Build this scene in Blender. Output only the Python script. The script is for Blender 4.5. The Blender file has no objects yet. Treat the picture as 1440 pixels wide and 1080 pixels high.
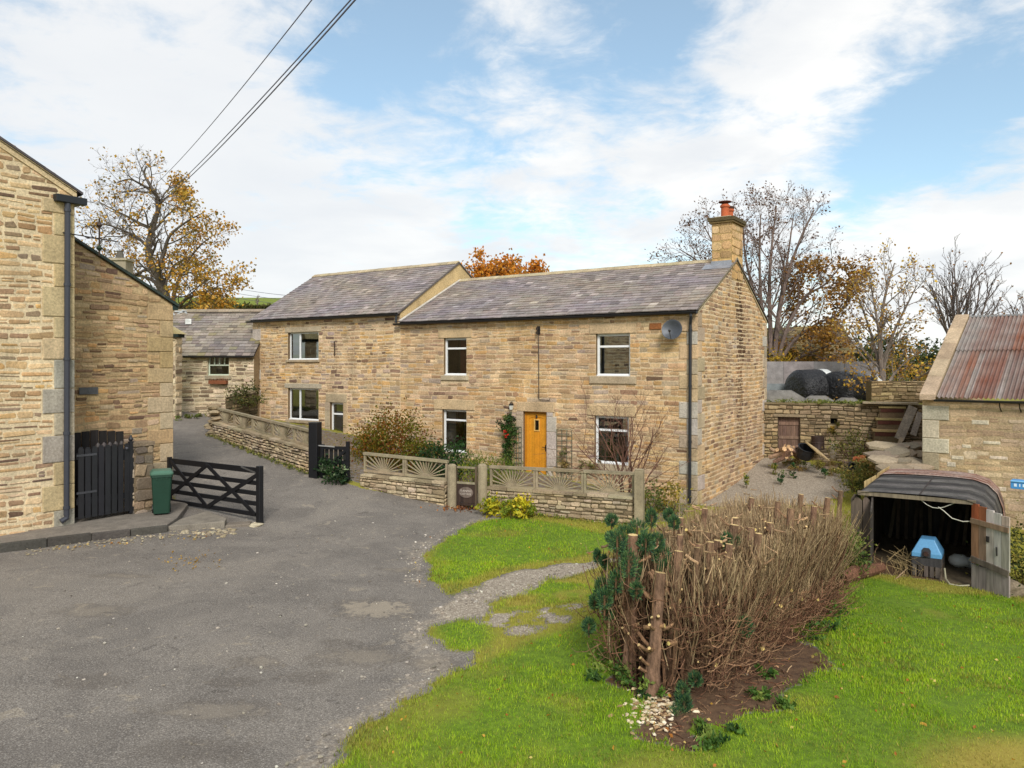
import bpy, math, random
import numpy as np
from mathutils import Vector, Matrix
random.seed(7)
rs = np.random.RandomState(7)
R = math.radians
scene = bpy.context.scene
COL = scene.collection
F, CX, HY = 1070.0, 720.0, 513.5          # focal length and horizon of the photograph, in its pixels
D1 = Vector((-.831, .556, 0)); D2 = Vector((.556, .831, 0))   # the axes of the cottage and its yard
UP = Vector((0, 0, 1))

def P(px, py, Y):
    return Vector(((px - CX) / F * Y, Y, (HY - py) * Y / F))

def lin(c):
    c = c / 255.0
    return c / 12.92 if c <= .04045 else ((c + .055) / 1.055) ** 2.4

def C(r, g, b, k=1.0):
    return (lin(r) * k, lin(g) * k, lin(b) * k)

def dull(c, k=.16):
    g = .3 * c[0] + .59 * c[1] + .11 * c[2]
    return tuple((x + (g - x) * k) * m for x, m in zip(c, (1.14, 1.08, 1.09)))

def jit(c, a=.12, h=.03):
    k = 1 + random.uniform(-a, a)
    return tuple(max(0, x * k * (1 + random.uniform(-h, h))) for x in c)

def mixc(a, b, t):
    return tuple(x + (y - x) * t for x, y in zip(a, b))

# ---------------------------------------------------------------- mesh builder
class MB:
    def __init__(s):
        s.v = []; s.f = []; s.c = []

    def add(s, vs, fs, c):
        b = len(s.v)
        s.v.extend([tuple(x) for x in vs])
        s.f.extend([tuple(i + b for i in f) for f in fs])
        if c and isinstance(c[0], (tuple, list)):
            s.c.extend(c)
        else:
            s.c.extend([c] * len(vs))

    def box(s, o, a, b, c3, c):
        o, a, b, c3 = Vector(o), Vector(a), Vector(b), Vector(c3)
        if a.cross(b).dot(c3) < 0:
            a, b = b, a
        vs = [o, o + a, o + a + b, o + b, o + c3, o + a + c3, o + a + b + c3, o + b + c3]
        s.add(vs, [(0, 3, 2, 1), (4, 5, 6, 7), (0, 1, 5, 4), (1, 2, 6, 5), (2, 3, 7, 6), (3, 0, 4, 7)], c)

    def cbox(s, ctr, sx, sy, sz, c, rz=0, tilt=0):
        m = Matrix.Rotation(rz, 3, 'Z') @ Matrix.Rotation(tilt, 3, 'X')
        a, b, d = m @ Vector((sx, 0, 0)), m @ Vector((0, sy, 0)), m @ Vector((0, 0, sz))
        s.box(Vector(ctr) - a / 2 - b / 2 - d / 2, a, b, d, c)

    def bar(s, p, q, w, t, nrm, c):
        """a straight bar of rectangular section from p to q; w in the plane, t along nrm"""
        p, q, nrm = Vector(p), Vector(q), Vector(nrm).normalized()
        d = (q - p).normalized(); side = d.cross(nrm).normalized()
        s.box(p - side * w / 2 - nrm * t / 2, q - p, side * w, nrm * t, c)

    def tube(s, path, rad, n=6, c=(.5, .5, .5), cap=True, capc=None):
        path = [Vector(p) for p in path]
        m = len(path)
        if not isinstance(rad, (list, tuple)):
            rad = [rad] * m
        vs = []; fs = []; cs = []
        ref = None
        for i, p in enumerate(path):
            d = (path[min(i + 1, m - 1)] - path[max(i - 1, 0)])
            if d.length < 1e-9:
                d = Vector((0, 0, 1))
            d.normalize()
            if ref is None:
                ref = Vector((1, 0, 0)) if abs(d.x) < .8 else Vector((0, 1, 0))
            x = (ref - d * ref.dot(d)).normalized(); y = d.cross(x); ref = x
            for k in range(n):
                a = 2 * math.pi * k / n
                vs.append(p + (x * math.cos(a) + y * math.sin(a)) * rad[i])
                cs.append(c[i] if isinstance(c[0], (tuple, list)) else c)
        for i in range(m - 1):
            for k in range(n):
                k2 = (k + 1) % n
                fs.append((i * n + k, i * n + k2, (i + 1) * n + k2, (i + 1) * n + k))
        if cap:
            if capc is None:
                fs.append(tuple(range(n - 1, -1, -1))); fs.append(tuple((m - 1) * n + k for k in range(n)))
            else:
                b = len(vs)
                for k in range(n):
                    vs.append(vs[(m - 1) * n + k]); cs.append(capc)
                fs.append(tuple(b + k for k in range(n)))
        s.add(vs, fs, cs)

    def lathe(s, ctr, prof, n=16, c=(.5, .5, .5), axis=None):
        ctr = Vector(ctr); ax = Vector(axis or (0, 0, 1)).normalized()
        x = ax.orthogonal().normalized(); y = ax.cross(x)
        vs = []; fs = []
        for r, h in prof:
            for k in range(n):
                a = 2 * math.pi * k / n
                vs.append(ctr + ax * h + (x * math.cos(a) + y * math.sin(a)) * max(r, 1e-4))
        for i in range(len(prof) - 1):
            for k in range(n):
                k2 = (k + 1) % n
                fs.append((i * n + k, i * n + k2, (i + 1) * n + k2, (i + 1) * n + k))
        fs.append(tuple(range(n - 1, -1, -1))); fs.append(tuple((len(prof) - 1) * n + k for k in range(n)))
        s.add(vs, fs, c)

    def prism(s, poly, ext, c):
        """poly: list of points (counter-clockwise seen against ext); ext: extrusion vector"""
        n = len(poly); ext = Vector(ext)
        vs = [Vector(p) for p in poly] + [Vector(p) + ext for p in poly]
        fs = [tuple(range(n - 1, -1, -1)), tuple(range(n, 2 * n))]
        fs += [(i, (i + 1) % n, n + (i + 1) % n, n + i) for i in range(n)]
        s.add(vs, fs, c)

    def rock(s, ctr, sx, sy, sz, c, seg=7, rz=None, rough=.18):
        rz = random.uniform(0, 6.3) if rz is None else rz
        m = Matrix.Rotation(rz, 3, 'Z'); vs = []; fs = []
        rings = 5
        ph = [random.uniform(0, 6.28) for _ in range(3)]
        for i in range(rings):
            t = -1 + 2 * i / (rings - 1)
            rr = max(.25, (1 - abs(t) ** 3)) ** .5 if abs(t) < 1 else .45
            for k in range(seg):
                a = 2 * math.pi * k / seg
                w = rr * (1 + random.uniform(-rough, rough))
                vs.append(Vector(ctr) + m @ Vector((math.cos(a) * w * sx / 2, math.sin(a) * w * sy / 2, t * sz / 2 * (1 + random.uniform(-rough, rough) * .5))))
        for i in range(rings - 1):
            for k in range(seg):
                k2 = (k + 1) % seg
                fs.append((i * seg + k, i * seg + k2, (i + 1) * seg + k2, (i + 1) * seg + k))
        fs.append(tuple(range(seg - 1, -1, -1))); fs.append(tuple((rings - 1) * seg + k for k in range(seg)))
        s.add(vs, fs, c)

    def leaf(s, p, size, c, asp=.6, up=None):
        """one small leaf: a bent diamond of two triangles"""
        a = random.uniform(0, 6.283); z = random.uniform(-1, 1); q = math.sqrt(1 - z * z)
        d = Vector((q * math.cos(a), q * math.sin(a), z))
        if up is not None:
            d = (d + Vector(up)).normalized()
        e = d.orthogonal().normalized()
        if random.random() < .5:
            e = d.cross(e)
        p = Vector(p); w = size * asp * .5
        n = d.cross(e) * size * .12
        s.add([p, p + d * size * .5 + e * w + n, p + d * size, p + d * size * .5 - e * w + n], [(0, 1, 2), (0, 2, 3)], c)

    def build(s, name, mat, parent=None, smooth=False, bevel=0):
        me = bpy.data.meshes.new(name)
        me.from_pydata(s.v, [], s.f)
        if s.c:
            at = me.color_attributes.new('col', 'FLOAT_COLOR', 'POINT')
            arr = np.ones((len(s.v), 4), np.float32); arr[:, :3] = np.array(s.c, np.float32)[:, :3]
            at.data.foreach_set('color', arr.ravel())
        if smooth:
            me.polygons.foreach_set('use_smooth', [True] * len(me.polygons))
        me.materials.append(mat)
        me.update()
        o = bpy.data.objects.new(name, me); COL.objects.link(o)
        if bevel:
            b = o.modifiers.new('bevel', 'BEVEL'); b.width = bevel; b.segments = 2; b.limit_method = 'ANGLE'
        if parent is not None:
            adopt(o, parent)
        return o

def adopt(o, parent):
    o.parent = parent
    off = Vector(parent.location); q = parent
    while q.parent is not None:
        q = q.parent; off = off + Vector(q.location) if q.type == 'EMPTY' else off
    if parent.type == 'EMPTY':
        o.matrix_parent_inverse = Matrix.Translation(-Vector(parent.location))
    return o

def thing(name, label, cat, loc=(0, 0, 0), group=None):
    o = bpy.data.objects.new(name, None); o.empty_display_size = .2; COL.objects.link(o)
    o.location = loc
    return tag(o, label, cat, group)

def tag(o, label=None, cat=None, group=None, kind=None):
    if label: o['label'] = label
    if cat: o['category'] = cat
    if group: o['group'] = group
    if kind: o['kind'] = kind
    return o

def dup(o, offset, label=None):
    """a copy of a thing with copies of its parts and their sub-parts, moved by offset"""
    c = o.copy(); COL.objects.link(c)
    c.location = Vector(o.location) + Vector(offset)
    if label: c['label'] = label
    def kids(src, dst):
        for ch in list(src.children):
            k = ch.copy(); COL.objects.link(k); k.parent = dst
            kids(ch, k)
    kids(o, c)
    return c

# ---------------------------------------------------------------- materials
def newmat(name):
    m = bpy.data.materials.new(name); m.use_nodes = True
    nt = m.node_tree; nt.nodes.clear()
    out = nt.nodes.new('ShaderNodeOutputMaterial')
    return m, nt, out

def node(nt, t, **kw):
    n = nt.nodes.new(t)
    for k, v in kw.items():
        if k in n.inputs and not hasattr(n, k): n.inputs[k].default_value = v
        else: setattr(n, k, v)
    return n

def L(nt, a, b): nt.links.new(a, b)

def noise(nt, vec, scale, detail=4, rough=.55, dist=0):
    n = nt.nodes.new('ShaderNodeTexNoise')
    n.inputs['Scale'].default_value = scale; n.inputs['Detail'].default_value = detail
    n.inputs['Roughness'].default_value = rough; n.inputs['Distortion'].default_value = dist
    if vec is not None: L(nt, vec, n.inputs['Vector'])
    return n.outputs['Fac']

def mrange(nt, x, a, b, c, d, smooth=False):
    n = nt.nodes.new('ShaderNodeMapRange')
    if smooth: n.interpolation_type = 'SMOOTHSTEP'
    for i, v in enumerate((a, b, c, d)): n.inputs[i + 1].default_value = v
    L(nt, x, n.inputs[0]); return n.outputs[0]

def mth(nt, op, a, b=None, clamp=False):
    n = nt.nodes.new('ShaderNodeMath'); n.operation = op; n.use_clamp = clamp
    for i, x in enumerate((a, b)):
        if x is None: continue
        if isinstance(x, (int, float)): n.inputs[i].default_value = x
        else: L(nt, x, n.inputs[i])
    return n.outputs[0]

def mixcol(nt, fac, a, b, mode='MIX'):
    n = nt.nodes.new('ShaderNodeMix'); n.data_type = 'RGBA'; n.blend_type = mode
    if isinstance(fac, (int, float)): n.inputs[0].default_value = fac
    else: L(nt, fac, n.inputs[0])
    for i, x in ((6, a), (7, b)):
        if isinstance(x, (tuple, list)): n.inputs[i].default_value = (x[0], x[1], x[2], 1)
        else: L(nt, x, n.inputs[i])
    return n.outputs[2]

def pos(nt, scale=None):
    g = nt.nodes.new('ShaderNodeNewGeometry').outputs['Position']
    if scale is None: return g
    m = nt.nodes.new('ShaderNodeMapping'); m.inputs['Scale'].default_value = scale
    L(nt, g, m.inputs['Vector']); return m.outputs[0]

def bsdf(nt, out, col, rough=.9, bump=None, bstr=.3, bdist=.02, metal=0, spec=.3):
    b = nt.nodes.new('ShaderNodeBsdfPrincipled')
    if isinstance(col, (tuple, list)): b.inputs['Base Color'].default_value = (col[0], col[1], col[2], 1)
    else: L(nt, col, b.inputs['Base Color'])
    if isinstance(rough, (int, float)): b.inputs['Roughness'].default_value = rough
    else: L(nt, rough, b.inputs['Roughness'])
    b.inputs['Metallic'].default_value = metal
    b.inputs['Specular IOR Level'].default_value = spec
    if bump is not None:
        bn = nt.nodes.new('ShaderNodeBump'); bn.inputs['Strength'].default_value = bstr; bn.inputs['Distance'].default_value = bdist
        L(nt, bump, bn.inputs['Height']); L(nt, bn.outputs[0], b.inputs['Normal'])
    L(nt, b.outputs[0], out.inputs[0]); return b

def attr(nt, name='col'):
    a = nt.nodes.new('ShaderNodeAttribute'); a.attribute_name = name
    return a.outputs['Color']

def vc_mat(name, rough=.9, s1=3, a1=.25, s2=30, a2=.3, bscale=40, bstr=.35, bdist=.02, stretch=None, spec=.25, metal=0):
    """surface whose own colour sits in the mesh's colour attribute, weathered by two scales of noise"""
    m, nt, out = newmat(name)
    p = pos(nt, stretch)
    n1 = mrange(nt, noise(nt, p, s1, 3), .25, .75, 1 - a1, 1 + a1)
    n2 = mrange(nt, noise(nt, p, s2, 5), .25, .75, 1 - a2, 1 + a2)
    k = mth(nt, 'MULTIPLY', n1, n2)
    vm = nt.nodes.new('ShaderNodeVectorMath'); vm.operation = 'SCALE'
    L(nt, attr(nt), vm.inputs[0]); L(nt, k, vm.inputs['Scale'])
    bsdf(nt, out, vm.outputs[0], rough, noise(nt, p, bscale, 5, .65), bstr, bdist, metal, spec)
    return m

def leaf_mat(name, trans=.35, rough=.6):
    m, nt, out = newmat(name)
    c = attr(nt)
    b = nt.nodes.new('ShaderNodeBsdfPrincipled'); b.inputs['Roughness'].default_value = rough
    b.inputs['Specular IOR Level'].default_value = .25
    L(nt, c, b.inputs['Base Color'])
    t = nt.nodes.new('ShaderNodeBsdfTranslucent'); L(nt, c, t.inputs[0])
    x = nt.nodes.new('ShaderNodeMixShader'); x.inputs[0].default_value = trans
    L(nt, b.outputs[0], x.inputs[1]); L(nt, t.outputs[0], x.inputs[2]); L(nt, x.outputs[0], out.inputs[0])
    return m

M = {}
def stone_mat():
    m, nt, out = newmat('masonry'); p = pos(nt); ps = pos(nt, (1, 1, .14))
    k = mth(nt, 'MULTIPLY', mrange(nt, noise(nt, p, 1.7, 4), .25, .75, .8, 1.2), mrange(nt, noise(nt, p, 22, 5, .7), .25, .75, .6, 1.4))
    k = mth(nt, 'MULTIPLY', k, mrange(nt, noise(nt, ps, 2.6, 4), .3, .7, .86, 1.1))       # rain streaks
    vm = nt.nodes.new('ShaderNodeVectorMath'); vm.operation = 'SCALE'; L(nt, attr(nt), vm.inputs[0]); L(nt, k, vm.inputs['Scale'])
    c = mixcol(nt, mrange(nt, noise(nt, p, .9, 5, .6), .5, .75, 0, .22, True), vm.outputs[0], mixcol(nt, 1.0, vm.outputs[0], (1.10, .96, .76), 'MULTIPLY'))
    c = mixcol(nt, mrange(nt, noise(nt, p, 5.5, 5, .65), .60, .72, 0, .4, True), c, mixcol(nt, 1.0, c, (.72, .70, .68), 'MULTIPLY'))
    bsdf(nt, out, c, .92, noise(nt, p, 38, 5, .7), .8, .025, 0, .25)
    return m
M['stone'] = stone_mat()
M['tin'] = vc_mat('tarred_tin', .75, 4, .3, 26, .45, 40, .5, .01, spec=.2)
M['wrap'] = vc_mat('bale_wrap', .3, 3, .3, 14, .4, 7, 1.0, .08, spec=.4)
M['slate'] = vc_mat('slates', .68, 1.5, .1, 16, .28, 30, .4, .012, spec=.4)
M['concrete'] = vc_mat('cast_concrete', .9, 4, .25, 45, .3, 60, .35, .008)
M['wood'] = vc_mat('weathered_wood', .85, 3, .25, 18, .4, 30, .5, .01, stretch=(1, 1, .12))
M['bark'] = vc_mat('bark', .95, 3, .3, 26, .55, 40, 1.0, .03, stretch=(1, 1, .3))
M['leaf'] = leaf_mat('leaves')
M['needle'] = leaf_mat('needles', .2)
M['grassblade'] = leaf_mat('grass_blades', .4, .7)
M['paint'] = vc_mat('painted_timber', .55, 5, .15, 40, .2, 50, .15, .004, spec=.4)
M['plastic'] = vc_mat('moulded_plastic', .45, 4, .08, 30, .1, 60, .08, .003, spec=.45)
M['upvc'] = vc_mat('white_frame', .4, 2, .04, 25, .06, 60, .05, .002, spec=.5)
M['metal'] = vc_mat('old_metal', .5, 4, .2, 40, .25, 60, .2, .004, spec=.5, metal=.4)
M['soil'] = vc_mat('soil', 1, 4, .3, 30, .4, 40, .9, .03)
M['clay'] = vc_mat('terracotta', .85, 6, .15, 40, .2, 50, .2, .005)

def glass():
    m, nt, out = newmat('window_glass')
    t = nt.nodes.new('ShaderNodeBsdfTransparent'); t.inputs[0].default_value = (.74, .77, .75, 1)
    g = nt.nodes.new('ShaderNodeBsdfGlossy'); g.inputs['Roughness'].default_value = .015; g.inputs[0].default_value = (.8, .85, .85, 1)
    fr = nt.nodes.new('ShaderNodeFresnel'); fr.inputs[0].default_value = 1.5
    f = mth(nt, 'ADD', fr.outputs[0], .22, True)
    x = nt.nodes.new('ShaderNodeMixShader'); L(nt, f, x.inputs[0])
    L(nt, t.outputs[0], x.inputs[1]); L(nt, g.outputs[0], x.inputs[2]); L(nt, x.outputs[0], out.inputs[0])
    return m
M['glass'] = glass()

# ---------------------------------------------------------------- camera
cam = bpy.data.cameras.new('camera'); co = bpy.data.objects.new('camera', cam); COL.objects.link(co)
cam.sensor_width = 36; cam.lens = 36 * F / 1440; cam.shift_y = -(540 - HY) / 1440
cam.clip_end = 3000; cam.clip_start = .05
co.location = (0, 0, 0); co.rotation_euler = (R(90), 0, 0)
scene.camera = co
# ---------------------------------------------------------------- terrain (heights are relative to the eye)
CTRL = np.array([
 (-9.5,14.2,-3.47),(-7.2,15.9,-3.47),(-5.56,16.9,-3.55),(-8.4,18.9,-3.35),(-9.2,21,-3.0),(-10.3,26,-2.39),(-12.8,29.5,-1.95),(-18,33,-1.3),
 (-5.47,20.9,-3.02),(-4.0,20.3,-3.27),(-1.45,19.4,-3.6),(2.87,17.56,-3.75),(5.05,20.7,-3.84),
 (-6,8,-3.5),(0,7,-3.6),(-3,12,-3.55),(1.5,8.5,-3.63),(4.5,7,-3.62),(4,4,-3.6),(0,3,-3.55),(-5,3,-3.5),(5.5,13.2,-3.9),(8.4,13.3,-4.0),
 (10.5,12,-4.1),(8,9,-3.78),(3,14,-3.75),(7,16,-3.95),(9.6,21.8,-3.55),(10.5,19.5,-3.8),(8.6,26,-3.15),(12,24.6,-3.25),(7.5,23.5,-3.6),
 (-4,24,-3.0),(1,21.5,-3.5),(-9,28.3,-2.3),(-10.5,31.2,-2.1),(-5,36,-2),(3,30,-3.0),(-20,24,-2.2),(-15,18,-3.2),(18,18,-4),(17,24,-3.4),
 (-14,8,-3.45),(14,6,-3.9),(-24,38,-.8),(14,36,-2.4),(24,30,-3),(-30,20,-2.5),(25,8,-4)], float)

def _tps():
    p = CTRL[:, :2]; n = len(p)
    d = np.linalg.norm(p[:, None] - p[None], axis=2)
    K = np.where(d > 0, d * d * np.log(d + 1e-12), 0) + np.eye(n) * .05
    A = np.zeros((n + 3, n + 3)); A[:n, :n] = K; A[:n, n] = 1; A[:n, n + 1:] = p; A[n, :n] = 1; A[n + 1:, :n] = p.T
    return np.linalg.solve(A, np.concatenate([CTRL[:, 2], np.zeros(3)]))
_W = _tps()

def sstep(x, a, b):
    t = np.clip((x - a) / (b - a), 0, 1); return t * t * (3 - 2 * t)

def H(x, y):
    x = np.asarray(x, float); y = np.asarray(y, float)
    sh = x.shape; xf = x.ravel(); yf = y.ravel()
    out = np.empty(xf.shape); n = len(CTRL)
    for i in range(0, len(xf), 20000):
        q = np.stack([np.clip(xf[i:i + 20000], -30, 24), np.clip(yf[i:i + 20000], 2, 39)], 1)
        d = np.linalg.norm(q[:, None] - CTRL[None, :, :2], axis=2)
        out[i:i + 20000] = (np.where(d > 0, d * d * np.log(d + 1e-12), 0)) @ _W[:n] + _W[n] + q @ _W[n + 1:]
    # upper yard behind the retaining wall
    wl = 26.0 + (xf - 8.6) * (24.6 - 26.0) / (12 - 8.6)
    t = sstep(yf, wl + .15, wl + .45) * sstep(xf, 5.2, 6.6)
    out = out + (-1.32 - out) * t
    ratio = xf / np.maximum(yf, 1)
    hill = 11.5 * sstep(-ratio, -.12, .32) + 1.5
    far = -1 + hill * sstep(yf, 50, 140) + 25 * sstep(yf, 140, 900) * sstep(-ratio, -.3, .6)
    out = out + (far - out) * sstep(yf, 38, 60)
    return out.reshape(sh)

def hz(x, y): return float(H(np.array([x]), np.array([y]))[0])

def G(px, py):
    """where the ray through a pixel of the photograph meets the terrain"""
    ys = np.arange(3.0, 70, .05)
    xs = (px - CX) / F * ys; zs = (HY - py) / F * ys
    b = np.nonzero(zs <= H(xs, ys))[0]
    k = b[0] if len(b) else -1
    return Vector((xs[k], ys[k], zs[k]))

def polyG(pts):
    return np.array([tuple(G(a, b))[:2] for a, b in pts])

def sdist(x, y, poly):
    """signed distance to a polygon, positive inside"""
    n = len(poly); d = np.full(x.shape, 1e9); ins = np.zeros(x.shape, bool)
    for i in range(n):
        ax, ay = poly[i]; bx, by = poly[(i + 1) % n]
        ex, ey = bx - ax, by - ay
        t = np.clip(((x - ax) * ex + (y - ay) * ey) / (ex * ex + ey * ey + 1e-12), 0, 1)
        d = np.minimum(d, np.hypot(x - ax - t * ex, y - ay - t * ey))
        c = ((ay > y) != (by > y)) & (x < (bx - ax) * (y - ay) / (by - ay + 1e-12) + ax)
        ins ^= c
    return np.where(ins, d, -d)

def vnoise(x, y, s, seed=0):
    """cheap value noise in numpy"""
    xs = x / s + 1000.3 + seed * 17.13; ys = y / s + 1000.7 + seed * 9.71
    xi = np.floor(xs).astype(np.int64); yi = np.floor(ys).astype(np.int64)
    fx = xs - xi; fy = ys - yi; fx = fx * fx * (3 - 2 * fx); fy = fy * fy * (3 - 2 * fy)
    def h(a, b):
        v = np.sin(a * 127.1 + b * 311.7 + seed * 74.7) * 43758.5453
        return v - np.floor(v)
    return (h(xi, yi) * (1 - fx) + h(xi + 1, yi) * fx) * (1 - fy) + (h(xi, yi + 1) * (1 - fx) + h(xi + 1, yi + 1) * fx) * fy

def fbm(x, y, s, seed=0):
    return (vnoise(x, y, s, seed) * .5 + vnoise(x, y, s / 2.1, seed + 1) * .3 + vnoise(x, y, s / 4.3, seed + 2) * .2)

LAWN_MAIN = polyG([(470,1080),(500,1045),(540,1012),(590,980),(640,950),(690,930),(735,905),(790,888),(835,870),(850,850),(900,820),(1000,800),(1090,800),(1180,812),(1240,815),(1300,835),(1372,838),(1420,838),(1439,850)])
LAWN_MAIN = np.concatenate([LAWN_MAIN, np.array([(11.5,12.5),(14,9),(14,2),(-1.3,2),(-1.6,5.5)])])
LAWN_UP = polyG([(598,815),(600,790),(612,768),(640,746),(680,733),(720,727),(790,738),(850,752),(905,758),(900,775),(850,780),(790,790),(740,797),(700,803),(650,822),(615,825)])
STRIP = polyG([(690,858),(715,842),(770,818),(840,798),(880,790),(880,850),(840,845),(760,856),(720,862)])
ISLE = polyG([(604,892),(612,880),(650,872),(690,880),(700,900),(690,912),(660,924),(625,918)])
ISLE2 = polyG([(640,880),(700,862),(790,852),(850,838),(880,850),(850,872),(790,888),(740,902),(700,912),(690,890)])
PATH = polyG([(600,860),(650,835),(720,808),(790,796),(850,786),(900,778),(900,786),(840,797),(770,816),(715,842),(690,858),(620,880)])
GRAVEL_YARD = polyG([(1000,640),(1040,625),(1090,634),(1140,650),(1185,668),(1200,690),(1170,712),(1060,712),(985,712)])
SOIL = polyG([(900,1010),(930,1060),(985,1075),(1010,1040),(1090,1000),(1160,960),(1170,930),(1130,890),(1180,850),(1190,820),(1100,800),(950,820),(870,900),(860,960)])
GARDEN = np.array([(2.9,17.7),(-1.45,19.5),(-5.5,21.0),(-10.3,26.2),(-11.0,31.4),(5.05,20.8),(4.2,18.5)])
ROAD = polyG([(243,583),(310,575),(330,590),(295,614),(440,670),(500,690),(640,714),(690,722),(700,735),(600,790),(600,830),(650,870),(640,950),(540,1012),(470,1080)])
ROAD = np.concatenate([ROAD, np.array([(-1.6,5.5),(-1.3,2),(-22,2),(-22,13),(-12,13),(-9.7,16),(-7.9,18.8),(-9.9,21),(-11.5,24)]), polyG([(243,600)])])

SHED_FLOOR = np.array([(6.72, 14.76), (8.62, 13.46), (10.6, 16.4), (8.7, 17.7)])
def masks(x, y):
    n = (fbm(x, y, .9, 3) - .5) * .6 + (fbm(x, y, .3, 6) - .5) * .35
    lawn = np.maximum.reduce([sdist(x, y, LAWN_MAIN), sdist(x, y, LAWN_UP), sdist(x, y, STRIP), sdist(x, y, ISLE)])
    isle2 = sdist(x, y, ISLE2); path = sdist(x, y, PATH); soil = sdist(x, y, SOIL)
    gy = sdist(x, y, GRAVEL_YARD); road = sdist(x, y, ROAD); gar = sdist(x, y, GARDEN)
    grass = sstep(lawn + n * .8, -.14, .2)
    grass = np.maximum(grass, .45 * sstep(isle2 + n, -.1, .3) * (fbm(x, y, .5, 9) > .42))
    off = sstep(-road, .05, .35)                                   # outside the road: rough grass by default
    grass = np.maximum(grass, off * .8)
    g2 = sstep(isle2 + n, -.12, .25) * (1 - .8 * sstep(sdist(x, y, STRIP), -.05, .15)) * (1 - .7 * sstep(sdist(x, y, ISLE), -.05, .15))
    tuft = fbm(x, y, .45, 9)
    grass = grass * (1 - g2 * np.where(tuft > .46, .25, .9))
    soilm = sstep(soil + n * 1.2, -.1, .3)
    soilm = np.maximum(soilm, sstep(sdist(x, y, SHED_FLOOR) + n * .3, -.25, .1))
    soilm = np.maximum(soilm, .5 * sstep(gar, -.05, .2))
    grass = grass * (1 - soilm)
    gravel = np.maximum(.85 * sstep(path + n * .9, -.2, .18), sstep(gy + n, -.1, .3))
    gravel = np.maximum(gravel, .9 * g2 * (tuft < .5))
    gravel = np.maximum(gravel, .55 * sstep(lawn + n, -1.0, -.1) * sstep(-lawn, -.05, .1) * (road > 0))
    grass = grass * (1 - sstep(gy + n, -.1, .3)) * (1 - .92 * sstep(path + n * .9, -.14, .12))
    # dry yellow patches
    dry = sstep(fbm(x, y, 1.6, 21), .54, .74) * .38
    dry = np.maximum(dry, .9 * sstep(sdist(x, y, STRIP), -.1, .2) * sstep(fbm(x, y, .6, 5), .35, .6))
    dry = np.maximum(dry, sstep(-lawn, -.22, .1) * .7)
    dry = np.maximum(dry, sstep(np.hypot((x - 4.9) / 1.6, (y - 6.6) / .9), 1.1, .5))
    return grass, gravel, soilm, dry, road

def axis(a, b, st, far, g=1.16):
    m = list(np.arange(a, b, st)); s = st; x = m[-1]
    while x < far: s *= g; x += s; m.append(x)
    return m
_r = axis(0, 13, .11, 900); _l = [-v for v in axis(0, 13, .11, 900)][1:][::-1]
GX = np.array(_l + _r); GY = np.array([-60, -25, -10, -4, 0, 1.2, 1.8] + axis(2, 27, .11, 1500))
gx, gy = np.meshgrid(GX, GY)
gz = H(gx, gy)
gz = gz + (fbm(gx, gy, 1.3, 31) - .5) * .05 * (gy < 40)
m_grass, m_gravel, m_soil, m_dry, m_road = masks(gx, gy)
_spr = (m_road < .1) & (gy > 30); m_dry = np.where(gy > 60, .25, m_dry)
gz = gz + .03 * m_grass

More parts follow.
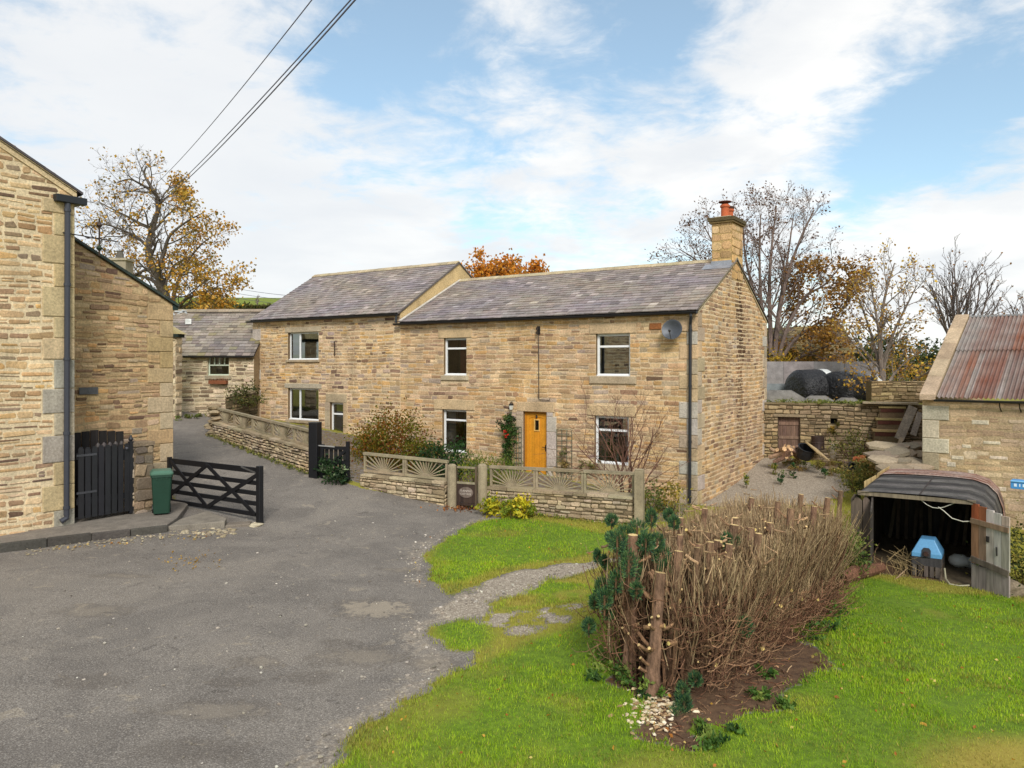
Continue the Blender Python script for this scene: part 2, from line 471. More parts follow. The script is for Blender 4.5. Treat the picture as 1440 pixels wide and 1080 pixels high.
def ground_mat():
    m, nt, out = newmat('ground_surface')
    p = pos(nt)
    a = nt.nodes.new('ShaderNodeAttribute'); a.attribute_name = 'mask'
    sep = nt.nodes.new('ShaderNodeSeparateColor'); L(nt, a.outputs['Color'], sep.inputs[0])
    g, gr, so, dr = sep.outputs[0], sep.outputs[1], sep.outputs[2], a.outputs['Alpha']
    n1 = noise(nt, p, 1.1, 5, .6, .6); n2 = noise(nt, p, 9, 6, .7); n3 = noise(nt, p, 60, 4, .7); nb = noise(nt, p, .35, 4, .55, .8)
    vor = nt.nodes.new('ShaderNodeTexVoronoi'); vor.inputs['Scale'].default_value = 55; L(nt, p, vor.inputs['Vector'])
    # worn tarmac: dark binder, pale rubbed patches, speckled chippings
    asp = mixcol(nt, mrange(nt, n1, .35, .68, 0, 1, True), C(121, 113, 104), C(143, 134, 123))
    asp = mixcol(nt, mrange(nt, nb, .52, .66, 0, .75, True), asp, C(150, 140, 127))
    n4 = noise(nt, p, 2.6, 6, .65, 1.2)
    asp = mixcol(nt, mrange(nt, n4, .60, .68, 0, .8, True), asp, C(98, 90, 82))
    asp = mixcol(nt, mrange(nt, n4, .40, .33, 0, .75, True), asp, C(170, 157, 137))
    asp = mixcol(nt, mrange(nt, n3, .3, .72, 0, .6), mixcol(nt, .28, asp, (0.03, .03, .03), 'MIX'), asp)
    n5 = noise(nt, p, 55, 5, .85)
    asp = mixcol(nt, mrange(nt, n5, .38, .56, .65, 0), asp, C(66, 62, 59))
    asp = mixcol(nt, mrange(nt, n5, .52, .66, 0, .6), asp, C(184, 177, 168))
    # potholes and dusty hollows: pale grit in the middle, a dark rim
    for (px, py, rx, ry, pale) in ((527, 856, .55, .42, 1), (505, 925, .5, .3, 1), (610, 935, .3, .2, 1), (560, 802, .35, .14, 1), (600, 700, .9, .2, 0), (360, 930, .28, .16, 1), (330, 960, .22, .12, 0), (430, 955, .25, .14, 0), (130, 960, .35, .16, 0), (135, 860, .5, .25, 1), (300, 1000, .5, .22, 1), (480, 905, .2, .1, 0), (270, 1055, .45, .2, 0), (170, 810, .45, .12, 1)):
        q = G(px, py)
        sub = nt.nodes.new('ShaderNodeVectorMath'); sub.operation = 'SUBTRACT'; L(nt, p, sub.inputs[0]); sub.inputs[1].default_value = q
        ml = nt.nodes.new('ShaderNodeVectorMath'); ml.operation = 'MULTIPLY'; L(nt, sub.outputs[0], ml.inputs[0]); ml.inputs[1].default_value = (1 / rx, 1 / ry, 0)
        ln_ = nt.nodes.new('ShaderNodeVectorMath'); ln_.operation = 'LENGTH'; L(nt, ml.outputs[0], ln_.inputs[0])
        dd = mth(nt, 'ADD', ln_.outputs['Value'], mth(nt, 'ADD', mth(nt, 'MULTIPLY', mth(nt, 'SUBTRACT', n4, .5), 2.6), mth(nt, 'MULTIPLY', mth(nt, 'SUBTRACT', n2, .5), 2.2)))
        asp = mixcol(nt, mrange(nt, dd, 1.5, .9, 0, .38, True), asp, C(84, 76, 68))
        if pale: asp = mixcol(nt, mrange(nt, dd, 1.0, .5, 0, .55 if px == 527 else .2, True), asp, C(166, 153, 133))
    # fine cracks
    vw = nt.nodes.new('ShaderNodeVectorMath'); vw.operation = 'ADD'; nv = nt.nodes.new('ShaderNodeTexNoise'); nv.inputs['Scale'].default_value = 2.2; L(nt, p, nv.inputs['Vector'])
    L(nt, p, vw.inputs[0]); L(nt, nv.outputs['Color'], vw.inputs[1])
    vk = nt.nodes.new('ShaderNodeTexVoronoi'); vk.feature = 'DISTANCE_TO_EDGE'; vk.inputs['Scale'].default_value = .9; L(nt, vw.outputs[0], vk.inputs['Vector'])
    asp = mixcol(nt, mth(nt, 'MULTIPLY', mrange(nt, vk.outputs['Distance'], .010, .002, 0, .28), mrange(nt, n1, .5, .62, 0, 1, True)), asp, C(56, 52, 46))
    sp = mrange(nt, vor.outputs['Distance'], .0, .5, 1, 0)
    vcol = nt.nodes.new('ShaderNodeSeparateColor'); L(nt, vor.outputs['Color'], vcol.inputs[0])
    asp = mixcol(nt, mth(nt, 'MULTIPLY', mrange(nt, vcol.outputs[0], .82, 1, 0, .8), sp), asp, C(196, 187, 172))
    asp = mixcol(nt, mth(nt, 'MULTIPLY', mrange(nt, vcol.outputs[1], .75, 1, 0, .6), sp), asp, C(50, 47, 45))
    # stony gravel
    v2 = nt.nodes.new('ShaderNodeTexVoronoi'); v2.inputs['Scale'].default_value = 34; L(nt, p, v2.inputs['Vector'])
    vc2 = nt.nodes.new('ShaderNodeSeparateColor'); L(nt, v2.outputs['Color'], vc2.inputs[0])
    grv = mixcol(nt, vc2.outputs[0], C(138, 126, 112), C(190, 178, 160))
    grv = mixcol(nt, mrange(nt, v2.outputs['Distance'], .3, .6, 0, .6), grv, C(116, 104, 88))
    grs = mixcol(nt, mrange(nt, n2, .3, .7, 0, 1), C(70, 92, 18), C(112, 138, 30))
    grs = mixcol(nt, mth(nt, 'MULTIPLY', dr, .8), grs, C(160, 138, 62))
    soi = mixcol(nt, mrange(nt, n2, .3, .7, 0, 1), C(66, 48, 36), C(112, 86, 62))
    def edge(x, k=.55, lo=.42, hi=.58):
        return mrange(nt, mth(nt, 'ADD', x, mth(nt, 'MULTIPLY', mth(nt, 'SUBTRACT', n2, .5), k)), lo, hi, 0, 1, True)
    c = mixcol(nt, edge(gr, .9, .38, .72), asp, grv)
    c = mixcol(nt, edge(so, .9), c, soi)
    c = mixcol(nt, edge(g, .8), c, grs)
    bh = mth(nt, 'ADD', mth(nt, 'MULTIPLY', n3, .6), mth(nt, 'MULTIPLY', vor.outputs['Distance'], -.7))
    bsdf(nt, out, c, .9, bh, .6, .012, 0, .3)
    return m
M['ground'] = ground_mat()

def grid_object(name, sel):
    ny, nx = gx.shape
    idx = np.arange(ny * nx).reshape(ny, nx)
    q = np.stack([idx[:-1, :-1], idx[:-1, 1:], idx[1:, 1:], idx[1:, :-1]], -1)[sel]
    used = np.unique(q); remap = np.full(ny * nx, -1); remap[used] = np.arange(len(used))
    co_ = np.stack([gx.ravel(), gy.ravel(), gz.ravel()], 1)[used]
    fq = remap[q]
    me = bpy.data.meshes.new(name)
    me.vertices.add(len(used)); me.vertices.foreach_set('co', co_.ravel().astype(np.float32))
    me.loops.add(fq.size); me.loops.foreach_set('vertex_index', fq.ravel().astype(np.int32))
    me.polygons.add(len(fq)); me.polygons.foreach_set('loop_start', (np.arange(len(fq)) * 4).astype(np.int32))
    me.polygons.foreach_set('use_smooth', np.ones(len(fq), bool))
    me.update(calc_edges=True)
    at = me.color_attributes.new('mask', 'FLOAT_COLOR', 'POINT')
    arr = np.stack([m_grass.ravel(), m_gravel.ravel(), m_soil.ravel(), m_dry.ravel()], 1)[used].astype(np.float32)
    at.data.foreach_set('color', arr.ravel())
    me.materials.append(M['ground'])
    o = bpy.data.objects.new(name, me); COL.objects.link(o); o['kind'] = 'structure'
    return o
_cell = (m_road[:-1, :-1] > 0) & (m_grass[:-1, :-1] < .5)
grid_object('road', _cell); grid_object('ground', ~_cell)

# ---------------------------------------------------------------- grass blades, loose chippings, fallen leaves
def tri_cloud(name, pos_, dirs, widths, cols, mat):
    """pos_ n x 3 roots, dirs n x 3 (tip offset), widths n x 3 (half width vector)"""
    n = len(pos_)
    v = np.empty((n, 3, 3), np.float32)
    v[:, 0] = pos_ - widths; v[:, 1] = pos_ + widths; v[:, 2] = pos_ + dirs
    me = bpy.data.meshes.new(name)
    me.vertices.add(n * 3); me.vertices.foreach_set('co', v.ravel())
    me.loops.add(n * 3); me.loops.foreach_set('vertex_index', np.arange(n * 3, dtype=np.int32))
    me.polygons.add(n); me.polygons.foreach_set('loop_start', (np.arange(n) * 3).astype(np.int32))
    me.update(calc_edges=True)
    at = me.color_attributes.new('col', 'FLOAT_COLOR', 'POINT')
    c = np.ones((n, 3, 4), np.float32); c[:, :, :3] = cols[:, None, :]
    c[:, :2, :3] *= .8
    at.data.foreach_set('color', c.ravel())
    me.materials.append(mat)
    o = bpy.data.objects.new(name, me); COL.objects.link(o)
    return o

def make_grass():
    xs = []; ys = []
    for (x0, x1, y0, y1, den) in ((-3, 8, 4.5, 9, 3400), (-3, 10, 9, 14, 1900), (-2, 10, 14, 18.5, 900), (2, 12, 16, 24, 700), (-12, -2, 19, 29, 60)):
        n = int((x1 - x0) * (y1 - y0) * den)
        xs.append(rs.uniform(x0, x1, n)); ys.append(rs.uniform(y0, y1, n))
    x = np.concatenate(xs); y = np.concatenate(ys)
    k = np.abs(x / y) < .74; x = x[k]; y = y[k]
    g, gv, so, dr, rd = masks(x, y)
    keep = rs.uniform(0, 1, len(x)) < np.clip((g - .12) * 1.7, 0, 1) * (1 - .8 * so)
    inbuild = (y > 18.0) & (x < 5.3) & (sdist(x, y, GARDEN) < -.3) & (x > 2)
    keep &= ~inbuild
    x, y, dr = x[keep], y[keep], dr[keep]; n = len(x)
    z = H(x, y) + .02
    patch = fbm(x, y, .7, 41); big = fbm(x, y, 2.6, 43)
    clump = fbm(x, y, .22, 47); h = (.024 + .03 * rs.uniform(0, 1, n)) * (.5 + .7 * patch + .8 * np.clip(clump - .35, 0, 1)) * np.where(dr > .5, 1.05, 1)
    a = rs.uniform(0, 6.283, n)
    lean = rs.uniform(.2, .9, n)
    d = np.stack([np.cos(a) * lean * h, np.sin(a) * lean * h, h], 1)
    w = np.stack([-np.sin(a), np.cos(a), np.zeros(n)], 1) * (.0035 + .0012 * y / 6)[:, None] * rs.uniform(.7, 1.3, n)[:, None]
    base = np.array(C(128, 170, 20)); lightc = np.array(C(180, 206, 46)); dark = np.array(C(74, 118, 24)); dry = np.array(C(190, 168, 88))
    t = np.clip((patch - .22) * 1.9 + rs.normal(0, .22, n), 0, 1)[:, None]
    c = base * (1 - t) + lightc * t
    t2 = np.clip((.45 - big) * 3 + rs.normal(0, .2, n), 0, .8)[:, None]
    c = c * (1 - t2) + dark * t2
    t3 = (np.clip(dr * 1.1 + rs.normal(0, .2, n), 0, 1) * .85)[:, None]
    t3 = np.where(rs.uniform(0, 1, n)[:, None] < .05, .9, t3)
    v_ = rs.uniform(0, 1, n)[:, None]; dryv = dry * (.6 + .7 * v_) * (1 - .15 * v_) + np.array(C(150, 150, 60)) * .15
    c = c * (1 - t3) + dryv * t3
    wd = (fbm(x, y, .45, 53) > .63) & (rs.uniform(0, 1, n) < .6); c[wd] = c[wd] * .45 + np.array(C(96, 124, 66)) * .55
    c = c * rs.uniform(.82, 1.2, n)[:, None]
    br = (fbm(x, y, .8, 57) > .66) & (rs.uniform(0, 1, n) < .5); c[br] = c[br] * .4 + np.array(C(150, 128, 70)) * .6
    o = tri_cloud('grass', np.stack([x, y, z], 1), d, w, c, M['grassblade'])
    tag(o, 'bright green mown grass with paler dry patches', 'grass', kind='stuff')
make_grass()

def scatter_stones():
    mb = MB()
    n = 0
    for _ in range(16000):
        y = random.uniform(6, 17.5); x = random.uniform(-5.5, 2.6)
        g, gv, so, dr, rd = [float(v[0]) for v in masks(np.array([x]), np.array([y]))] if False else (0, 0, 0, 0, 0)
        break
    x = rs.uniform(-7, 3, 60000); y = rs.uniform(6, 17.5, 60000)
    g, gv, so, dr, rd = masks(x, y)
    pr = np.where(gv > .5, .16, np.where(gv > .3, .07, .009)) * (g < .35)
    k = rs.uniform(0, 1, len(x)) < pr
    x, y = x[k], y[k]; z = H(x, y)
    for a, b, c in zip(x, y, z):
        s = random.choice((.012, .015, .02, .02, .028, .04)) * random.uniform(.7, 1.3)
        mb.rock((a, b, c + s * .2), s * 1.4, s, s * .7, jit(random.choice((C(170,160,146), C(150,140,126), C(120,112,102), C(190,182,168))), .2), 5)
    o = mb.build('gravel', M['stone']); tag(o, 'loose pale stone chippings along the edge of the tarmac', 'gravel', kind='stuff')
    mb = MB()
    for _ in range(520):
        y = random.uniform(6.5, 18); x = random.uniform(-.35, .68) * y
        if sdist(np.array([x]), np.array([y]), LAWN_MAIN)[0] < -.2 and sdist(np.array([x]), np.array([y]), LAWN_UP)[0] < -.3: continue
        mb.leaf((x, y, hz(x, y) + .05), random.uniform(.03, .06), jit(random.choice((C(196,150,60), C(170,110,50), C(214,190,110))), .2), .7)
    for _ in range(260):
        q = G(random.gauss(655, 18), random.gauss(714, 3)); mb.leaf(q + Vector((0, 0, .03)), random.uniform(.05, .09), jit(random.choice((C(150,90,50), C(176,120,70), C(120,76,48))), .2), .7)
    for _ in range(40):
        t = random.random(); q = G(60 + 260 * t + random.gauss(0, 6), 771 - 20 * t + abs(random.gauss(0, 3))); mb.leaf(q + Vector((0, 0, .02)), random.uniform(.04, .07), jit(random.choice((C(190,150,70), C(176,120,60), C(210,180,110))), .2), .7)
    for _ in range(80):
        q = G(random.gauss(275, 24), random.gauss(790, 6)); mb.leaf(q + Vector((0, 0, .015)), random.uniform(.04, .07), jit(random.choice((C(180,140,70), C(160,130,80), C(196,160,80))), .2), .7)
    o = mb.build('fallen_leaves', M['leaf']); tag(o, 'scattered brown and yellow autumn leaves on the ground', 'leaves', kind='stuff')
scatter_stones()
# ---------------------------------------------------------------- masonry
def stone_poly(mb, f, u0, u1, v0, v1, dep, c, rough=.1):
    w, h = u1 - u0, v1 - v0
    if w < .025 or h < .02: return
    r = min(w, h) * random.uniform(.12, .34); j = min(w, h) * rough
    def q(a, b): return (a + random.uniform(-j, j), b + random.uniform(-j, j))
    o = [q(u0 + r, v0), q(u1 - r, v0), q(u1, v0 + r * .8), q(u1, v1 - r * .8), q(u1 - r, v1), q(u0 + r, v1), q(u0, v1 - r * .8), q(u0, v0 + r * .8)]
    cu, cv = (u0 + u1) / 2, (v0 + v1) / 2
    k = 1 - min(.35, .022 / max(h, .03)); kw = 1 - min(.3, .022 / max(w, .03))
    ta, tb = random.uniform(-.35, .35) * dep, random.uniform(-.35, .35) * dep
    vs = [f(a, b, -.012) for a, b in o] + [f(a, b, dep * .6) for a, b in o]
    top = [(cu + (a - cu) * kw, cv + (b - cv) * k) for a, b in o]
    vs += [f(a, b, dep + ta * (a - cu) / w * 2 + tb * (b - cv) / h * 2) for a, b in top]
    vs.append(f(cu + random.uniform(-.2, .2) * w, cv + random.uniform(-.2, .2) * h, dep * random.uniform(.95, 1.35)))
    n = 8; fs = []
    for i in range(n):
        i2 = (i + 1) % n
        fs += [(i, i2, n + i2, n + i), (n + i, n + i2, 2 * n + i2, 2 * n + i), (2 * n + i, 2 * n + i2, 3 * n)]
    mb.add(vs, fs, c)

def ashlar(mb, f, u0, u1, v0, v1, dep, c, ch=.012):
    """a dressed block with a small chamfer"""
    o = [(u0, v0), (u1, v0), (u1, v1), (u0, v1)]
    i = [(u0 + ch, v0 + ch), (u1 - ch, v0 + ch), (u1 - ch, v1 - ch), (u0 + ch, v1 - ch)]
    vs = [f(a, b, -.02) for a, b in o] + [f(a, b, dep - ch * .6) for a, b in o] + [f(a, b, dep) for a, b in i]
    fs = [(8, 9, 10, 11)]
    for k in range(4):
        k2 = (k + 1) % 4
        fs += [(k, k2, 4 + k2, 4 + k), (4 + k, 4 + k2, 8 + k2, 8 + k)]
    mb.add(vs, fs, c)

def plane_f(O, U, N, V=UP):
    O, U, N, V = Vector(O), Vector(U), Vector(N), Vector(V)
    return lambda u, v, d=0: O + U * u + V * (v - O.z) + N * d

def masonry(mb, f, rng, vlo, vhi, st, openings=(), blocks=(), outline=None):
    """coursed stones over a mortar face. rng(v)->(u0,u1); openings and blocks are (u0,u1,v0,v1[,colour,depth])"""
    # mortar face
    if outline is not None:
        mb.add([f(a, b, 0) for a, b in outline], [tuple(range(len(outline)))], st['mortar'])
    else:
        a, b = rng(vlo)
        us = sorted(set([a, b] + [x for o in openings for x in (o[0], o[1])]))
        vs_ = sorted(set([vlo, vhi] + [x for o in openings for x in (o[2], o[3])]))
        for i in range(len(us) - 1):
            for k in range(len(vs_) - 1):
                cu, cv = (us[i] + us[i + 1]) / 2, (vs_[k] + vs_[k + 1]) / 2
                if any(o[0] < cu < o[1] and o[2] < cv < o[3] for o in openings): continue
                mb.add([f(us[i], vs_[k], 0), f(us[i + 1], vs_[k], 0), f(us[i + 1], vs_[k + 1], 0), f(us[i], vs_[k + 1], 0)], [(0, 1, 2, 3)], st['mortar'])
    for b in blocks:
        ashlar(mb, f, b[0], b[1], b[2], b[3], b[5] if len(b) > 5 else .025, b[4])
    rv = st.get('reveal', .13)
    for o in openings:
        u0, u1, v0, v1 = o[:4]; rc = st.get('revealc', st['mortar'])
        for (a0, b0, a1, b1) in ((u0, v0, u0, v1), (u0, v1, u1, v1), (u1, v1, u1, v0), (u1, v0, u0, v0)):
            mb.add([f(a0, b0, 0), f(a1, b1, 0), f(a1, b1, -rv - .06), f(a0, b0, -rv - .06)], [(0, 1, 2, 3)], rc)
    wob = st.get('wob', .012); gap = st['gap']
    def wf(u, v, d=0): return f(u, v + wob * (math.sin(1.3 * u + .9 * v) + .7 * math.sin(3.3 * u + 2.1 * v + 1)), d)
    v = vlo + random.uniform(0, .05)
    solid = [(o[0], o[1], o[2], o[3]) for o in openings] + [(b[0], b[1], b[2], b[3]) for b in blocks]
    while v < vhi - .02:
        h = min(random.uniform(*st['ch']), vhi - v)
        a, b = rng(v + h * .85)
        cuts = []
        for s in solid:
            ov = min(v + h, s[3]) - max(v, s[2])
            if ov > .22 * h: cuts.append((s[0] - gap * .4, s[1] + gap * .4))
        iv = [(a, b)]
        for c0, c1 in cuts:
            nv = []
            for x0, x1 in iv:
                if c1 <= x0 or c0 >= x1: nv.append((x0, x1)); continue
                if c0 - x0 > .03: nv.append((x0, c0))
                if x1 - c1 > .03: nv.append((c1, x1))
            iv = nv
        for x0, x1 in iv:
            x = x0
            while x < x1 - .02:
                w = random.uniform(*st['len']) * (1.25 if h > sum(st['ch']) / 2 else .9)
                if x1 - x < w * 1.45: w = x1 - x if x1 - x < w * 1.1 else (x1 - x) / 2
                g = gap * random.uniform(.35, .75); d = random.uniform(*st['dep'])
                if random.random() < st.get('split', .14) and h > .1 and w > .14:
                    m = v + h * random.uniform(.4, .6)
                    stone_poly(mb, wf, x + g, x + w - g, v + g, m - g * .7, d, st['pal'](x, v), st['rough'])
                    stone_poly(mb, wf, x + g, x + w - g, m + g * .7, v + h - g, random.uniform(*st['dep']), st['pal'](x, v), st['rough'])
                else:
                    lo = random.uniform(0, .2) * h * st.get('rag', .5); hi = random.uniform(0, .2) * h * st.get('rag', .5)
                    stone_poly(mb, wf, x + g, x + w - g, v + g + lo, v + h - g - hi, d, st['pal'](x, v), st['rough'])
                x += w
        v += h

def palette(items, a=.14):
    tot = sum(w for w, _ in items)
    def f(u, v):
        r = random.uniform(0, tot); q = .5 + .5 * math.sin(u * 1.1 + 1.7 * math.sin(v * 1.3)) * math.sin(v * 1.9 + .8 * math.sin(u * .7))
        for w, c in items:
            r -= w
            if r <= 0: c = jit(dull(c), a); return (c[0] * (.92 + .16 * q), c[1] * (.93 + .12 * q), c[2] * (1.0 - .12 * q))
        return jit(dull(items[-1][1]), a)
    return f

K = 1.0
PAL_COT = palette([(30, C(190,158,112,K)), (26, C(178,146,102,K)), (14, C(200,172,128,K)), (10, C(166,138,104,K)), (9, C(190,150,88,K)), (4, C(146,116,86,K)), (1.2, C(116,90,68,K)), (9, C(172,152,126,K))])
PAL_TALL = palette([(26, C(190,160,116,K)), (22, C(176,146,106,K)), (14, C(204,178,138,K)), (12, C(158,132,104,K)), (8, C(194,156,94,K)), (5, C(136,108,84,K)), (2, C(108,86,70,K)), (10, C(170,152,130,K))])
PAL_FARM = palette([(24, C(190,160,114,K)), (20, C(172,140,98,K)), (14, C(154,126,92,K)), (10, C(140,122,98,K)), (8, C(196,158,96,K)), (4, C(132,104,78,K)), (2.5, C(108,86,68,K)), (12, C(208,180,136,K))])
PAL_OUT = palette([(28, C(176,148,106,K)), (24, C(160,132,94,K)), (14, C(186,160,120,K)), (10, C(142,116,86,K)), (8, C(180,142,88,K)), (6, C(112,88,68,K)), (6, C(156,140,116,K))])
PAL_DRY = palette([(24, C(172,156,126,K)), (20, C(156,140,112,K)), (16, C(186,168,136,K)), (12, C(140,124,98,K)), (4, C(120,104,82,K)), (8, C(176,162,138,K))], .14)
PAL_BACK = palette([(22, C(150,132,96,K)), (20, C(136,118,86,K)), (12, C(160,142,108,K)), (12, C(124,108,80,K)), (4, C(104,90,66,K))], .13)
DRESS = C(192,166,130,K); DRESS2 = C(180,161,136,K); GREYB = C(182,170,157,K)
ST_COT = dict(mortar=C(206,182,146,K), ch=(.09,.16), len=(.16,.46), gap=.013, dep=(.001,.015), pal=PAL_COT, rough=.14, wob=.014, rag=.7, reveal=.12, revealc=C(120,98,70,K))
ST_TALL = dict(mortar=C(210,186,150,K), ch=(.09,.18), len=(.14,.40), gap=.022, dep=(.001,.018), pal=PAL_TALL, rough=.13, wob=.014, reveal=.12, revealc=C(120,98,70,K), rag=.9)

def fac(px, py):
    u = (px - CX) / F; t = (5.05 - u * 20.7) / (.831 + .556 * u); Y = 20.7 + .556 * t
    return t, (HY - py) * Y / F
def fac_rect(x0, y0, x1, y1):
    a, _ = fac(x1, y0); b, _ = fac(x0, y0); m = (x0 + x1) / 2
    return (a, b, fac(m, y1)[1], fac(m, y0)[1])

CC = Vector((5.05, 20.7, 0)); NF = Vector((-.556, -.831, 0)); NG = Vector((.831, -.556, 0))
f_front = plane_f(CC, D1, NF); f_gable = plane_f(CC, D2, NG)
DEPTH = 6.7

# ---------------------------------------------------------------- slates
PAL_SLATE = palette([(30, C(132,124,120)), (24, C(123,115,112)), (14, C(142,133,129)), (7, C(110,102,100)), (2, C(162,152,148)), (5, C(128,117,113))], .06)
def slates(mb, O, U, S, ulen, slen, wid=.27, exp_=.2, pal=PAL_SLATE, lift=.024):
    """overlapping slates laid from eave (O) to ridge: U along the eave, S up the slope"""
    O, U, S = Vector(O), Vector(U).normalized(), Vector(S).normalized()
    N = U.cross(S).normalized()
    if N.z < 0: N = -N
    mb.add([O, O + U * ulen, O + U * ulen + S * slen, O + S * slen], [(0, 1, 2, 3)], C(90, 84, 86))
    mb.add([O - N * .05, O + U * ulen - N * .05, O + U * ulen + S * slen - N * .05, O + S * slen - N * .05], [(0, 3, 2, 1)], C(60, 54, 50))
    row = 0; s = 0.0
    while s < slen:
        e = exp_ * (1.08 - .22 * s / slen); top = min(s + e * 1.25, slen)
        u = -random.uniform(0, wid)
        while u < ulen:
            w = wid * random.uniform(.8, 1.2)
            a, b = max(u + .004, 0), min(u + w - .004, ulen)
            if b - a > .03:
                lf = lift * random.uniform(.8, 1.5); dv = random.uniform(-.012, .012); tw = random.uniform(-.004, .004)
                p0 = O + U * a + S * (s + dv) + N * (lf + tw); p1 = O + U * b + S * (s + dv + random.uniform(-.006, .006)) + N * (lf - tw)
                p2 = O + U * b + S * top + N * .004; p3 = O + U * a + S * top + N * .004
                mb.add([p0, p1, p2, p3, p0 - N * lf, p1 - N * lf, O + U * b + S * top, O + U * a + S * top], [(0, 1, 2, 3), (4, 5, 1, 0), (5, 6, 2, 1), (7, 4, 0, 3)], pal(u, s))
            u += w
        s += e; row += 1

def ridge_tiles(mb, A, B, c, r=.13, n=None):
    A, B = Vector(A), Vector(B); L_ = (B - A).length; n = n or max(3, int(L_ / .46)); d = (B - A) / n
    side = d.cross(UP).normalized()
    for i in range(n):
        p = A + d * i; cc = jit(c, .12)
        for sg in (-1, 1):
            k = random.uniform(-.006, .006)
            q = [p + UP * (.035 + k), p + d * .985 + UP * (.035 + k), p + d * .985 + side * sg * r * 1.3 - UP * .07, p + side * sg * r * 1.3 - UP * .07]
            mb.prism(q if sg < 0 else q[::-1], UP * .03, cc)

def gutter(name, A, B, parent, r=.06, c=C(34,34,36), mat='plastic'):
    mb = MB(); A, B = Vector(A), Vector(B)
    d = (B - A).normalized(); side = d.cross(UP).normalized()
    n = 8; vs = []; fs = []
    for p in (A, B):
        for k in range(n + 1):
            a = math.pi * k / n
            vs.append(p + side * math.cos(a) * r - UP * math.sin(a) * r)
        for k in range(n + 1):
            a = math.pi * (n - k) / n
            vs.append(p + side * math.cos(a) * r * .82 - UP * math.sin(a) * r * .82)
    m = 2 * (n + 1)
    for k in range(m):
        fs.append((k, (k + 1) % m, m + (k + 1) % m, m + k))
    for e, q in ((0, A), (m, B)):
        fs.append(tuple(e + k for k in range(n + 1)))
    mb.add(vs, fs, c)
    mb.box(A - side * .0 - UP * .055 + side * (.0), B - A, side * (-r * .2), UP * .0501, c)
    return mb.build(name, M[mat], parent)

def downpipe(name, top, bot, parent, r=.036, shoe=None, neck=None, c=C(36,38,42)):
    mb = MB(); top, bot = Vector(top), Vector(bot)
    path = ([Vector(neck), Vector(neck) - UP * .1] if neck is not None else []) + [top, bot]
    mb.tube(path, r, 10, c)
    if shoe is not None: mb.tube([bot + UP * .02, bot - UP * .06, bot - UP * .12 + Vector(shoe) * .14], r, 10, c)
    Lz = top.z - bot.z; n = max(2, int(Lz / 1.5))
    for i in range(n + 1):
        z = top.z - .15 - i * (Lz - .3) / n
        mb.lathe((bot.x + (top.x - bot.x) * (z - bot.z) / Lz, bot.y + (top.y - bot.y) * (z - bot.z) / Lz, z), [(r * 1.25, -.03), (r * 1.25, .03)], 10, c)
    return mb.build(name, M['plastic'], parent, smooth=False)

# ---------------------------------------------------------------- windows
WHITE = C(232, 232, 230)
def window(parent, f, rect, bars, inset=.10, fw=.07, c=WHITE, curtain=None, name='window', sill=True, label=None):
    u0, u1, v0, v1 = rect
    mb = MB()
    def rail(a0, a1, b0, b1, d0=-inset - .05, d1=-inset):
        p = [f(a0, b0, d0), f(a1, b0, d0), f(a1, b1, d0), f(a0, b1, d0)]
        mb.box(p[0], p[1] - p[0], p[3] - p[0], f(a0, b0, d1) - p[0], c)
    rail(u0, u1, v0, v0 + fw); rail(u0, u1, v1 - fw, v1)
    rail(u0, u0 + fw, v0 + fw, v1 - fw); rail(u1 - fw, u1, v0 + fw, v1 - fw)
    for kind, fr, w in bars:
        if kind == 'h':
            m = v0 + (v1 - v0) * fr; rail(u0 + fw, u1 - fw, m - w / 2, m + w / 2, -inset - .048, -inset + .004)
        elif kind == 'v':
            m = u0 + (u1 - u0) * fr; rail(m - w / 2, m + w / 2, v0 + fw, v1 - fw, -inset - .048, -inset + .004)
        elif kind == 'vt':          # glazing bar only above a horizontal
            fr, h0 = fr; m = u0 + (u1 - u0) * fr; rail(m - w / 2, m + w / 2, v0 + (v1 - v0) * h0, v1 - fw, -inset - .046, -inset + .004)
    if sill: rail(u0, u1, v0 - .004, v0 + .035, -inset, -inset + .06)
    w_ = mb.build(name, M['upvc'], parent)
    if label: w_['label'] = label
    g = MB(); q = [f(u0 + fw * .8, v0 + fw * .8, -inset - .025), f(u1 - fw * .8, v0 + fw * .8, -inset - .025), f(u1 - fw * .8, v1 - fw * .8, -inset - .025), f(u0 + fw * .8, v1 - fw * .8, -inset - .025)]
    if (q[1] - q[0]).cross(q[3] - q[0]).dot(f(u0, v0, 1) - f(u0, v0, 0)) < 0: q = q[::-1]      # the pane faces outwards
    g.add(q, [(0, 1, 2, 3)], (1, 1, 1))
    g.build('pane', M['glass'], w_)
    if curtain:
        cb = MB(); a0, a1, cc = curtain; n = 14; vs = []
        A, B = u0 + (u1 - u0) * a0, u0 + (u1 - u0) * a1
        for i in range(n + 1):
            for b in (v0 + .02, v1 - .02):
                vs.append(f(A + (B - A) * i / n, b, -inset - .14 - .025 * (i % 2)))
        cb.add(vs, [(2 * i, 2 * i + 2, 2 * i + 3, 2 * i + 1) for i in range(n)], cc)
        cb.build('curtain', M['leaf'], w_)
    return w_

def lintel(rect, ex=.2, h=.26, c=None, lo=.0):
    return (rect[0] - ex, rect[1] + ex, rect[3] + lo, rect[3] + h, c or jit(DRESS, .06), .03)
def sillb(rect, ex=.14, h=.14, c=None, d=.05):
    return (rect[0] - ex, rect[1] + ex, rect[2] - h, rect[2], c or jit(DRESS2, .06), d)

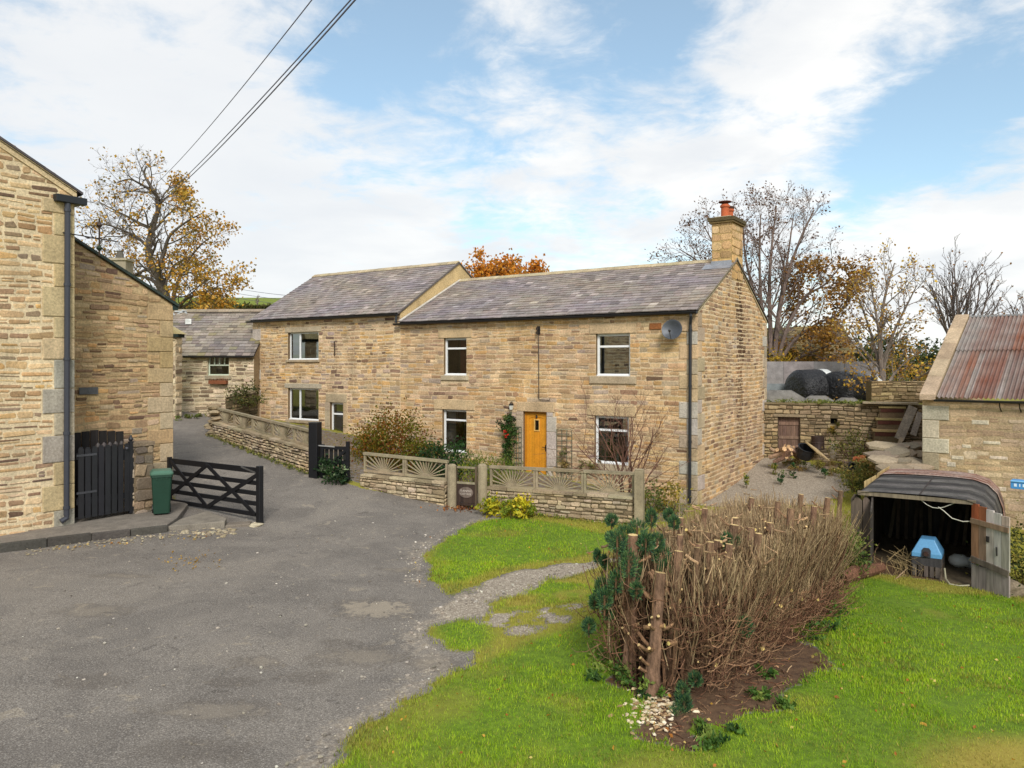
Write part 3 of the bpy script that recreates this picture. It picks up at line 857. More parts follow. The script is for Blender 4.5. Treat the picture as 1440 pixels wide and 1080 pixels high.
def quoins(u_at, sign, v0, v1, cols, big=.5, small=.28, hh=(.32, .42), phase=0, dep=.028):
    out = []; v = v0; k = phase
    while v < v1 - .08:
        h = min(random.uniform(*hh), v1 - v); w = big if k % 2 else small
        a, b = (u_at, u_at + sign * w) if sign > 0 else (u_at + sign * w, u_at)
        out.append((a, b, v + .008, v + h - .008, jit(random.choice(cols), .07), dep)); v += h; k += 1
    return out

# ================================================================ the cottage (right-hand, lower) and the taller house
VB = -4.25
WUR = fac_rect(838, 469, 886, 529); WUL = fac_rect(624, 475, 656, 528); WDR = fac_rect(836, 585, 884, 653); WDL = fac_rect(622, 576, 656, 636)
DOOR = fac_rect(736, 579, 769, 676)
LUP = fac_rect(405, 467, 448, 506); LDN = fac_rect(405, 546, 448, 591); LDR = fac_rect(464, 566, 483, 640)
T_STEP, T_END = 10.79, 18.85
EAVE_R, RIDGE_R, EAVE_L, RIDGE_L = 1.50, 3.27, 1.83, 3.98

cottage = thing('stone_cottage', 'lower stone cottage with an orange door, slate roof and a chimney at its right end', 'house', (5.05, 20.7, -3.84))
mb = MB()
blocks = [lintel(WUR, .2, .27), lintel(WUL, .22, .25), lintel(WDR, .24, .3, C(196,170,132,K)), lintel(WDL, .35, .33, C(200,174,136,K)),
          (DOOR[0] - .28, DOOR[1] + .22, DOOR[3], DOOR[3] + .3, jit(DRESS, .05), .03), sillb(WUR, .2, .22), sillb(WUL, .1, .16), sillb(WDR, .15, .18), sillb(WDL, .12, .16)]
v = DOOR[2]
while v < DOOR[3] - .1:                     # dressed jamb stones beside the door
    h = random.uniform(.42, .62); h = min(h, DOOR[3] - v)
    blocks.append((DOOR[0] - random.choice((.22, .34)), DOOR[0], v + .006, v + h - .006, jit(GREYB, .06), .025))
    blocks.append((DOOR[1], DOOR[1] + random.choice((.16, .26)), v + .006, v + h - .006, jit(DRESS2, .06), .025)); v += h
blocks += quoins(0, 1, VB, EAVE_R - .1, [DRESS2, DRESS, DRESS, C(168,150,122,K), C(186,178,164,K)], .52, .3, (.34, .46))
blocks.append((1.05, 1.4, 1.0, 1.18, C(150,96,56,K), .03))
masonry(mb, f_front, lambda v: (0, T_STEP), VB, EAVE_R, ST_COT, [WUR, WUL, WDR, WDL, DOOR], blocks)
fw = mb.build('front_wall', M['stone'], cottage)

# gable: coursed stone, with the old soot and damp run below the chimney
def pal_gable(u, v):
    c = palette([(30, C(184,152,108,K)), (22, C(168,138,98,K)), (14, C(152,124,92,K)), (8, C(128,102,78,K)), (8, C(190,152,94,K)), (8, C(178,160,132,K))])(u, v)
    d = abs(u - (3.62 + .1 * math.sin(v * 2.1) - .1 * max(0, -v - 1)))
    w = .42 + .1 * math.sin(v * 5)
    if d < w and v > -2.6:
        k = min(1, 1.5 * (1 - d / w) + .3) * (1 if v > .2 else .8 if v > -1 else .55)
        c = mixc(c, mixc(C(62, 42, 28, K), C(136, 92, 52, K), random.random() * (.9 if v < 0 else .35)), k * random.uniform(.75, 1))
    return c
ST_GAB = dict(mortar=C(214,190,154,K), ch=(.10,.15), len=(.14,.36), gap=.024, dep=(.003,.014), pal=pal_gable, rough=.12, wob=.012, rag=.6)
sl = (RIDGE_R - EAVE_R) / (DEPTH / 2)
def rng_g(v):
    if v < EAVE_R: return (0, DEPTH)
    k = (v - EAVE_R) / sl; return (k + .05, DEPTH - k - .05)
mb = MB()
bl = quoins(0, 1, VB, EAVE_R - .05, [GREYB, DRESS, DRESS2, C(168,150,122,K)], .5, .28, (.34, .46), 1)
bl += quoins(DEPTH, -1, VB, EAVE_R - .05, [GREYB, C(150,140,122,K), DRESS2], .46, .26, (.34, .46))
masonry(mb, f_gable, rng_g, VB, RIDGE_R - .05, ST_GAB, (), bl, [(0, VB), (DEPTH, VB), (DEPTH, EAVE_R), (DEPTH / 2, RIDGE_R), (0, EAVE_R)])
# pointed verge under the slates
for s_ in (0, 1):
    a = f_gable(0 if s_ == 0 else DEPTH, EAVE_R - .08, 0); b = f_gable(DEPTH / 2, RIDGE_R - .08, 0)
    mb.box(a, b - a, UP * .1, NG * .03, C(176, 160, 128, K))
mb.build('gable_wall', M['stone'], cottage)
mb = MB()
bk = lambda t, v, d=0: CC + D2 * DEPTH + D1 * t + UP * v
mb.add([bk(0, VB), bk(T_STEP, VB), bk(T_STEP, EAVE_R), bk(0, EAVE_R)], [(0, 1, 2, 3)], C(150,124,92,K))
for z in (-3.75, -1.25, 1.35):             # floors and ceiling seen dimly through the windows
    mb.add([f_front(.1, z, -.3), f_front(T_STEP - .1, z, -.3), f_front(T_STEP - .1, z, -6.5), f_front(.1, z, -6.5)], [(0, 1, 2, 3)], C(120, 110, 98))
for t in (.3, 3.6, 5.5, 8.2, T_STEP - .05):
    mb.add([f_front(t, VB, -.25), f_front(t, 1.4, -.25), f_front(t, 1.4, -6.6), f_front(t, VB, -6.6)], [(0, 1, 2, 3)], C(130, 122, 110))
mb.add([f_front(0, VB, -3.2), f_front(T_STEP, VB, -3.2), f_front(T_STEP, 1.4, -3.2), f_front(0, 1.4, -3.2)], [(0, 1, 2, 3)], C(110, 102, 92))
mb.build('back_wall', M['stone'], cottage)

def roof(parent, t0, t1, ez, rz, over=.14, name='roof', ov0=.05, ov1=0):
    mb = MB(); half = DEPTH / 2
    slope = (rz - ez) / (half + over)
    e0 = f_front(t0 - ov0, ez, over); Ln = t1 + ov1 - t0 + ov0
    S = (D2 + UP * slope).normalized(); sl_ = (half + over) / D2.length * math.sqrt(1 + slope ** 2)
    slates(mb, e0, D1, S, Ln, sl_)
    e1 = CC + D2 * (DEPTH + over) + D1 * (t1 + ov1) + UP * ez
    S2 = (-D2 + UP * slope).normalized()
    slates(mb, e1, -D1, S2, Ln, sl_, wid=.5, exp_=.3)
    o = mb.build(name, M['slate'], parent)
    rt = MB()
    ridge_tiles(rt, f_front(t0 - ov0, rz, -half) + UP * .0, f_front(t1 + ov1, rz, -half), C(176, 160, 130, K))
    rt.build('ridge_tiles', M['stone'], o)
    return o
rf = roof(cottage, 0, T_STEP - .02, EAVE_R, RIDGE_R)
gutter('gutter', f_front(-.05, EAVE_R - .04, .2), f_front(T_STEP + .12, EAVE_R - .04, .2), cottage, .07)
dp_t = .17
downpipe('downpipe', f_front(dp_t, 1.1, .09), f_front(dp_t + .02, -3.75, .09), cottage, .042, neck=f_front(dp_t - .05, EAVE_R - .06, .19))

# chimney
ch0, ch1, cs0, cs1 = 0.0, .62, 2.95, 4.0
mb = MB()
PAL_CH = palette([(20, C(196,160,98,K)), (16, C(184,148,92,K)), (10, C(206,174,116,K)), (6, C(150,118,76,K))])
ST_CH = dict(mortar=C(176,148,100,K), ch=(.22,.3), len=(.28,.5), gap=.018, dep=(.008,.022), pal=PAL_CH, rough=.05, wob=.0, split=0)
ztop = 4.36
fa = lambda u, v, d=0: CC + D2 * cs0 + D1 * u + UP * v + NF * d
fb = lambda u, v, d=0: CC + D2 * (cs0 + u) + UP * v + NG * (d + .004)
fcd = lambda u, v, d=0: CC + D1 * ch1 + D2 * (cs0 + u) + UP * v - NG * d
fd = lambda u, v, d=0: CC + D2 * cs1 + D1 * u + UP * v - NF * d
masonry(mb, fa, lambda v: (0, ch1), 2.7, ztop, ST_CH); masonry(mb, fb, lambda v: (0, cs1 - cs0), 2.6, ztop, ST_CH)
masonry(mb, fcd, lambda v: (0, cs1 - cs0), 2.7, ztop, ST_CH); masonry(mb, fd, lambda v: (0, ch1), 2.7, ztop, ST_CH)
def chbox(e, z0, z1, c): mb.box(CC + D1 * (ch0 - e) + D2 * (cs0 - e) + UP * z0, D1 * (ch1 - ch0 + 2 * e), D2 * (cs1 - cs0 + 2 * e), UP * (z1 - z0), c)
chbox(.07, ztop, ztop + .06, C(120, 100, 66, K)); chbox(.1, ztop + .06, ztop + .17, C(88, 76, 52, K)); chbox(-.06, ztop + .17, ztop + .22, C(190, 176, 146, K))
chim = mb.build('chimney', M['stone'], rf)
for k, (s_, h_) in enumerate(((cs0 + .3, .42), (cs0 + .72, .36))):
    mb = MB(); ctr = CC + D1 * .31 + D2 * s_ + UP * (ztop + .2)
    mb.lathe(ctr, [(.15, 0), (.15, .03), (.125, .05), (.12, h_ - .1), (.15, h_ - .09), (.15, h_ - .04), (.115, h_)], 16, C(176, 92, 58))
    if k == 0:
        mb.lathe(ctr + UP * h_, [(.1, 0), (.1, .05), (.2, .06), (.2, .085), (.05, .11)], 16, C(88, 46, 36))
    else:
        mb.lathe(ctr + UP * h_, [(.16, .0), (.17, .05), (.04, .09)], 16, C(80, 60, 52))
    mb.build('chimney_pot', M['clay'], chim, smooth=False)
mb = MB()                                   # lead flashing round the chimney foot
slp = (RIDGE_R - EAVE_R) / (DEPTH / 2 + .14)
def on_roof(t, s, d=0): return CC + D1 * t + D2 * s + UP * (EAVE_R + (s + .14) * slp + d)
for a, b, c_, d_ in ((-.04, ch1 + .22, cs0 - .34, cs0 + .02),):
    mb.add([on_roof(a, c_, .035), on_roof(b, c_, .035), on_roof(b, d_, .04), on_roof(a, d_, .04), on_roof(b, cs0, .3), on_roof(a, cs0, .3)], [(0, 1, 2, 3)], C(150, 152, 158))
mb.add([fa(-.0, 2.95, .032), fa(ch1 + .02, 2.95, .032), fa(ch1 + .02, 3.2, .032), fa(0, 3.2, .032)], [(0, 1, 2, 3)], C(150, 152, 158))
mb.build('flashing', M['metal'], rf)

# windows and door of the cottage
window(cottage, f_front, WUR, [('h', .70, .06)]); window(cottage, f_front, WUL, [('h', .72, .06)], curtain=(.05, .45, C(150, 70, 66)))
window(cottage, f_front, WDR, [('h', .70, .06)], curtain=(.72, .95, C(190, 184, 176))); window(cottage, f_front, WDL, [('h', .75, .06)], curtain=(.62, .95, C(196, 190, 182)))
def door():
    u0, u1, v0, v1 = DOOR; mb = MB(); oak = C(206, 138, 34); oak2 = C(190, 122, 26)
    def bx(a0, a1, b0, b1, d0, d1, c): mb.box(f_front(a0, b0, d0), D1 * (a1 - a0), UP * (b1 - b0), NF * (d1 - d0), c)
    bx(u0, u0 + .05, v0, v1, -.16, -.09, oak2); bx(u1 - .05, u1, v0, v1, -.16, -.09, oak2); bx(u0 + .05, u1 - .05, v1 - .05, v1, -.16, -.09, oak2)
    a, b, top = u0 + .055, u1 - .055, v1 - .06
    bx(a, a + .1, v0, top, -.15, -.105, oak); bx(b - .1, b, v0, top, -.15, -.105, oak); bx(a + .1, b - .1, v0, v0 + .14, -.15, -.105, oak)
    n = 12                                  # arched head rail
    for i in range(n):
        s0, s1 = a + .1 + (b - a - .2) * i / n, a + .1 + (b - a - .2) * (i + 1) / n
        x = (i + .5) / n * 2 - 1; bx(s0, s1, top - .1 - .06 * x * x, top, -.15, -.106, oak)
    m = (a + b) / 2; wv0, wv1 = v1 - .58, v1 - .27
    nb = 6
    for i in range(nb):
        s0, s1 = a + .1 + (b - a - .2) * i / nb, a + .1 + (b - a - .2) * (i + 1) / nb
        for lo, hi in ((v0 + .14, wv0), (wv1, top - .1)) if s1 > m - .09 and s0 < m + .09 else ((v0 + .14, top - .1),):
            bx(s0 + .003, s1 - .003, lo, hi, -.15, -.122 - .002 * (i % 2), jit(oak, .06))
    for (x0, x1, y0, y1) in ((m - .1, m - .075, wv0 - .03, wv1 + .03), (m + .075, m + .1, wv0 - .03, wv1 + .03), (m - .075, m + .075, wv0 - .03, wv0), (m - .075, m + .075, wv1, wv1 + .03)):
        bx(x0, x1, y0, y1, -.15, -.1, C(222, 176, 96))
    d = mb.build('door', M['paint'], cottage)
    g = MB(); g.add([f_front(m - .08, wv0, -.13), f_front(m + .08, wv0, -.13), f_front(m + .08, wv1, -.13), f_front(m - .08, wv1, -.13)], [(3, 2, 1, 0)], (1, 1, 1)); g.build('pane', M['glass'], d)
    h = MB(); h.box(f_front(a + .03, v0 + .92, -.105), D1 * .035, UP * .2, NF * .012, C(40, 36, 34)); h.tube([f_front(a + .05, v0 + 1.05, -.1), f_front(a + .05, v0 + 1.05, -.05), f_front(a + .15, v0 + 1.05, -.05)], .011, 8, C(40, 36, 34)); h.build('handle', M['metal'], d)
    k = MB(); k.lathe(f_front(m, wv1 + .1, -.1), [(.035, 0), (.035, .015), (.018, .03)], 10, C(50, 44, 40), NF); k.box(f_front(m - .02, wv1 + .06, -.1), D1 * .04, UP * .1, NF * .02, C(50, 44, 40)); k.build('door_knocker', M['metal'], d)
    s = MB(); s.box(f_front(u0 - .1, v0 - .15, -.2), D1 * (u1 - u0 + .2), UP * .15, NF * .45, C(168, 156, 138, K)); s.build('doorstep', M['stone'], cottage)
door()

# ---------------------------------------------------------------- taller house
house = thing('stone_house', 'taller stone house with wide two-pane windows joined to the left end of the cottage', 'house', tuple(f_front(T_STEP, -3.2)))
mb = MB()
bl = [lintel(LUP, .16, .2, C(176,160,134,K)), lintel(LDN, .18, .18, C(176,164,142,K)), sillb(LUP, .08, .09, C(168,150,124,K), .07), sillb(LDN, .08, .11, C(168,150,124,K), .07),
      (LDR[0] - .18, LDR[1] + .2, LDR[3], LDR[3] + .32, C(176,158,128,K), .03)]
v = LDR[2]
while v < LDR[3] - .05:
    h = min(random.uniform(.5, .7), LDR[3] - v)
    bl.append((LDR[0] - .2, LDR[0], v + .005, v + h - .005, jit(DRESS, .05), .025)); bl.append((LDR[1], LDR[1] + .26, v + .005, v + h - .005, jit(DRESS2, .05), .025)); v += h
bl += quoins(T_END, -1, -3.4, EAVE_L - .15, [GREYB, DRESS, DRESS2], .5, .3, (.34, .48))
masonry(mb, f_front, lambda v: (T_STEP, T_END), -3.6, EAVE_L, ST_TALL, [LUP, LDN, LDR], bl)
mb.box(f_front(14.05, .35, .005), D1 * .03, UP * .55, NF * .03, C(70, 56, 46))
mb.build('front_wall', M['stone'], house)
mb = MB(); half = DEPTH / 2
gr = lambda s, z, d=0: CC + D1 * (T_STEP - d) + D2 * s + UP * z
mb.add([gr(0, VB), gr(DEPTH, VB), gr(DEPTH, EAVE_L), gr(half, RIDGE_L), gr(0, EAVE_L)], [(0, 1, 2, 3, 4)], C(196, 170, 124, K))
gl = lambda s, z: CC + D1 * T_END + D2 * s + UP * z
mb.add([gl(0, VB), gl(0, EAVE_L), gl(half, RIDGE_L), gl(DEPTH, EAVE_L), gl(DEPTH, VB)], [(0, 1, 2, 3, 4)], C(150, 124, 92, K))
mb.add([CC + D2 * DEPTH + D1 * T_STEP + UP * VB, CC + D2 * DEPTH + D1 * T_END + UP * VB, CC + D2 * DEPTH + D1 * T_END + UP * EAVE_L, CC + D2 * DEPTH + D1 * T_STEP + UP * EAVE_L], [(0, 1, 2, 3)], C(150, 124, 92, K))
for z in (-3.1, -.75, 1.6):
    mb.add([f_front(T_STEP + .1, z, -.3), f_front(T_END - .1, z, -.3), f_front(T_END - .1, z, -6.5), f_front(T_STEP + .1, z, -6.5)], [(0, 1, 2, 3)], C(120, 110, 98))
mb.add([f_front(T_STEP, VB, -3.0), f_front(T_END, VB, -3.0), f_front(T_END, 1.7, -3.0), f_front(T_STEP, 1.7, -3.0)], [(0, 1, 2, 3)], C(110, 102, 92))
# coping slabs of the rendered gable where it rises above the lower roof
k = (RIDGE_L - EAVE_L) / (half + .14)
mb.build('gable_wall', M['stone'], house)
rfl = roof(house, T_STEP, T_END, EAVE_L, RIDGE_L, ov0=.0, ov1=.08)
mb = MB()
for (s0, s1) in ((-.14, half), (DEPTH + .14, half)):
    a = CC + D1 * (T_STEP - .045) + D2 * s0 + UP * (EAVE_L - .04); b = CC + D1 * (T_STEP - .045) + D2 * s1 + UP * (RIDGE_L - .04)
    mb.box(a, b - a, UP * .055, D1 * .044, C(92, 84, 80))
mb.build('verge_slates', M['slate'], rfl)
mb = MB()
a = on_roof(T_STEP - .03, -.1, .03); b = on_roof(T_STEP - .03, half, .03)
mb.box(a, b - a, -D1 * .1, UP * .03, C(196, 190, 180)); mb.build('flashing', M['concrete'], rfl)
gutter('gutter', f_front(T_STEP - .02, EAVE_L - .04, .2), f_front(T_END + .12, EAVE_L - .04, .2), house, .07)
downpipe('downpipe', f_front(T_STEP + .03, EAVE_L - .06, .18), f_front(T_STEP + .03, EAVE_R - .02, .2), house, .035)
window(house, f_front, LUP, [('v', .66, .07)], fw=.06); window(house, f_front, LDN, [('v', .66, .07)], fw=.06)
window(house, f_front, LDR, [('h', .78, .06)], fw=.07, sill=False, name='glazed_door')
mb = MB()                                   # potted plant and box on the kitchen sill
pw = f_front(LDN[0] + .32, LDN[2] + .06, -.32)
for _ in range(90): mb.leaf(pw + Vector((random.gauss(0, .12), random.gauss(0, .06), .22 + abs(random.gauss(0, .16)))), .09, jit(C(70, 110, 50)))
o = thing('potted_plant', 'x', 'plant', tuple(pw)); mb.build('foliage', M['leaf'], o); mb = MB(); mb.lathe(pw, [(.06, 0), (.09, .16)], 10, C(214, 206, 190)); mb.build('pot', M['clay'], o); tag(o, 'green house plant in a pale pot on the inside sill of the lower wide window', 'plant')

# fittings on the front wall
sd = thing('satellite_dish', 'grey satellite dish fixed high on the cottage wall beside the downpipe', 'satellite dish', tuple(f_front(.75, 1.0, .3)))
dish_c = f_front(.62, .98, .3); ax = (NF + D1 * -.15 + UP * .25).normalized()
mb = MB(); n = 24; prof = [(.02, -.09), (.12, -.075), (.22, -.035), (.28, .0), (.285, .0), (.225, -.05), (.12, -.09), (.02, -.105)]
mb.lathe(dish_c, prof, n, C(74, 77, 82), ax); mb.build('reflector', M['metal'], sd, smooth=True)
mb = MB(); mb.tube([dish_c - ax * .1, f_front(.66, .9, .12), f_front(.66, .9, .0)], .018, 8, C(80, 82, 84)); mb.box(f_front(.6, .8, 0), D1 * .12, UP * .2, NF * .02, C(90, 92, 94)); mb.build('wall_bracket', M['metal'], sd)
mb = MB(); tip = dish_c + ax * .3 - UP * .12; mb.tube([dish_c - UP * .27 - ax * .0, dish_c - UP * .28 + ax * .12, tip], .011, 6, C(80, 82, 84)); mb.lathe(tip, [(.02, -.05), (.035, 0), (.035, .03)], 10, C(60, 60, 62), -ax); mb.build('receiver_arm', M['metal'], sd)

tb, zb = fac(758, 465)
mb = MB(); mb.box(f_front(tb - .05, zb - .12, .0), D1 * .1, UP * .26, NF * .03, C(50, 46, 42))
for dz in (-.07, .05):
    mb.tube([f_front(tb, zb + dz, .02), f_front(tb, zb + dz, .12)], .012, 6, C(60, 56, 52)); mb.lathe(f_front(tb, zb + dz - .05, .13), [(.02, 0), (.035, .03), (.025, .05), (.035, .08), (.015, .1)], 10, C(70, 58, 50))
o = mb.build('insulator_bracket', M['metal']); tag(o, 'dark cable bracket with insulators under the cottage gutter', 'bracket')
mb = MB(); z1 = fac(759, 562)[1]
mb.tube([f_front(tb, zb - .1, .045), f_front(tb - .02, (zb + z1) / 2, .045), f_front(tb - .02, z1 + .03, .045), f_front(tb - .06, z1, .045), f_front(tb - .4, z1 - .01, .045), f_front(tb - .42, z1 + .05, .045)], .011, 6, C(48, 42, 38))
o = mb.build('wall_cable', M['plastic']); tag(o, 'black cable clipped down the cottage wall to above the front door', 'cable')
tl, zl = fac(722, 570)
wl_ = thing('wall_lantern', 'small black carriage lantern above the climbing rose left of the orange door', 'lamp', tuple(f_front(tl, zl - .2, .12)))
mb = MB(); p = f_front(tl, zl - .14, .14)
mb.lathe(p, [(.045, 0), (.075, .15), (.09, .155), (.02, .22), (.02, .25)], 6, C(36, 34, 34)); mb.tube([f_front(tl, zl + .02, 0), f_front(tl, zl + .12, .1), p + UP * .24], .012, 6, C(36, 34, 34)); mb.build('lantern_body', M['metal'], wl_)
mb = MB(); mb.lathe(p + UP * .01, [(.05, 0), (.078, .13)], 6, C(200, 200, 190)); mb.build('lantern_glass', M['upvc'], wl_)
def trellis(x0, x1, y0, y1, label):
    r = fac_rect(x0, y0, x1, y1); mb = MB(); c = C(112, 112, 92)
    for i in range(4):
        u = r[0] + (r[1] - r[0]) * i / 3; mb.bar(f_front(u, r[2], .035), f_front(u, r[3], .035), .018, .012, NF, jit(c))
    n = int((r[3] - r[2]) / .16)
    for i in range(n + 1):
        v = r[2] + (r[3] - r[2]) * i / n; mb.bar(f_front(r[0], v, .049), f_front(r[1], v, .049), .018, .012, NF, jit(c))
    o = mb.build('trellis', M['wood']); tag(o, label, 'trellis')
trellis(784, 805, 604, 672, 'bare grey-green trellis on the wall right of the orange door'); trellis(724, 734, 600, 672, 'narrow trellis behind the climbing rose at the left of the orange door')

# ================================================================ farmhouse gable at the far left, the outbuilding behind it
C1 = Vector((-9.18, 15.95, 0))
farm = thing('farmhouse', 'tall farmhouse gable in pale pointed stone at the left edge, with a black downpipe', 'house', (-9.18, 15.95, -3.3))
f_farm = plane_f(C1, D2, NG)
ST_FARM = dict(mortar=C(218,198,162,K), ch=(.10,.20), len=(.2,.56), gap=.034, dep=(.004,.016), pal=PAL_FARM, rough=.17, wob=.02, rag=1.1, split=.12)
zc, fsl = 3.66, .51
mb = MB(); uL = -5.5
bl = quoins(0, -1, -3.5, zc - .25, [C(166,154,132,K), C(190,168,128,K), C(158,150,136,K), C(194,174,136,K)], .62, .4, (.4, .62), 0)
masonry(mb, f_farm, lambda v: (uL, min(0, (zc - v) / fsl) - (.02 if v > zc - .3 else 0)), -3.6, zc + 2.5, ST_FARM, (), bl, [(uL, -3.6), (0, -3.6), (0, zc), (uL, zc - uL * fsl)])
mb.add([f_farm(0, -3.6), f_farm(0, -3.6) + D1 * 9, f_farm(0, zc) + D1 * 9, f_farm(0, zc)], [(0, 1, 2, 3)], C(160, 134, 98, K))
a = f_farm(.04, zc - .16, .003); b = f_farm(uL, zc - .16 - (uL - .04) * fsl, .003)
mb.box(a, b - a, UP * .17, NG * .03, C(206, 184, 146, K))
mb.build('gable_wall', M['stone'], farm)
mb = MB()
S_ = (-D2 + UP * fsl).normalized()
slates(mb, f_farm(.16, zc - .05, .06), D1, S_, 9, 6.2)
a = f_farm(.16, zc - .07, .06); mb.box(a, S_ * 6.2, D1 * .12, UP * .05, C(82, 76, 78))
mb.build('roof', M['slate'], farm)
mb = MB(); mb.box(f_farm(-.42, zc - .3, .0), D2 * .62, NG * .15, UP * .15, C(30, 32, 36)); mb.box(f_farm(.05, zc - .28, .0), D2 * .14, D1 * 8, UP * .12, C(30, 32, 36)); mb.build('gutter', M['plastic'], farm, bevel=.01)
downpipe('downpipe', f_farm(-.17, zc - .3, .08), f_farm(-.19, -3.1, .08), farm, .055, shoe=(-.5, -.6, 0), c=C(54, 56, 64))

MO = 1.0
C2 = C1 + D1 * MO; f_out = plane_f(C2, D2, NG); uR = 2.86; zr, osl = 1.53, .53
out = thing('outbuilding', 'brown rubble-stone outbuilding with a sloping roof edge behind the black picket gate', 'building', tuple(f_out(uR, -3.3)))
mb = MB()
ST_OUT = dict(mortar=C(180,156,118,K), ch=(.09,.18), len=(.16,.44), gap=.014, dep=(.0,.022), pal=PAL_OUT, rough=.17, wob=.018, rag=1.2, split=.2)
bl = quoins(uR, -1, -3.5, zr - .05, [C(176,156,128,K), C(184,160,120,K), C(176,150,110,K), C(164,150,134,K)], .66, .34, (.34, .46), 1)
masonry(mb, f_out, lambda v: (-2.2, min(uR, uR - (v - zr) / osl) - .02), -3.7, zr + 2.6, ST_OUT, (), bl, [(-2.2, -3.7), (uR, -3.7), (uR, zr), (-2.2, zr + (uR + 2.2) * osl)])
mb.add([f_out(uR, -3.7), f_out(uR, -3.7) + D1 * 7, f_out(uR, zr) + D1 * 7, f_out(uR, zr)], [(0, 1, 2, 3)], C(150, 126, 94, K))
mb.build('gable_wall', M['stone'], out)
mb = MB(); S_ = (-D2 + UP * osl).normalized(); slates(mb, f_out(uR + .14, zr - .05, .05), D1, S_, 7, 5.6)
a = f_out(uR + .14, zr - .08, .05); mb.box(a, S_ * 5.6, D1 * .1, UP * .07, C(44, 56, 50)); mb.build('roof', M['slate'], out)
mb = MB(); mb.box(f_out(uR - .02, zr - .16, .03), D2 * .15, D1 * 6, UP * .12, C(28, 44, 38)); mb.build('gutter', M['plastic'], out)

# wrought bracket, plaque
mb = MB(); pb = f_farm(.0, 2.72, .06)
mb.tube([f_farm(-.25, 2.74, .05), f_farm(.95, 2.7, .05)], .012, 6, C(50, 46, 44))
for r, cx, cz in ((.12, .25, .12), (.12, .62, -.1), (.14, .45, .14)):
    mb.tube([f_farm(cx + r * math.cos(a), 2.7 + cz + r * math.sin(a), .05) for a in [i * .55 for i in range(11)]], .01, 5, C(60, 50, 46))
mb.tube([f_farm(.5, 3.15, .05), f_farm(.5, 2.35, .05)], .02, 6, C(60, 48, 40)); mb.lathe(f_farm(.5, 2.95, .05), [(.02, 0), (.06, .05), (.02, .12)], 8, C(66, 50, 40)); mb.lathe(f_farm(.5, 2.45, .05), [(.02, 0), (.07, .06), (.02, .12)], 8, C(46, 60, 44))
o = mb.build('iron_bracket', M['metal']); tag(o, 'wrought-iron scroll bracket on the farmhouse corner', 'bracket')
mb = MB(); mb.box(f_out(.58, -.66, .03), D2 * .42, UP * .16, NG * .025, C(84, 84, 84)); 
pl = mb.build('wall_plaque', M['slate'], bevel=.006); tag(pl, 'grey slate name plaque on the outbuilding wall', 'sign')

# passage: dark fence, picket gate, pier
mb = MB()
for i in range(9):
    mb.box(f_out(-.3 + i * .19, -3.4, .38), D2 * .17, NG * .03, UP * (1.98 + random.uniform(-.03, .03) - .01 * i), jit(C(40, 36, 34), .3))
o = mb.build('board_fence', M['wood']); tag(o, 'dark old board fence behind the black picket gate', 'fence')
pg = thing('picket_gate', 'black vertical-board picket gate between the farmhouse and the stone pier', 'gate', tuple(f_farm(.05, -3.3)))
mb = MB(); BL = C(33, 33, 36)
for i in range(8):
    u = .08 + i * .142; h = random.uniform(-.01, .01)
    a = f_farm(u, -3.24, .02); t = 1.5 + h - .0 * i
    mb.prism([a, a + D2 * .112, a + D2 * .112 + UP * (t - .05), a + D2 * .085 + UP * t, a + D2 * .028 + UP * t, a + UP * (t - .05)], NG * -.024, jit(BL, .15))
mb.build('pickets', M['paint'], pg)
mb = MB()
for z, hh in ((-2.95, .12), (-1.99, .13)): mb.box(f_farm(.06, z, -.005), D2 * 1.16, NG * -.04, UP * hh, BL)
mb.bar(f_farm(.1, -2.85, -.03), f_farm(1.18, -1.95, -.03), .1, .03, NG, BL)
mb.build('rails', M['paint'], pg)
for z in (-2.72, -1.93):
    mb = MB(); mb.box(f_farm(.04, z, .021), D2 * .42, UP * .045, NG * .008, C(76, 76, 80)); mb.build('strap_hinge', M['metal'], pg)
mb = MB(); mb.lathe(f_farm(1.1, -1.84, .02), [(.03, 0), (.03, .05), (.01, .06)], 8, C(84, 84, 90), NG); mb.build('latch', M['metal'], pg)
mb = MB(); mb.cbox(f_farm(1.235, -2.5, -.02), .09, .09, 1.6, BL, rz=.98); mb.lathe(f_farm(1.235, -1.7, -.02), [(.03, 0), (.055, .05), (.03, .1), (.02, .14)], 8, BL)
o = mb.build('gate_post', M['paint']); tag(o, 'slim black post with a finial at the latch side of the picket gate', 'gate post')
mb = MB()
for i in range(5):
    u = .62 + i * .13; q = f_farm(u, -1.78, -.3); mb.box(q - UP * 1.5, D2 * .07, D1 * .02, UP * 1.44, jit(C(48, 44, 44), .2)); mb.lathe(q + D2 * .035 - UP * .07, [(.02, 0), (.055, .06), (.05, .1), (.015, .15)], 8, jit(C(62, 56, 54), .2))
o = mb.build('finial_railing', M['paint']); tag(o, 'dark railing with round finials just behind the picket gate', 'railing')
mb = MB(); f_pier = plane_f(f_farm(1.28, 0, .06), D2, NG); ST_PIER = dict(mortar=C(120,104,82,K), ch=(.16,.3), len=(.2,.44), gap=.02, dep=(.01,.035), pal=palette([(10, C(150,130,104,K)), (8, C(108,98,84,K)), (6, C(92,84,74,K)), (4, C(160,148,130,K))]), rough=.14, wob=.01)
masonry(mb, f_pier, lambda v: (0, .44), -3.45, -1.8, ST_PIER)
for f2 in (lambda u, v, d=0: f_pier(.44, v, -u) + D2 * d, lambda u, v, d=0: f_pier(0, v, -u) - D2 * d): masonry(mb, f2, lambda v: (0, .36), -3.45, -1.8, ST_PIER)
ashlar(mb, lambda u, v, d=0: f_pier(u, -1.8 + d, -v), -.02, .46, -.03, .4, .07, C(128, 112, 92, K))
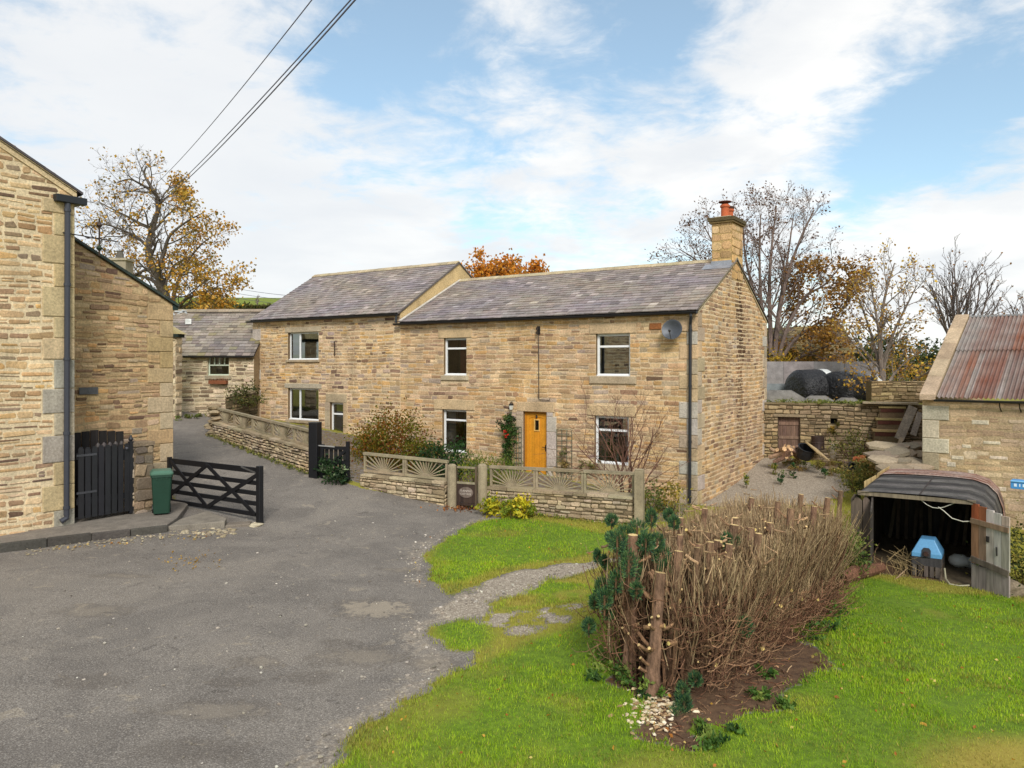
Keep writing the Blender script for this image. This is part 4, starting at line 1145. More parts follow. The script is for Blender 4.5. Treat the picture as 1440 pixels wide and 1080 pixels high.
o = mb.build('stone_pier', M['stone']); tag(o, 'low weathered stone gate pier beside the green wheelie bin', 'pier')

# pavement with its kerb
mb = MB()
pz = -3.32
pv = [(-12.6, 11.0), (-10.6, 13.35), (-9.55, 14.18), (-8.35, 15.1), (-7.2, 15.88), (-7.3, 16.6), (-7.75, 18.2), (-8.3, 18.9), (-9.3, 17.2), (-10.2, 16.4), (-13.5, 12.2)]
mb.prism([(x, y, -3.75) for x, y in pv], UP * (pz + 3.75), C(122, 114, 104))
o = mb.build('pavement', M['concrete'], bevel=.015); o['kind'] = 'structure'
mb = MB()
for i in range(1, 4):
    a, b = Vector((*pv[i], -3.7)), Vector((*pv[i + 1], -3.7)); d = b - a; nrm = Vector((d.y, -d.x, 0)).normalized(); n = max(1, round(d.length / .9))
    for k in range(n): mb.box(a + d * (k / n) + nrm * .004, d / n * .985, nrm * .11, UP * (pz + 3.7 + .005 + random.uniform(-.012, .006)), jit(C(78, 74, 68), .14))
o = mb.build('kerb', M['stone'], bevel=.015); o['kind'] = 'structure'
mb = MB()
pv2 = [(-7.2, 15.93), (-6.2, 16.42), (-6.28, 16.75), (-7.05, 17.6), (-7.28, 16.7)]
mb.prism([(x, y, -3.8) for x, y in pv2], UP * .43, C(128, 120, 108))
mb.prism([(-6.2, 16.44, -3.8), (-5.75, 16.7, -3.8), (-5.8, 16.95, -3.8), (-6.28, 16.77, -3.8)], UP * .33, C(120, 110, 98))
o = mb.build('ramp', M['concrete'], bevel=.015); o['kind'] = 'structure'
mb = MB()
for _ in range(300):
    t = random.random() ** .7; px = 30 + 300 * t; y0 = 775 - 28 * min(1, t * 1.3); q = G(px, y0 + random.gauss(2, 3.2)); s = random.uniform(.02, .07) * (1.5 if t > .75 else .7)
    mb.rock((q.x, q.y, q.z + .01), s * 1.4, s, s * .5, jit(random.choice((C(176,164,138), C(160,146,118), C(136,124,106))), .15), 6)
o = mb.build('rubble', M['stone']); tag(o, 'pale broken mortar and stones along the foot of the kerb', 'rubble', kind='stuff')
# ================================================================ garden walls with sunburst balustrades
CONC = C(146, 133, 108)
ST_DRY = dict(mortar=C(104,92,70,K), ch=(.075,.15), len=(.12,.32), gap=.012, dep=(.008,.035), pal=PAL_DRY, rough=.16, wob=.014, rag=.9, split=.1)
def slope_f(A, B, zA, zB, N, thick=0):
    A, B = Vector(A), Vector(B); Ln = (B - A).length; U = (B - A) / Ln
    return Ln, (lambda u, v, d=0: Vector((A.x, A.y, 0)) + U * u + N * d + UP * (zA + (zB - zA) * u / Ln + v))

def garden_wall(A, B, zA, zB, hA, hB, label, thick=.36, style=ST_DRY, cope=True, endcap=True):
    """dry-stone wall from A to B; zA, zB its top; stones run parallel to the top"""
    A, B = Vector((A[0], A[1], 0)), Vector((B[0], B[1], 0)); U = (B - A).normalized(); N = U.cross(UP)
    if N.y > 0: N = -N
    Ln, f = slope_f(A, B, zA, zB, N)
    mb = MB(); H_ = max(hA, hB) + .3
    masonry(mb, f, lambda v: (0, Ln), -H_, -.02, style)
    _, g = slope_f(A - N * thick, B - N * thick, zA, zB, -N)
    masonry(mb, g, lambda v: (0, Ln), -H_, -.02, dict(style, len=(.3, .6), ch=(.12, .2)))
    for e, s_ in ((0, -1), (Ln, 1)):
        fe = lambda u, v, d=0, e=e, s_=s_: f(e, v, -u) + U * d * s_
        masonry(mb, fe, lambda v: (0, thick), -H_, -.02, style)
    if cope:
        u = 0
        while u < Ln - .05:
            w = min(random.uniform(.35, .75), Ln - u); t = random.uniform(.05, .085)
            a = f(u, -.025 + random.uniform(-.008, .004), .05 + random.uniform(-.015, .02)); b = f(u + w - .012, -.025, .05)
            mb.box(a, b - a, -N * (thick + .09), UP * t, jit(random.choice((C(166,150,122,K), C(150,134,108,K), C(178,162,134,K))), .12)); u += w
    o = mb.build('garden_wall', M['stone']); tag(o, label, 'wall', 'dry-stone garden walls'); return U, N, f

def sunburst(A, B, zA, zB, h=.52):
    """one precast panel: a frame with rays fanning from the middle of its lower rail; zA, zB at its foot"""
    A, B = Vector((A[0], A[1], 0)), Vector((B[0], B[1], 0)); Ln = (B - A).length; U = (B - A) / Ln; N = U.cross(UP)
    def f(u, v, d=0): return A + U * u + UP * (zA + (zB - zA) * u / Ln + v) + N * d
    mb = MB(); c = lambda: jit(CONC, .06)
    def bx(u0, u1, v0, v1, t): 
        vs = [f(u0, v0, -t), f(u1, v0, -t), f(u1, v1, -t), f(u0, v1, -t), f(u0, v0, t), f(u1, v0, t), f(u1, v1, t), f(u0, v1, t)]
        mb.add(vs, [(0, 3, 2, 1), (4, 5, 6, 7), (0, 1, 5, 4), (1, 2, 6, 5), (2, 3, 7, 6), (3, 0, 4, 7)], c())
    bx(0, Ln, 0, .06, .035); bx(.0, .055, .06, h - .07, .034); bx(Ln - .055, Ln, .06, h - .07, .034); bx(-.01, Ln + .01, h - .07, h, .055)
    m = Ln / 2; r0 = .1; n = 13
    hub = [f(m + r0 * 1.5 * math.cos(a), .055 + r0 * .75 * math.sin(a), .03) for a in [math.pi * i / 10 for i in range(11)]]
    mb.prism(hub, N * -.06, c())
    for i in range(n):
        a = math.pi * (.06 + .88 * i / (n - 1)); ca, sa = math.cos(a), math.sin(a)
        t = min((m - .05) / abs(ca) if abs(ca) > 1e-3 else 9, (h - .12) / sa if sa > 1e-3 else 9)
        mb.bar(f(m + r0 * ca, .05 + r0 * .6 * sa), f(m + ca * t, .06 + sa * t), .024, .036, N, c())
    return mb

def balustrade(A, B, zA, zB, n, label, h=.52, n0=0):
    t = thing('balustrade', label, 'balustrade', (A[0], A[1], zA), 'concrete sunburst balustrades')
    A, B = Vector(A), Vector(B)
    for i in range(n):
        p, q = A.lerp(B, i / n), A.lerp(B, (i + 1) / n); e = (q - p) * .004
        sunburst(p + e, q - e, zA + (zB - zA) * i / n, zA + (zB - zA) * (i + 1) / n, h).build('sunburst_panel', M['concrete'], t)
    return t

GA, GB = (2.80, 17.62), (-.62, 19.06)                # right-hand wall: from the square post to the gate
WT = -3.08
U, N_, _f = garden_wall(GA, GB, WT, WT + .0, .75, .62, 'grey dry-stone wall in front of the orange door, right of the small gate')
inw = -N_ * .18
balustrade((GA[0] + inw.x, GA[1] + inw.y), (GB[0] + inw.x, GB[1] + inw.y), WT + .03, WT + .0, 3, 'sunburst balustrade on the wall in front of the orange door', .55)
GC, GD = (-1.72, 19.42), (-4.05, 20.32)              # middle wall
garden_wall(GC, GD, -3.02, -2.93, .55, .4, 'low dry-stone wall between the two small gates')
balustrade((GC[0] + inw.x, GC[1] + inw.y), (GD[0] + inw.x, GD[1] + inw.y), -2.97, -2.86, 2, 'sunburst balustrade between the two small gates')
GE, GF = (-5.5, 20.98), (-10.2, 25.95)               # left wall up the lane
_, N2, _f2 = garden_wall(GE, GF, -2.36, -1.97, .7, .5, 'long dry-stone wall rising beside the lane', .36, dict(ST_DRY, mortar=C(74,66,50,K), dep=(.015,.06), len=(.1,.27), ch=(.07,.14), rough=.2))
i2 = -N2 * .18
balustrade((GE[0] + i2.x, GE[1] + i2.y), (GF[0] + i2.x, GF[1] + i2.y), -2.32, -1.93, 5, 'sunburst balustrade on the long wall beside the lane', .48)
mb = MB()
for k in range(22): mb.rock((-10.3 + random.uniform(-.2, .2), 26.15 + random.uniform(-.15, .25), -2.5 + k * .052), .5, .4, .16, jit(random.choice((C(160,144,116,K), C(140,124,98,K)))), 8)
o = mb.build('stone_pier', M['stone']); tag(o, 'rough stone pier ending the wall at the top of the lane', 'pier')
def conc_post(x, y, z0, z1, w, label, dome=True):
    mb = MB(); r = w / 2
    if dome: mb.lathe((x, y, z0), [(r, 0), (r, z1 - z0 - .1), (r * .92, z1 - z0 - .05), (r * .6, z1 - z0 - .01), (.01, z1 - z0)], 14, CONC)
    else:
        mb.cbox((x, y, (z0 + z1) / 2), w, w, z1 - z0, CONC, rz=-.4); mb.cbox((x, y, z1 + .015), w * .9, w * .9, .03, CONC, rz=-.4)
    o = mb.build('gate_post', M['concrete'], bevel=.012 if not dome else 0); tag(o, label, 'gate post', 'concrete gate posts')
conc_post(-1.52, 19.3, -3.9, -2.5, .24, 'round-topped concrete post at the left of the plaque gate'); conc_post(-.74, 19.05, -3.9, -2.46, .24, 'round-topped concrete post at the right of the plaque gate')
conc_post(2.93, 17.5, -4.1, -2.42, .2, 'square concrete post at the right end of the garden wall', False)

# gate with the house-name plaque
g = thing('garden_gate', 'small brown timber gate with an oval name plaque', 'gate', (-1.15, 19.2, -3.6))
GU = Vector((.92, -.39, 0)).normalized(); GN = Vector((-.39, -.92, 0)).normalized(); g0 = Vector((-1.15, 19.17, 0)) - GU * .30
def gp(u, v, d=0): return g0 + GU * u + UP * v + GN * d
mb = MB(); DB = C(64, 50, 42); GW = C(142, 130, 108)
for u in (.0, .56): mb.box(gp(u, -3.55), GU * .05, GN * .045, UP * 1.0, jit(C(92, 78, 62)))
for v, hh in ((-2.6, .05), (-2.99, .05), (-3.53, .06)): mb.box(gp(.05, v, .002), GU * .51, GN * .04, UP * hh, jit(GW if v > -3.4 else DB))
mb.build('frame', M['wood'], g)
mb = MB()
for i in range(5): mb.box(gp(.052 + i * .101, -3.46, .01), GU * .098, GN * .02, UP * .46, jit(DB, .15))
mb.build('boards', M['wood'], g)
mb = MB(); oc = gp(.31, -3.2, .034)
mb.prism([oc + GU * .2 * math.cos(a) + UP * .135 * math.sin(a) for a in [i * math.pi / 16 for i in range(32)]], GN * .014, C(112, 98, 88))
plq = mb.build('plaque', M['wood'], g)
def text(s, at, size, right, nrm, mat, parent, name='lettering', col=C(190, 178, 166)):
    cu = bpy.data.curves.new(name, 'FONT'); cu.body = s; cu.size = size; cu.extrude = .002; cu.align_x = 'CENTER'; cu.align_y = 'CENTER'
    t = bpy.data.objects.new('tmp_text', cu); COL.objects.link(t)
    dg = bpy.context.evaluated_depsgraph_get(); me = bpy.data.meshes.new_from_object(t.evaluated_get(dg)); COL.objects.unlink(t); bpy.data.objects.remove(t)
    r, n_ = Vector(right).normalized(), Vector(nrm).normalized()
    me.transform(Matrix(((r.x, UP.x, n_.x, at.x), (r.y, UP.y, n_.y, at.y), (r.z, UP.z, n_.z, at.z), (0, 0, 0, 1))))
    ca = me.color_attributes.new('col', 'FLOAT_COLOR', 'POINT'); ca.data.foreach_set('color', [x for _ in me.vertices for x in (*col, 1)])
    me.materials.clear(); me.materials.append(mat); o = bpy.data.objects.new(name, me); COL.objects.link(o); adopt(o, parent); return o
text('TURNPIKE', oc + UP * .035 + GN * .017, .07, GU, GN, M['upvc'], plq); text('COTTAGE', oc - UP * .04 + GN * .017, .066, GU, GN, M['upvc'], plq)

# black timber gate standing open at the lane
kg = thing('timber_gate', 'small black braced timber gate overgrown with ivy beside the lane', 'gate', (-5.2, 20.7, -3.1))
a0 = Vector((-5.18, 20.72, 0)); au = Vector((.95, -.31, 0)).normalized(); an = Vector((-.31, -.95, 0)).normalized()
def kp(u, v, d=0): return a0 + au * u + UP * v + an * d
mb = MB(); BK = C(20, 20, 23)
for u in (0, .78): mb.box(kp(u, -3.1), au * .09, an * .07, UP * (1.05 if u > .5 else .95), BK)
for v in (-2.28, -2.98, -2.66): mb.box(kp(.09, v, .01), au * .69, an * .05, UP * .09, BK)
mb.bar(kp(.1, -2.95, .04), kp(.78, -2.25, .04), .07, .03, an, BK); 
mb.build('frame', M['paint'], kg)
mb = MB()
for i in range(5): mb.box(kp(.1 + i * .14, -2.97, -.02), au * .1, an * .02, UP * .74, jit(C(34, 33, 32), .2))
mb.build('boards', M['paint'], kg)
mb = MB(); mb.bar(kp(-.05, -2.18, .09), kp(.45, -2.2, .09), .03, .015, an, C(170, 168, 164)); mb.build('latch_bar', M['metal'], kg)
mb = MB(); mb.cbox((-5.36, 20.72, -2.45), .26, .26, 1.75, BK, rz=-.32); mb.cbox((-5.36, 20.72, -1.56), .27, .27, .03, C(60, 58, 54), rz=-.32)
o = mb.build('gate_post', M['paint'], bevel=.012); tag(o, 'thick black square timber post at the lane wall', 'gate post')

# five-bar field gate and its post
fg = thing('field_gate', 'black five-bar wooden gate standing open across the lane edge', 'gate', (-8.25, 18.75, -3.3))
p0 = Vector((-8.42, 18.72, 0)); p1 = Vector((-5.66, 16.95, 0)); fu = (p1 - p0).normalized(); fl = (p1 - p0).length; fn = fu.cross(UP)
if fn.y > 0: fn = -fn
def fp(u, v, d=0): return p0 + fu * u + UP * v + fn * d
mb = MB(); gb, gt = -3.36, -2.3
hs = [gb + .03, gb + .27, gb + .5, gb + .73, gt - .05]
for i, z in enumerate(hs): mb.bar(fp(0, z), fp(fl, z), .13 if i == 4 else .1, .035, fn, jit(BK, .1))
m = fl * .46
for a, b in (((.08, hs[4]), (m, hs[0])), ((m, hs[4]), (.05, hs[1] - .1)), ((m, hs[4]), (fl - .05, hs[0])), ((m, hs[0]), (fl, hs[4] - .1))):
    mb.bar(fp(a[0], a[1], .03), fp(b[0], b[1], .033), .095, .026, fn, jit(BK, .1))
mb.build('bars', M['paint'], fg, bevel=.006)
mb = MB(); mb.box(fp(-.05, gb - .02, -.04), fu * .09, fn * .08, UP * (gt - gb + .06), BK); mb.build('stile', M['paint'], fg)
mb = MB(); mb.bar(fp(fl - .55, gt - .0, .02), fp(fl - .05, gt - .1, .02), .035, .02, fn, C(96, 94, 92)); mb.build('latch', M['metal'], fg)
text('GATE', fp(.22, hs[4] + .01, .018), .05, fu, fn, M['upvc'], fg, 'lettering') if False else None
mb = MB(); mb.box(fp(fl + .0, -3.62, -.06), fu * .12, fn * .12, UP * 1.38, BK)
o = mb.build('gate_post', M['paint'], bevel=.012); tag(o, 'black square post at the free end of the five-bar gate', 'gate post')
mb = MB(); q = fp(fl + .05, -3.55, .1); mb.rock(q, .5, .32, .12, C(196, 184, 156), 9)
o = mb.build('stone', M['stone']); tag(o, 'flat pale stone at the foot of the five-bar gate post', 'stone')

# wheelie bin
wb = thing('wheelie_bin', 'dark green wheelie bin with a paler lid beside the stone pier', 'bin', (-7.95, 17.0, -3.32))
bc = Vector((-7.83, 17.0, -3.32)); bu = D2.copy(); bn = NG.copy()
bu = Vector((.9, .43, 0)).normalized(); bn = Vector((.43, -.9, 0)).normalized()
def bp(u, v, d): return bc + bu * u * .84 + UP * v * .95 + bn * d * .84
mb = MB(); GRN = C(24, 56, 42); w0, w1, d0, d1 = .2, .245, .22, .31
vs = []
for (w, d, z) in ((w0, d0, .04), (w0 + .012, d0 + .02, .25), (w1, d1, .88), (w1 + .02, d1 + .02, .89), (w1 + .02, d1 + .02, .95)):
    r = .05
    for (sx, sy) in ((-1, -1), (1, -1), (1, 1), (-1, 1)):
        for k in range(4):
            a = {(-1, -1): math.pi, (1, -1): 1.5 * math.pi, (1, 1): 0, (-1, 1): .5 * math.pi}[(sx, sy)] + k * math.pi / 6
            vs.append(bp(sx * (w - r) + r * math.cos(a), z, sy * (d - r) + r * math.sin(a)))
n = 16; fs = [(i * n + k, i * n + (k + 1) % n, (i + 1) * n + (k + 1) % n, (i + 1) * n + k) for i in range(4) for k in range(n)] + [tuple(range(n))[::-1]]
mb.add(vs, fs, GRN)
for u in (-.12, .0, .12): mb.box(bp(u - .012, .84, d0 + .07), bu * .024, UP * .08, bn * .03, GRN)
mb.build('body', M['plastic'], wb)
mb = MB(); LID = C(70, 104, 86); vs = []
for (w, d, z) in ((w1 + .035, d1 + .03, .95), (w1 + .035, d1 + .03, .985), (w1 - .02, d1 - .05, 1.04), (.05, .05, 1.055)):
    r = min(.06, w * .5)
    for (sx, sy, a0_) in ((-1, -1, math.pi), (1, -1, 1.5 * math.pi), (1, 1, 0), (-1, 1, .5 * math.pi)):
        for k in range(4): vs.append(bp(sx * (w - r) + r * math.cos(a0_ + k * math.pi / 6), z, sy * (d - r) + r * math.sin(a0_ + k * math.pi / 6)))
fs = [(i * n + k, i * n + (k + 1) % n, (i + 1) * n + (k + 1) % n, (i + 1) * n + k) for i in range(3) for k in range(n)] + [tuple(range(n))[::-1], tuple(range(3 * n, 4 * n))]
mb.add(vs, fs, LID); mb.build('lid', M['plastic'], wb)
mb = MB(); mb.tube([bp(-.2, .97, -d1 - .08), bp(.2, .97, -d1 - .08)], .018, 8, GRN); mb.build('handle', M['plastic'], wb)
for s_ in (-1, 1):
    mb = MB(); mb.lathe(bp(s_ * .2, .1, -d0 - .02), [(.1, -.025), (.1, .025)], 16, C(24, 24, 24), bu); mb.build('wheel', M['plastic'], wb)

# ================================================================ cottage garden plants
def leaf_cloud(mb, blobs, n, size, cols, up=None, shell=.55, asp=.6, jt=.25):
    """leaves through the volume of a few ellipsoids, gathered in clumps of their own tone"""
    tot = sum(b[3] * b[4] * b[5] for b in blobs)
    for b in blobs:
        k = int(n * b[3] * b[4] * b[5] / tot); cl = []
        for _ in range(max(4, k // 28)):
            v = Vector((random.gauss(0, 1), random.gauss(0, 1), random.gauss(0, 1))).normalized() * random.uniform(shell, 1.0)
            cl.append((Vector((b[0] + v.x * b[3], b[1] + v.y * b[4], b[2] + v.z * b[5])), jit(random.choice(cols), .22), random.uniform(.12, .3) * min(b[3:6]) * 1.6))
        for _ in range(k):
            c, col, s = random.choice(cl)
            p = c + Vector((random.gauss(0, s), random.gauss(0, s), random.gauss(0, s * .8)))
            mb.leaf(p, size * random.uniform(.6, 1.3), jit(col, jt, .08), asp, up)

def twig_fan(mb, base, n, hgt, spread, r, c, seg=5, bend=.25, up=.6):
    for _ in range(n):
        a = random.uniform(0, 6.283); s = random.uniform(0, 1) ** .6 * spread
        d = Vector((math.cos(a) * s, math.sin(a) * s, up + random.uniform(.2, .5))).normalized(); h = hgt * random.uniform(.6, 1.1)
        p = Vector(base) + Vector((math.cos(a), math.sin(a), 0)) * random.uniform(0, .15); path = [p.copy()]
        for i in range(seg):
            d = (d + Vector((random.gauss(0, bend * .3), random.gauss(0, bend * .3), random.gauss(.02, bend * .2)))).normalized(); p = p + d * h / seg; path.append(p.copy())
        mb.tube(path, [r * (1 - .75 * i / seg) for i in range(seg + 1)], 4, jit(c, .2), cap=False)
def shrub(name, label, blobs, n, size, cols, cat='shrub', twigs=None, group=None, up=None, **k):
    b0 = blobs[0]; base = (b0[0], b0[1], b0[2] - b0[5])
    t = thing(name, label, cat, base, group)
    mb = MB(); leaf_cloud(mb, blobs, n, size, cols, up, **k); mb.build('foliage', M['leaf'], t)
    mb = MB()
    for b in blobs: twig_fan(mb, (b[0], b[1], b[2] - b[5] * 1.1), 10, b[5] * 1.9, .8, .012, twigs or C(92, 70, 54))
    mb.build('stems', M['bark'], t)
    return t
OL = [C(112,104,24), C(130,112,28), C(96,92,24), C(140,92,30), C(84,90,24), C(122,72,30), C(104,104,30)]
c1 = P(555, 612, 23.2); c2 = P(520, 622, 24.0); c3 = P(590, 632, 22.6)
shrub('bush', 'tall russet and olive bush against the house wall behind the balustrade', [(c1.x, c1.y, c1.z - .3, .95, .7, 1.05), (c2.x, c2.y, c2.z - .35, .7, .6, .8), (c3.x, c3.y, c3.z - .3, .6, .5, .6)], 9500, .085, OL, twigs=C(140, 84, 54), up=(0, 0, .6))
c4 = P(610, 636, 21.9); c5 = P(640, 636, 21.9)
shrub('bush', 'dark green rose bush below the lower left cottage window', [(c4.x, c4.y, c4.z - .25, .5, .4, .5), (c5.x, c5.y, c5.z - .22, .45, .4, .5)], 2600, .08, [C(44,74,34), C(58,88,40), C(36,60,32), C(76,100,46)])
c6 = P(680, 652, 20.8); c7 = P(705, 650, 20.6)
shrub('bush', 'low yellow-green grassy bush behind the plaque gate', [(c6.x, c6.y, c6.z - .3, .6, .4, .5), (c7.x, c7.y, c7.z - .3, .5, .35, .45)], 2600, .1, [C(120,132,36), C(146,146,44), C(98,116,34), C(84,104,36)], asp=.22, up=(0, 0, 1.3))
tc, zc2 = fac(720, 582)
cl = thing('climbing_rose', 'climbing rose with red flowers trained up the wall beside the orange door', 'climber', tuple(f_front(tc, -3.6, .2)))
mb = MB()
for i in range(14):
    z = zc2 - .1 - i * .13; w = .30 - .012 * i
    q = f_front(tc + .05 * math.sin(i), z, .2); leaf_cloud(mb, [(q.x, q.y, q.z, w, .14, .16)], 150 if i < 9 else 80, .075, [C(54,84,38), C(72,100,44), C(40,64,32), C(96,112,52)], shell=.2)
mb.build('foliage', M['leaf'], cl)
mb = MB()
for i in range(5):
    x = tc + random.uniform(-.12, .12); mb.tube([f_front(x + random.uniform(-.05, .05), -3.6 + k * .35, .1 + random.uniform(0, .05)) for k in range(7)], .012, 5, C(96, 74, 54))
mb.build('stems', M['bark'], cl)
for (px, py) in ((721, 606), (722, 611)):
    mb = MB(); t_, z_ = fac(px, py); q = f_front(t_, z_, .4)
    for _ in range(14): mb.leaf(q + Vector((random.gauss(0, .02), random.gauss(0, .02), random.gauss(0, .02))), .06, jit(C(206, 58, 40), .2), .9)
    mb.build('flower', M['leaf'], cl)
# ivy on the black gate, ground cover by the plaque gate, hanging plant at the trellis
mb = MB(); q = kp(.45, -2.75, .12); leaf_cloud(mb, [(q.x, q.y, q.z, .38, .2, .36), (q.x + .1, q.y - .1, q.z - .25, .34, .2, .2)], 900, .09, [C(50,76,40), C(70,94,52), C(36,56,32), C(120,134,100)])
o = mb.build('ivy', M['leaf']); tag(o, 'variegated ivy growing over the small black gate', 'ivy')
c8 = P(706, 716, 18.6); c9 = P(726, 718, 18.2)
shrub('ground_cover', 'mound of yellow-leaved ground cover at the foot of the wall beside the plaque gate', [(c8.x, c8.y, c8.z + .05, .5, .3, .27), (c9.x, c9.y, c9.z + .03, .42, .28, .22)], 1500, .085, [C(190,178,40), C(210,196,60), C(160,158,44), C(120,132,40)], 'plant', asp=.8)
tt, zt_ = fac(797, 655)
mb = MB()
for dx, dz, n in ((0, 0, 260), (.1, .35, 120), (-.6, .1, 90), (-.9, .05, 120), (-1.15, .15, 80)):
    q = f_front(tt + dx, zt_ + dz, .16); leaf_cloud(mb, [(q.x, q.y, q.z, .24, .12, .26)], n, .06, [C(96,104,56), C(126,120,66), C(80,88,48), C(150,128,74)], shell=.2)
mb.tube([f_front(tt + dx_, zt_ + dz_, .16) for dx_, dz_ in ((.1, .35), (0, 0), (-.3, -.1), (-.6, .1), (-.9, .05), (-1.15, .15))], .012, 5, C(110, 90, 64)); o = mb.build('climber', M['leaf']); tag(o, 'sparse fading climber on the trellis right of the orange door', 'climber')
for k_, (px, py, n, lab) in enumerate(((905, 700, 500, 'pale yellowing shrub at the corner post of the garden wall'), (940, 702, 700, 'olive shrub at the foot of the cottage corner by the downpipe'))):
    c_ = P(px, py, 18.6 + k_ * .9); shrub('bush', lab, [(c_.x, c_.y, c_.z - .1, .4, .35, .5)], n, .09, [C(140,130,60), C(170,150,70), C(104,112,52), C(80,92,44)])

# bare shrub in front of the lower right window
def branching(mb, p, d, ln, r, lev, prm, tips=None):
    seg = max(3, int(ln / prm['seg'])); path = [p.copy()]; rad = [r]; dirs = []
    d = d.normalized(); q = p.copy()
    for i in range(seg):
        w = prm['wob'][min(lev, len(prm['wob']) - 1)]
        d = (d + Vector((random.gauss(0, w), random.gauss(0, w), random.gauss(0, w) + prm['up'][min(lev, len(prm['up']) - 1)]))).normalized()
        q = q + d * ln / seg; path.append(q.copy()); dirs.append(d.copy()); rad.append(r * (1 - (1 - prm['taper']) * (i + 1) / seg))
    mb.tube(path, rad, prm['sides'][min(lev, len(prm['sides']) - 1)], jit(prm['col'], .12), cap=False)
    if lev >= prm['lev']:
        if tips is not None: tips.append((path[-1], dirs[-1])); tips.append((path[len(path) // 2], dirs[len(dirs) // 2]))
        return
    n = prm['n'][min(lev, len(prm['n']) - 1)]; n = max(1, int(round(n * random.uniform(.8, 1.2))))
    st = prm['start'][min(lev, len(prm['start']) - 1)]; a0 = random.uniform(0, 6.28)
    for k in range(n):
        t = st + (1 - st) * (k + random.uniform(.2, .9)) / n; t = min(t, .99); i = int(t * seg); f = t * seg - i
        pos_ = path[i].lerp(path[min(i + 1, seg)], f); dd = dirs[min(i, seg - 1)]
        x = dd.orthogonal().normalized(); y = dd.cross(x); a = a0 + k * 2.4 + random.uniform(-.4, .4)
        an_ = R(random.uniform(*prm['ang'])); nd = dd * math.cos(an_) + (x * math.cos(a) + y * math.sin(a)) * math.sin(an_)
        L_ = ln * prm['ratio'] * (1.15 - .55 * t) * random.uniform(.75, 1.2)
        branching(mb, pos_, nd, L_, max(prm['rmin'], rad[i] * prm['rr']), lev + 1, prm, tips)
PR_SHRUB = dict(seg=.14, wob=(.1, .14, .16), up=(.05, .05, .03), taper=.45, sides=(5, 4, 3, 3), col=C(112, 80, 66), lev=3, n=(5, 4, 3), start=(.25, .2, .2), ang=(22, 52), ratio=.62, rr=.6, rmin=.0035)
bs = thing('bare_shrub', 'bare leafless shrub spreading in front of the lower right cottage window', 'shrub', tuple(P(885, 705, 18.6)))
mb = MB(); base = P(880, 700, 18.5); base.z = -3.72
for px, py in ((838, 600), (858, 575), (880, 600), (905, 590), (935, 580), (958, 600), (868, 620), (920, 610), (845, 640), (950, 640)):
    tgt = P(px, py, 18.4 + random.uniform(-.5, .6)); d = tgt - base; branching(mb, base + Vector((random.uniform(-.1, .1), random.uniform(-.1, .1), 0)), d, d.length * .92, .022, 0, PR_SHRUB)
mb.build('branches', M['bark'], bs)

# ================================================================ the cut-back conifer hedge
hg = thing('cut_hedge', 'row of hard-cut conifers with bare brown twigs, sawn trunks and a few green tufts', 'hedge', (1.55, 8.5, -3.65))
HA, HB = Vector((1.62, 8.8, 0)), Vector((4.75, 12.9, 0)); hu = (HB - HA).normalized(); hn = Vector((hu.y, -hu.x, 0)); HL = (HB - HA).length
def hp(s, w): q = HA + hu * s + hn * w; q.z = hz(q.x, q.y); return q
PALE = C(222, 190, 132)
def trunk(base, top, r, stubs, col):
    mb = MB(); base, top = Vector(base), Vector(top); path = []; rad = []
    for i in range(9):
        t = i / 8; path.append(base.lerp(top, t) + Vector((random.gauss(0, .006), random.gauss(0, .006), 0)) * (1 if 0 < i < 8 else 0)); rad.append(r * (1.35 - .45 * min(1, t * 2)) * random.uniform(.94, 1.06))
    mb.tube(path, rad, 9, col, capc=PALE)
    for _ in range(stubs):
        t = random.uniform(.15, .98); p = base.lerp(top, t); a = random.uniform(0, 6.28); d = Vector((math.cos(a), math.sin(a), random.uniform(.0, .7))).normalized(); l = random.uniform(.08, .26)
        mb.tube([p, p + d * l * .6, p + d * l + UP * .03], [r * .3, r * .26, r * .24], 6, jit(C(140, 108, 80), .15), capc=jit(PALE, .1))
    mb.build('trunk', M['bark'], hg)
tr = [((915, 985), 805, 8.34, .075), ((884, 945), 752, 8.85, .07), ((940, 960), 775, 8.7, .055), ((965, 955), 770, 8.75, .05), ((995, 950), 762, 8.9, .055), ((1020, 940), 765, 9.1, .05), ((1050, 925), 750, 9.4, .05), ((880, 900), 770, 9.3, .05), ((948, 930), 752, 9.15, .045), ((975, 925), 765, 9.2, .05), ((1000, 930), 760, 9.3, .06), ((1015, 910), 738, 9.7, .06), ((990, 880), 748, 9.9, .05),
      ((1045, 900), 742, 9.9, .06), ((1070, 880), 735, 10.4, .055), ((1100, 860), 715, 10.9, .055), ((1130, 850), 712, 11.4, .05), ((1030, 870), 728, 10.4, .05), ((1150, 835), 700, 12.0, .05), ((1085, 840), 705, 11.2, .045), ((1110, 830), 695, 12.2, .045), ((1170, 820), 690, 12.9, .045), ((940, 850), 728, 10.2, .045), ((985, 840), 715, 10.8, .045), ((1040, 820), 700, 11.8, .045)]
for (bx_, by_), ty, Y, r in tr:
    b = P(bx_, by_, Y); b.z = hz(b.x, b.y) - .05; tp = P(bx_ + random.uniform(2, 18), ty, Y + random.uniform(-.05, .2))
    trunk(b, tp, r, 13 if r > .05 else 6, jit(C(126, 98, 76), .15))
mb = MB()
TW = [C(172,146,110), C(154,128,94), C(190,164,126), C(120,92,66), C(94,68,48)]
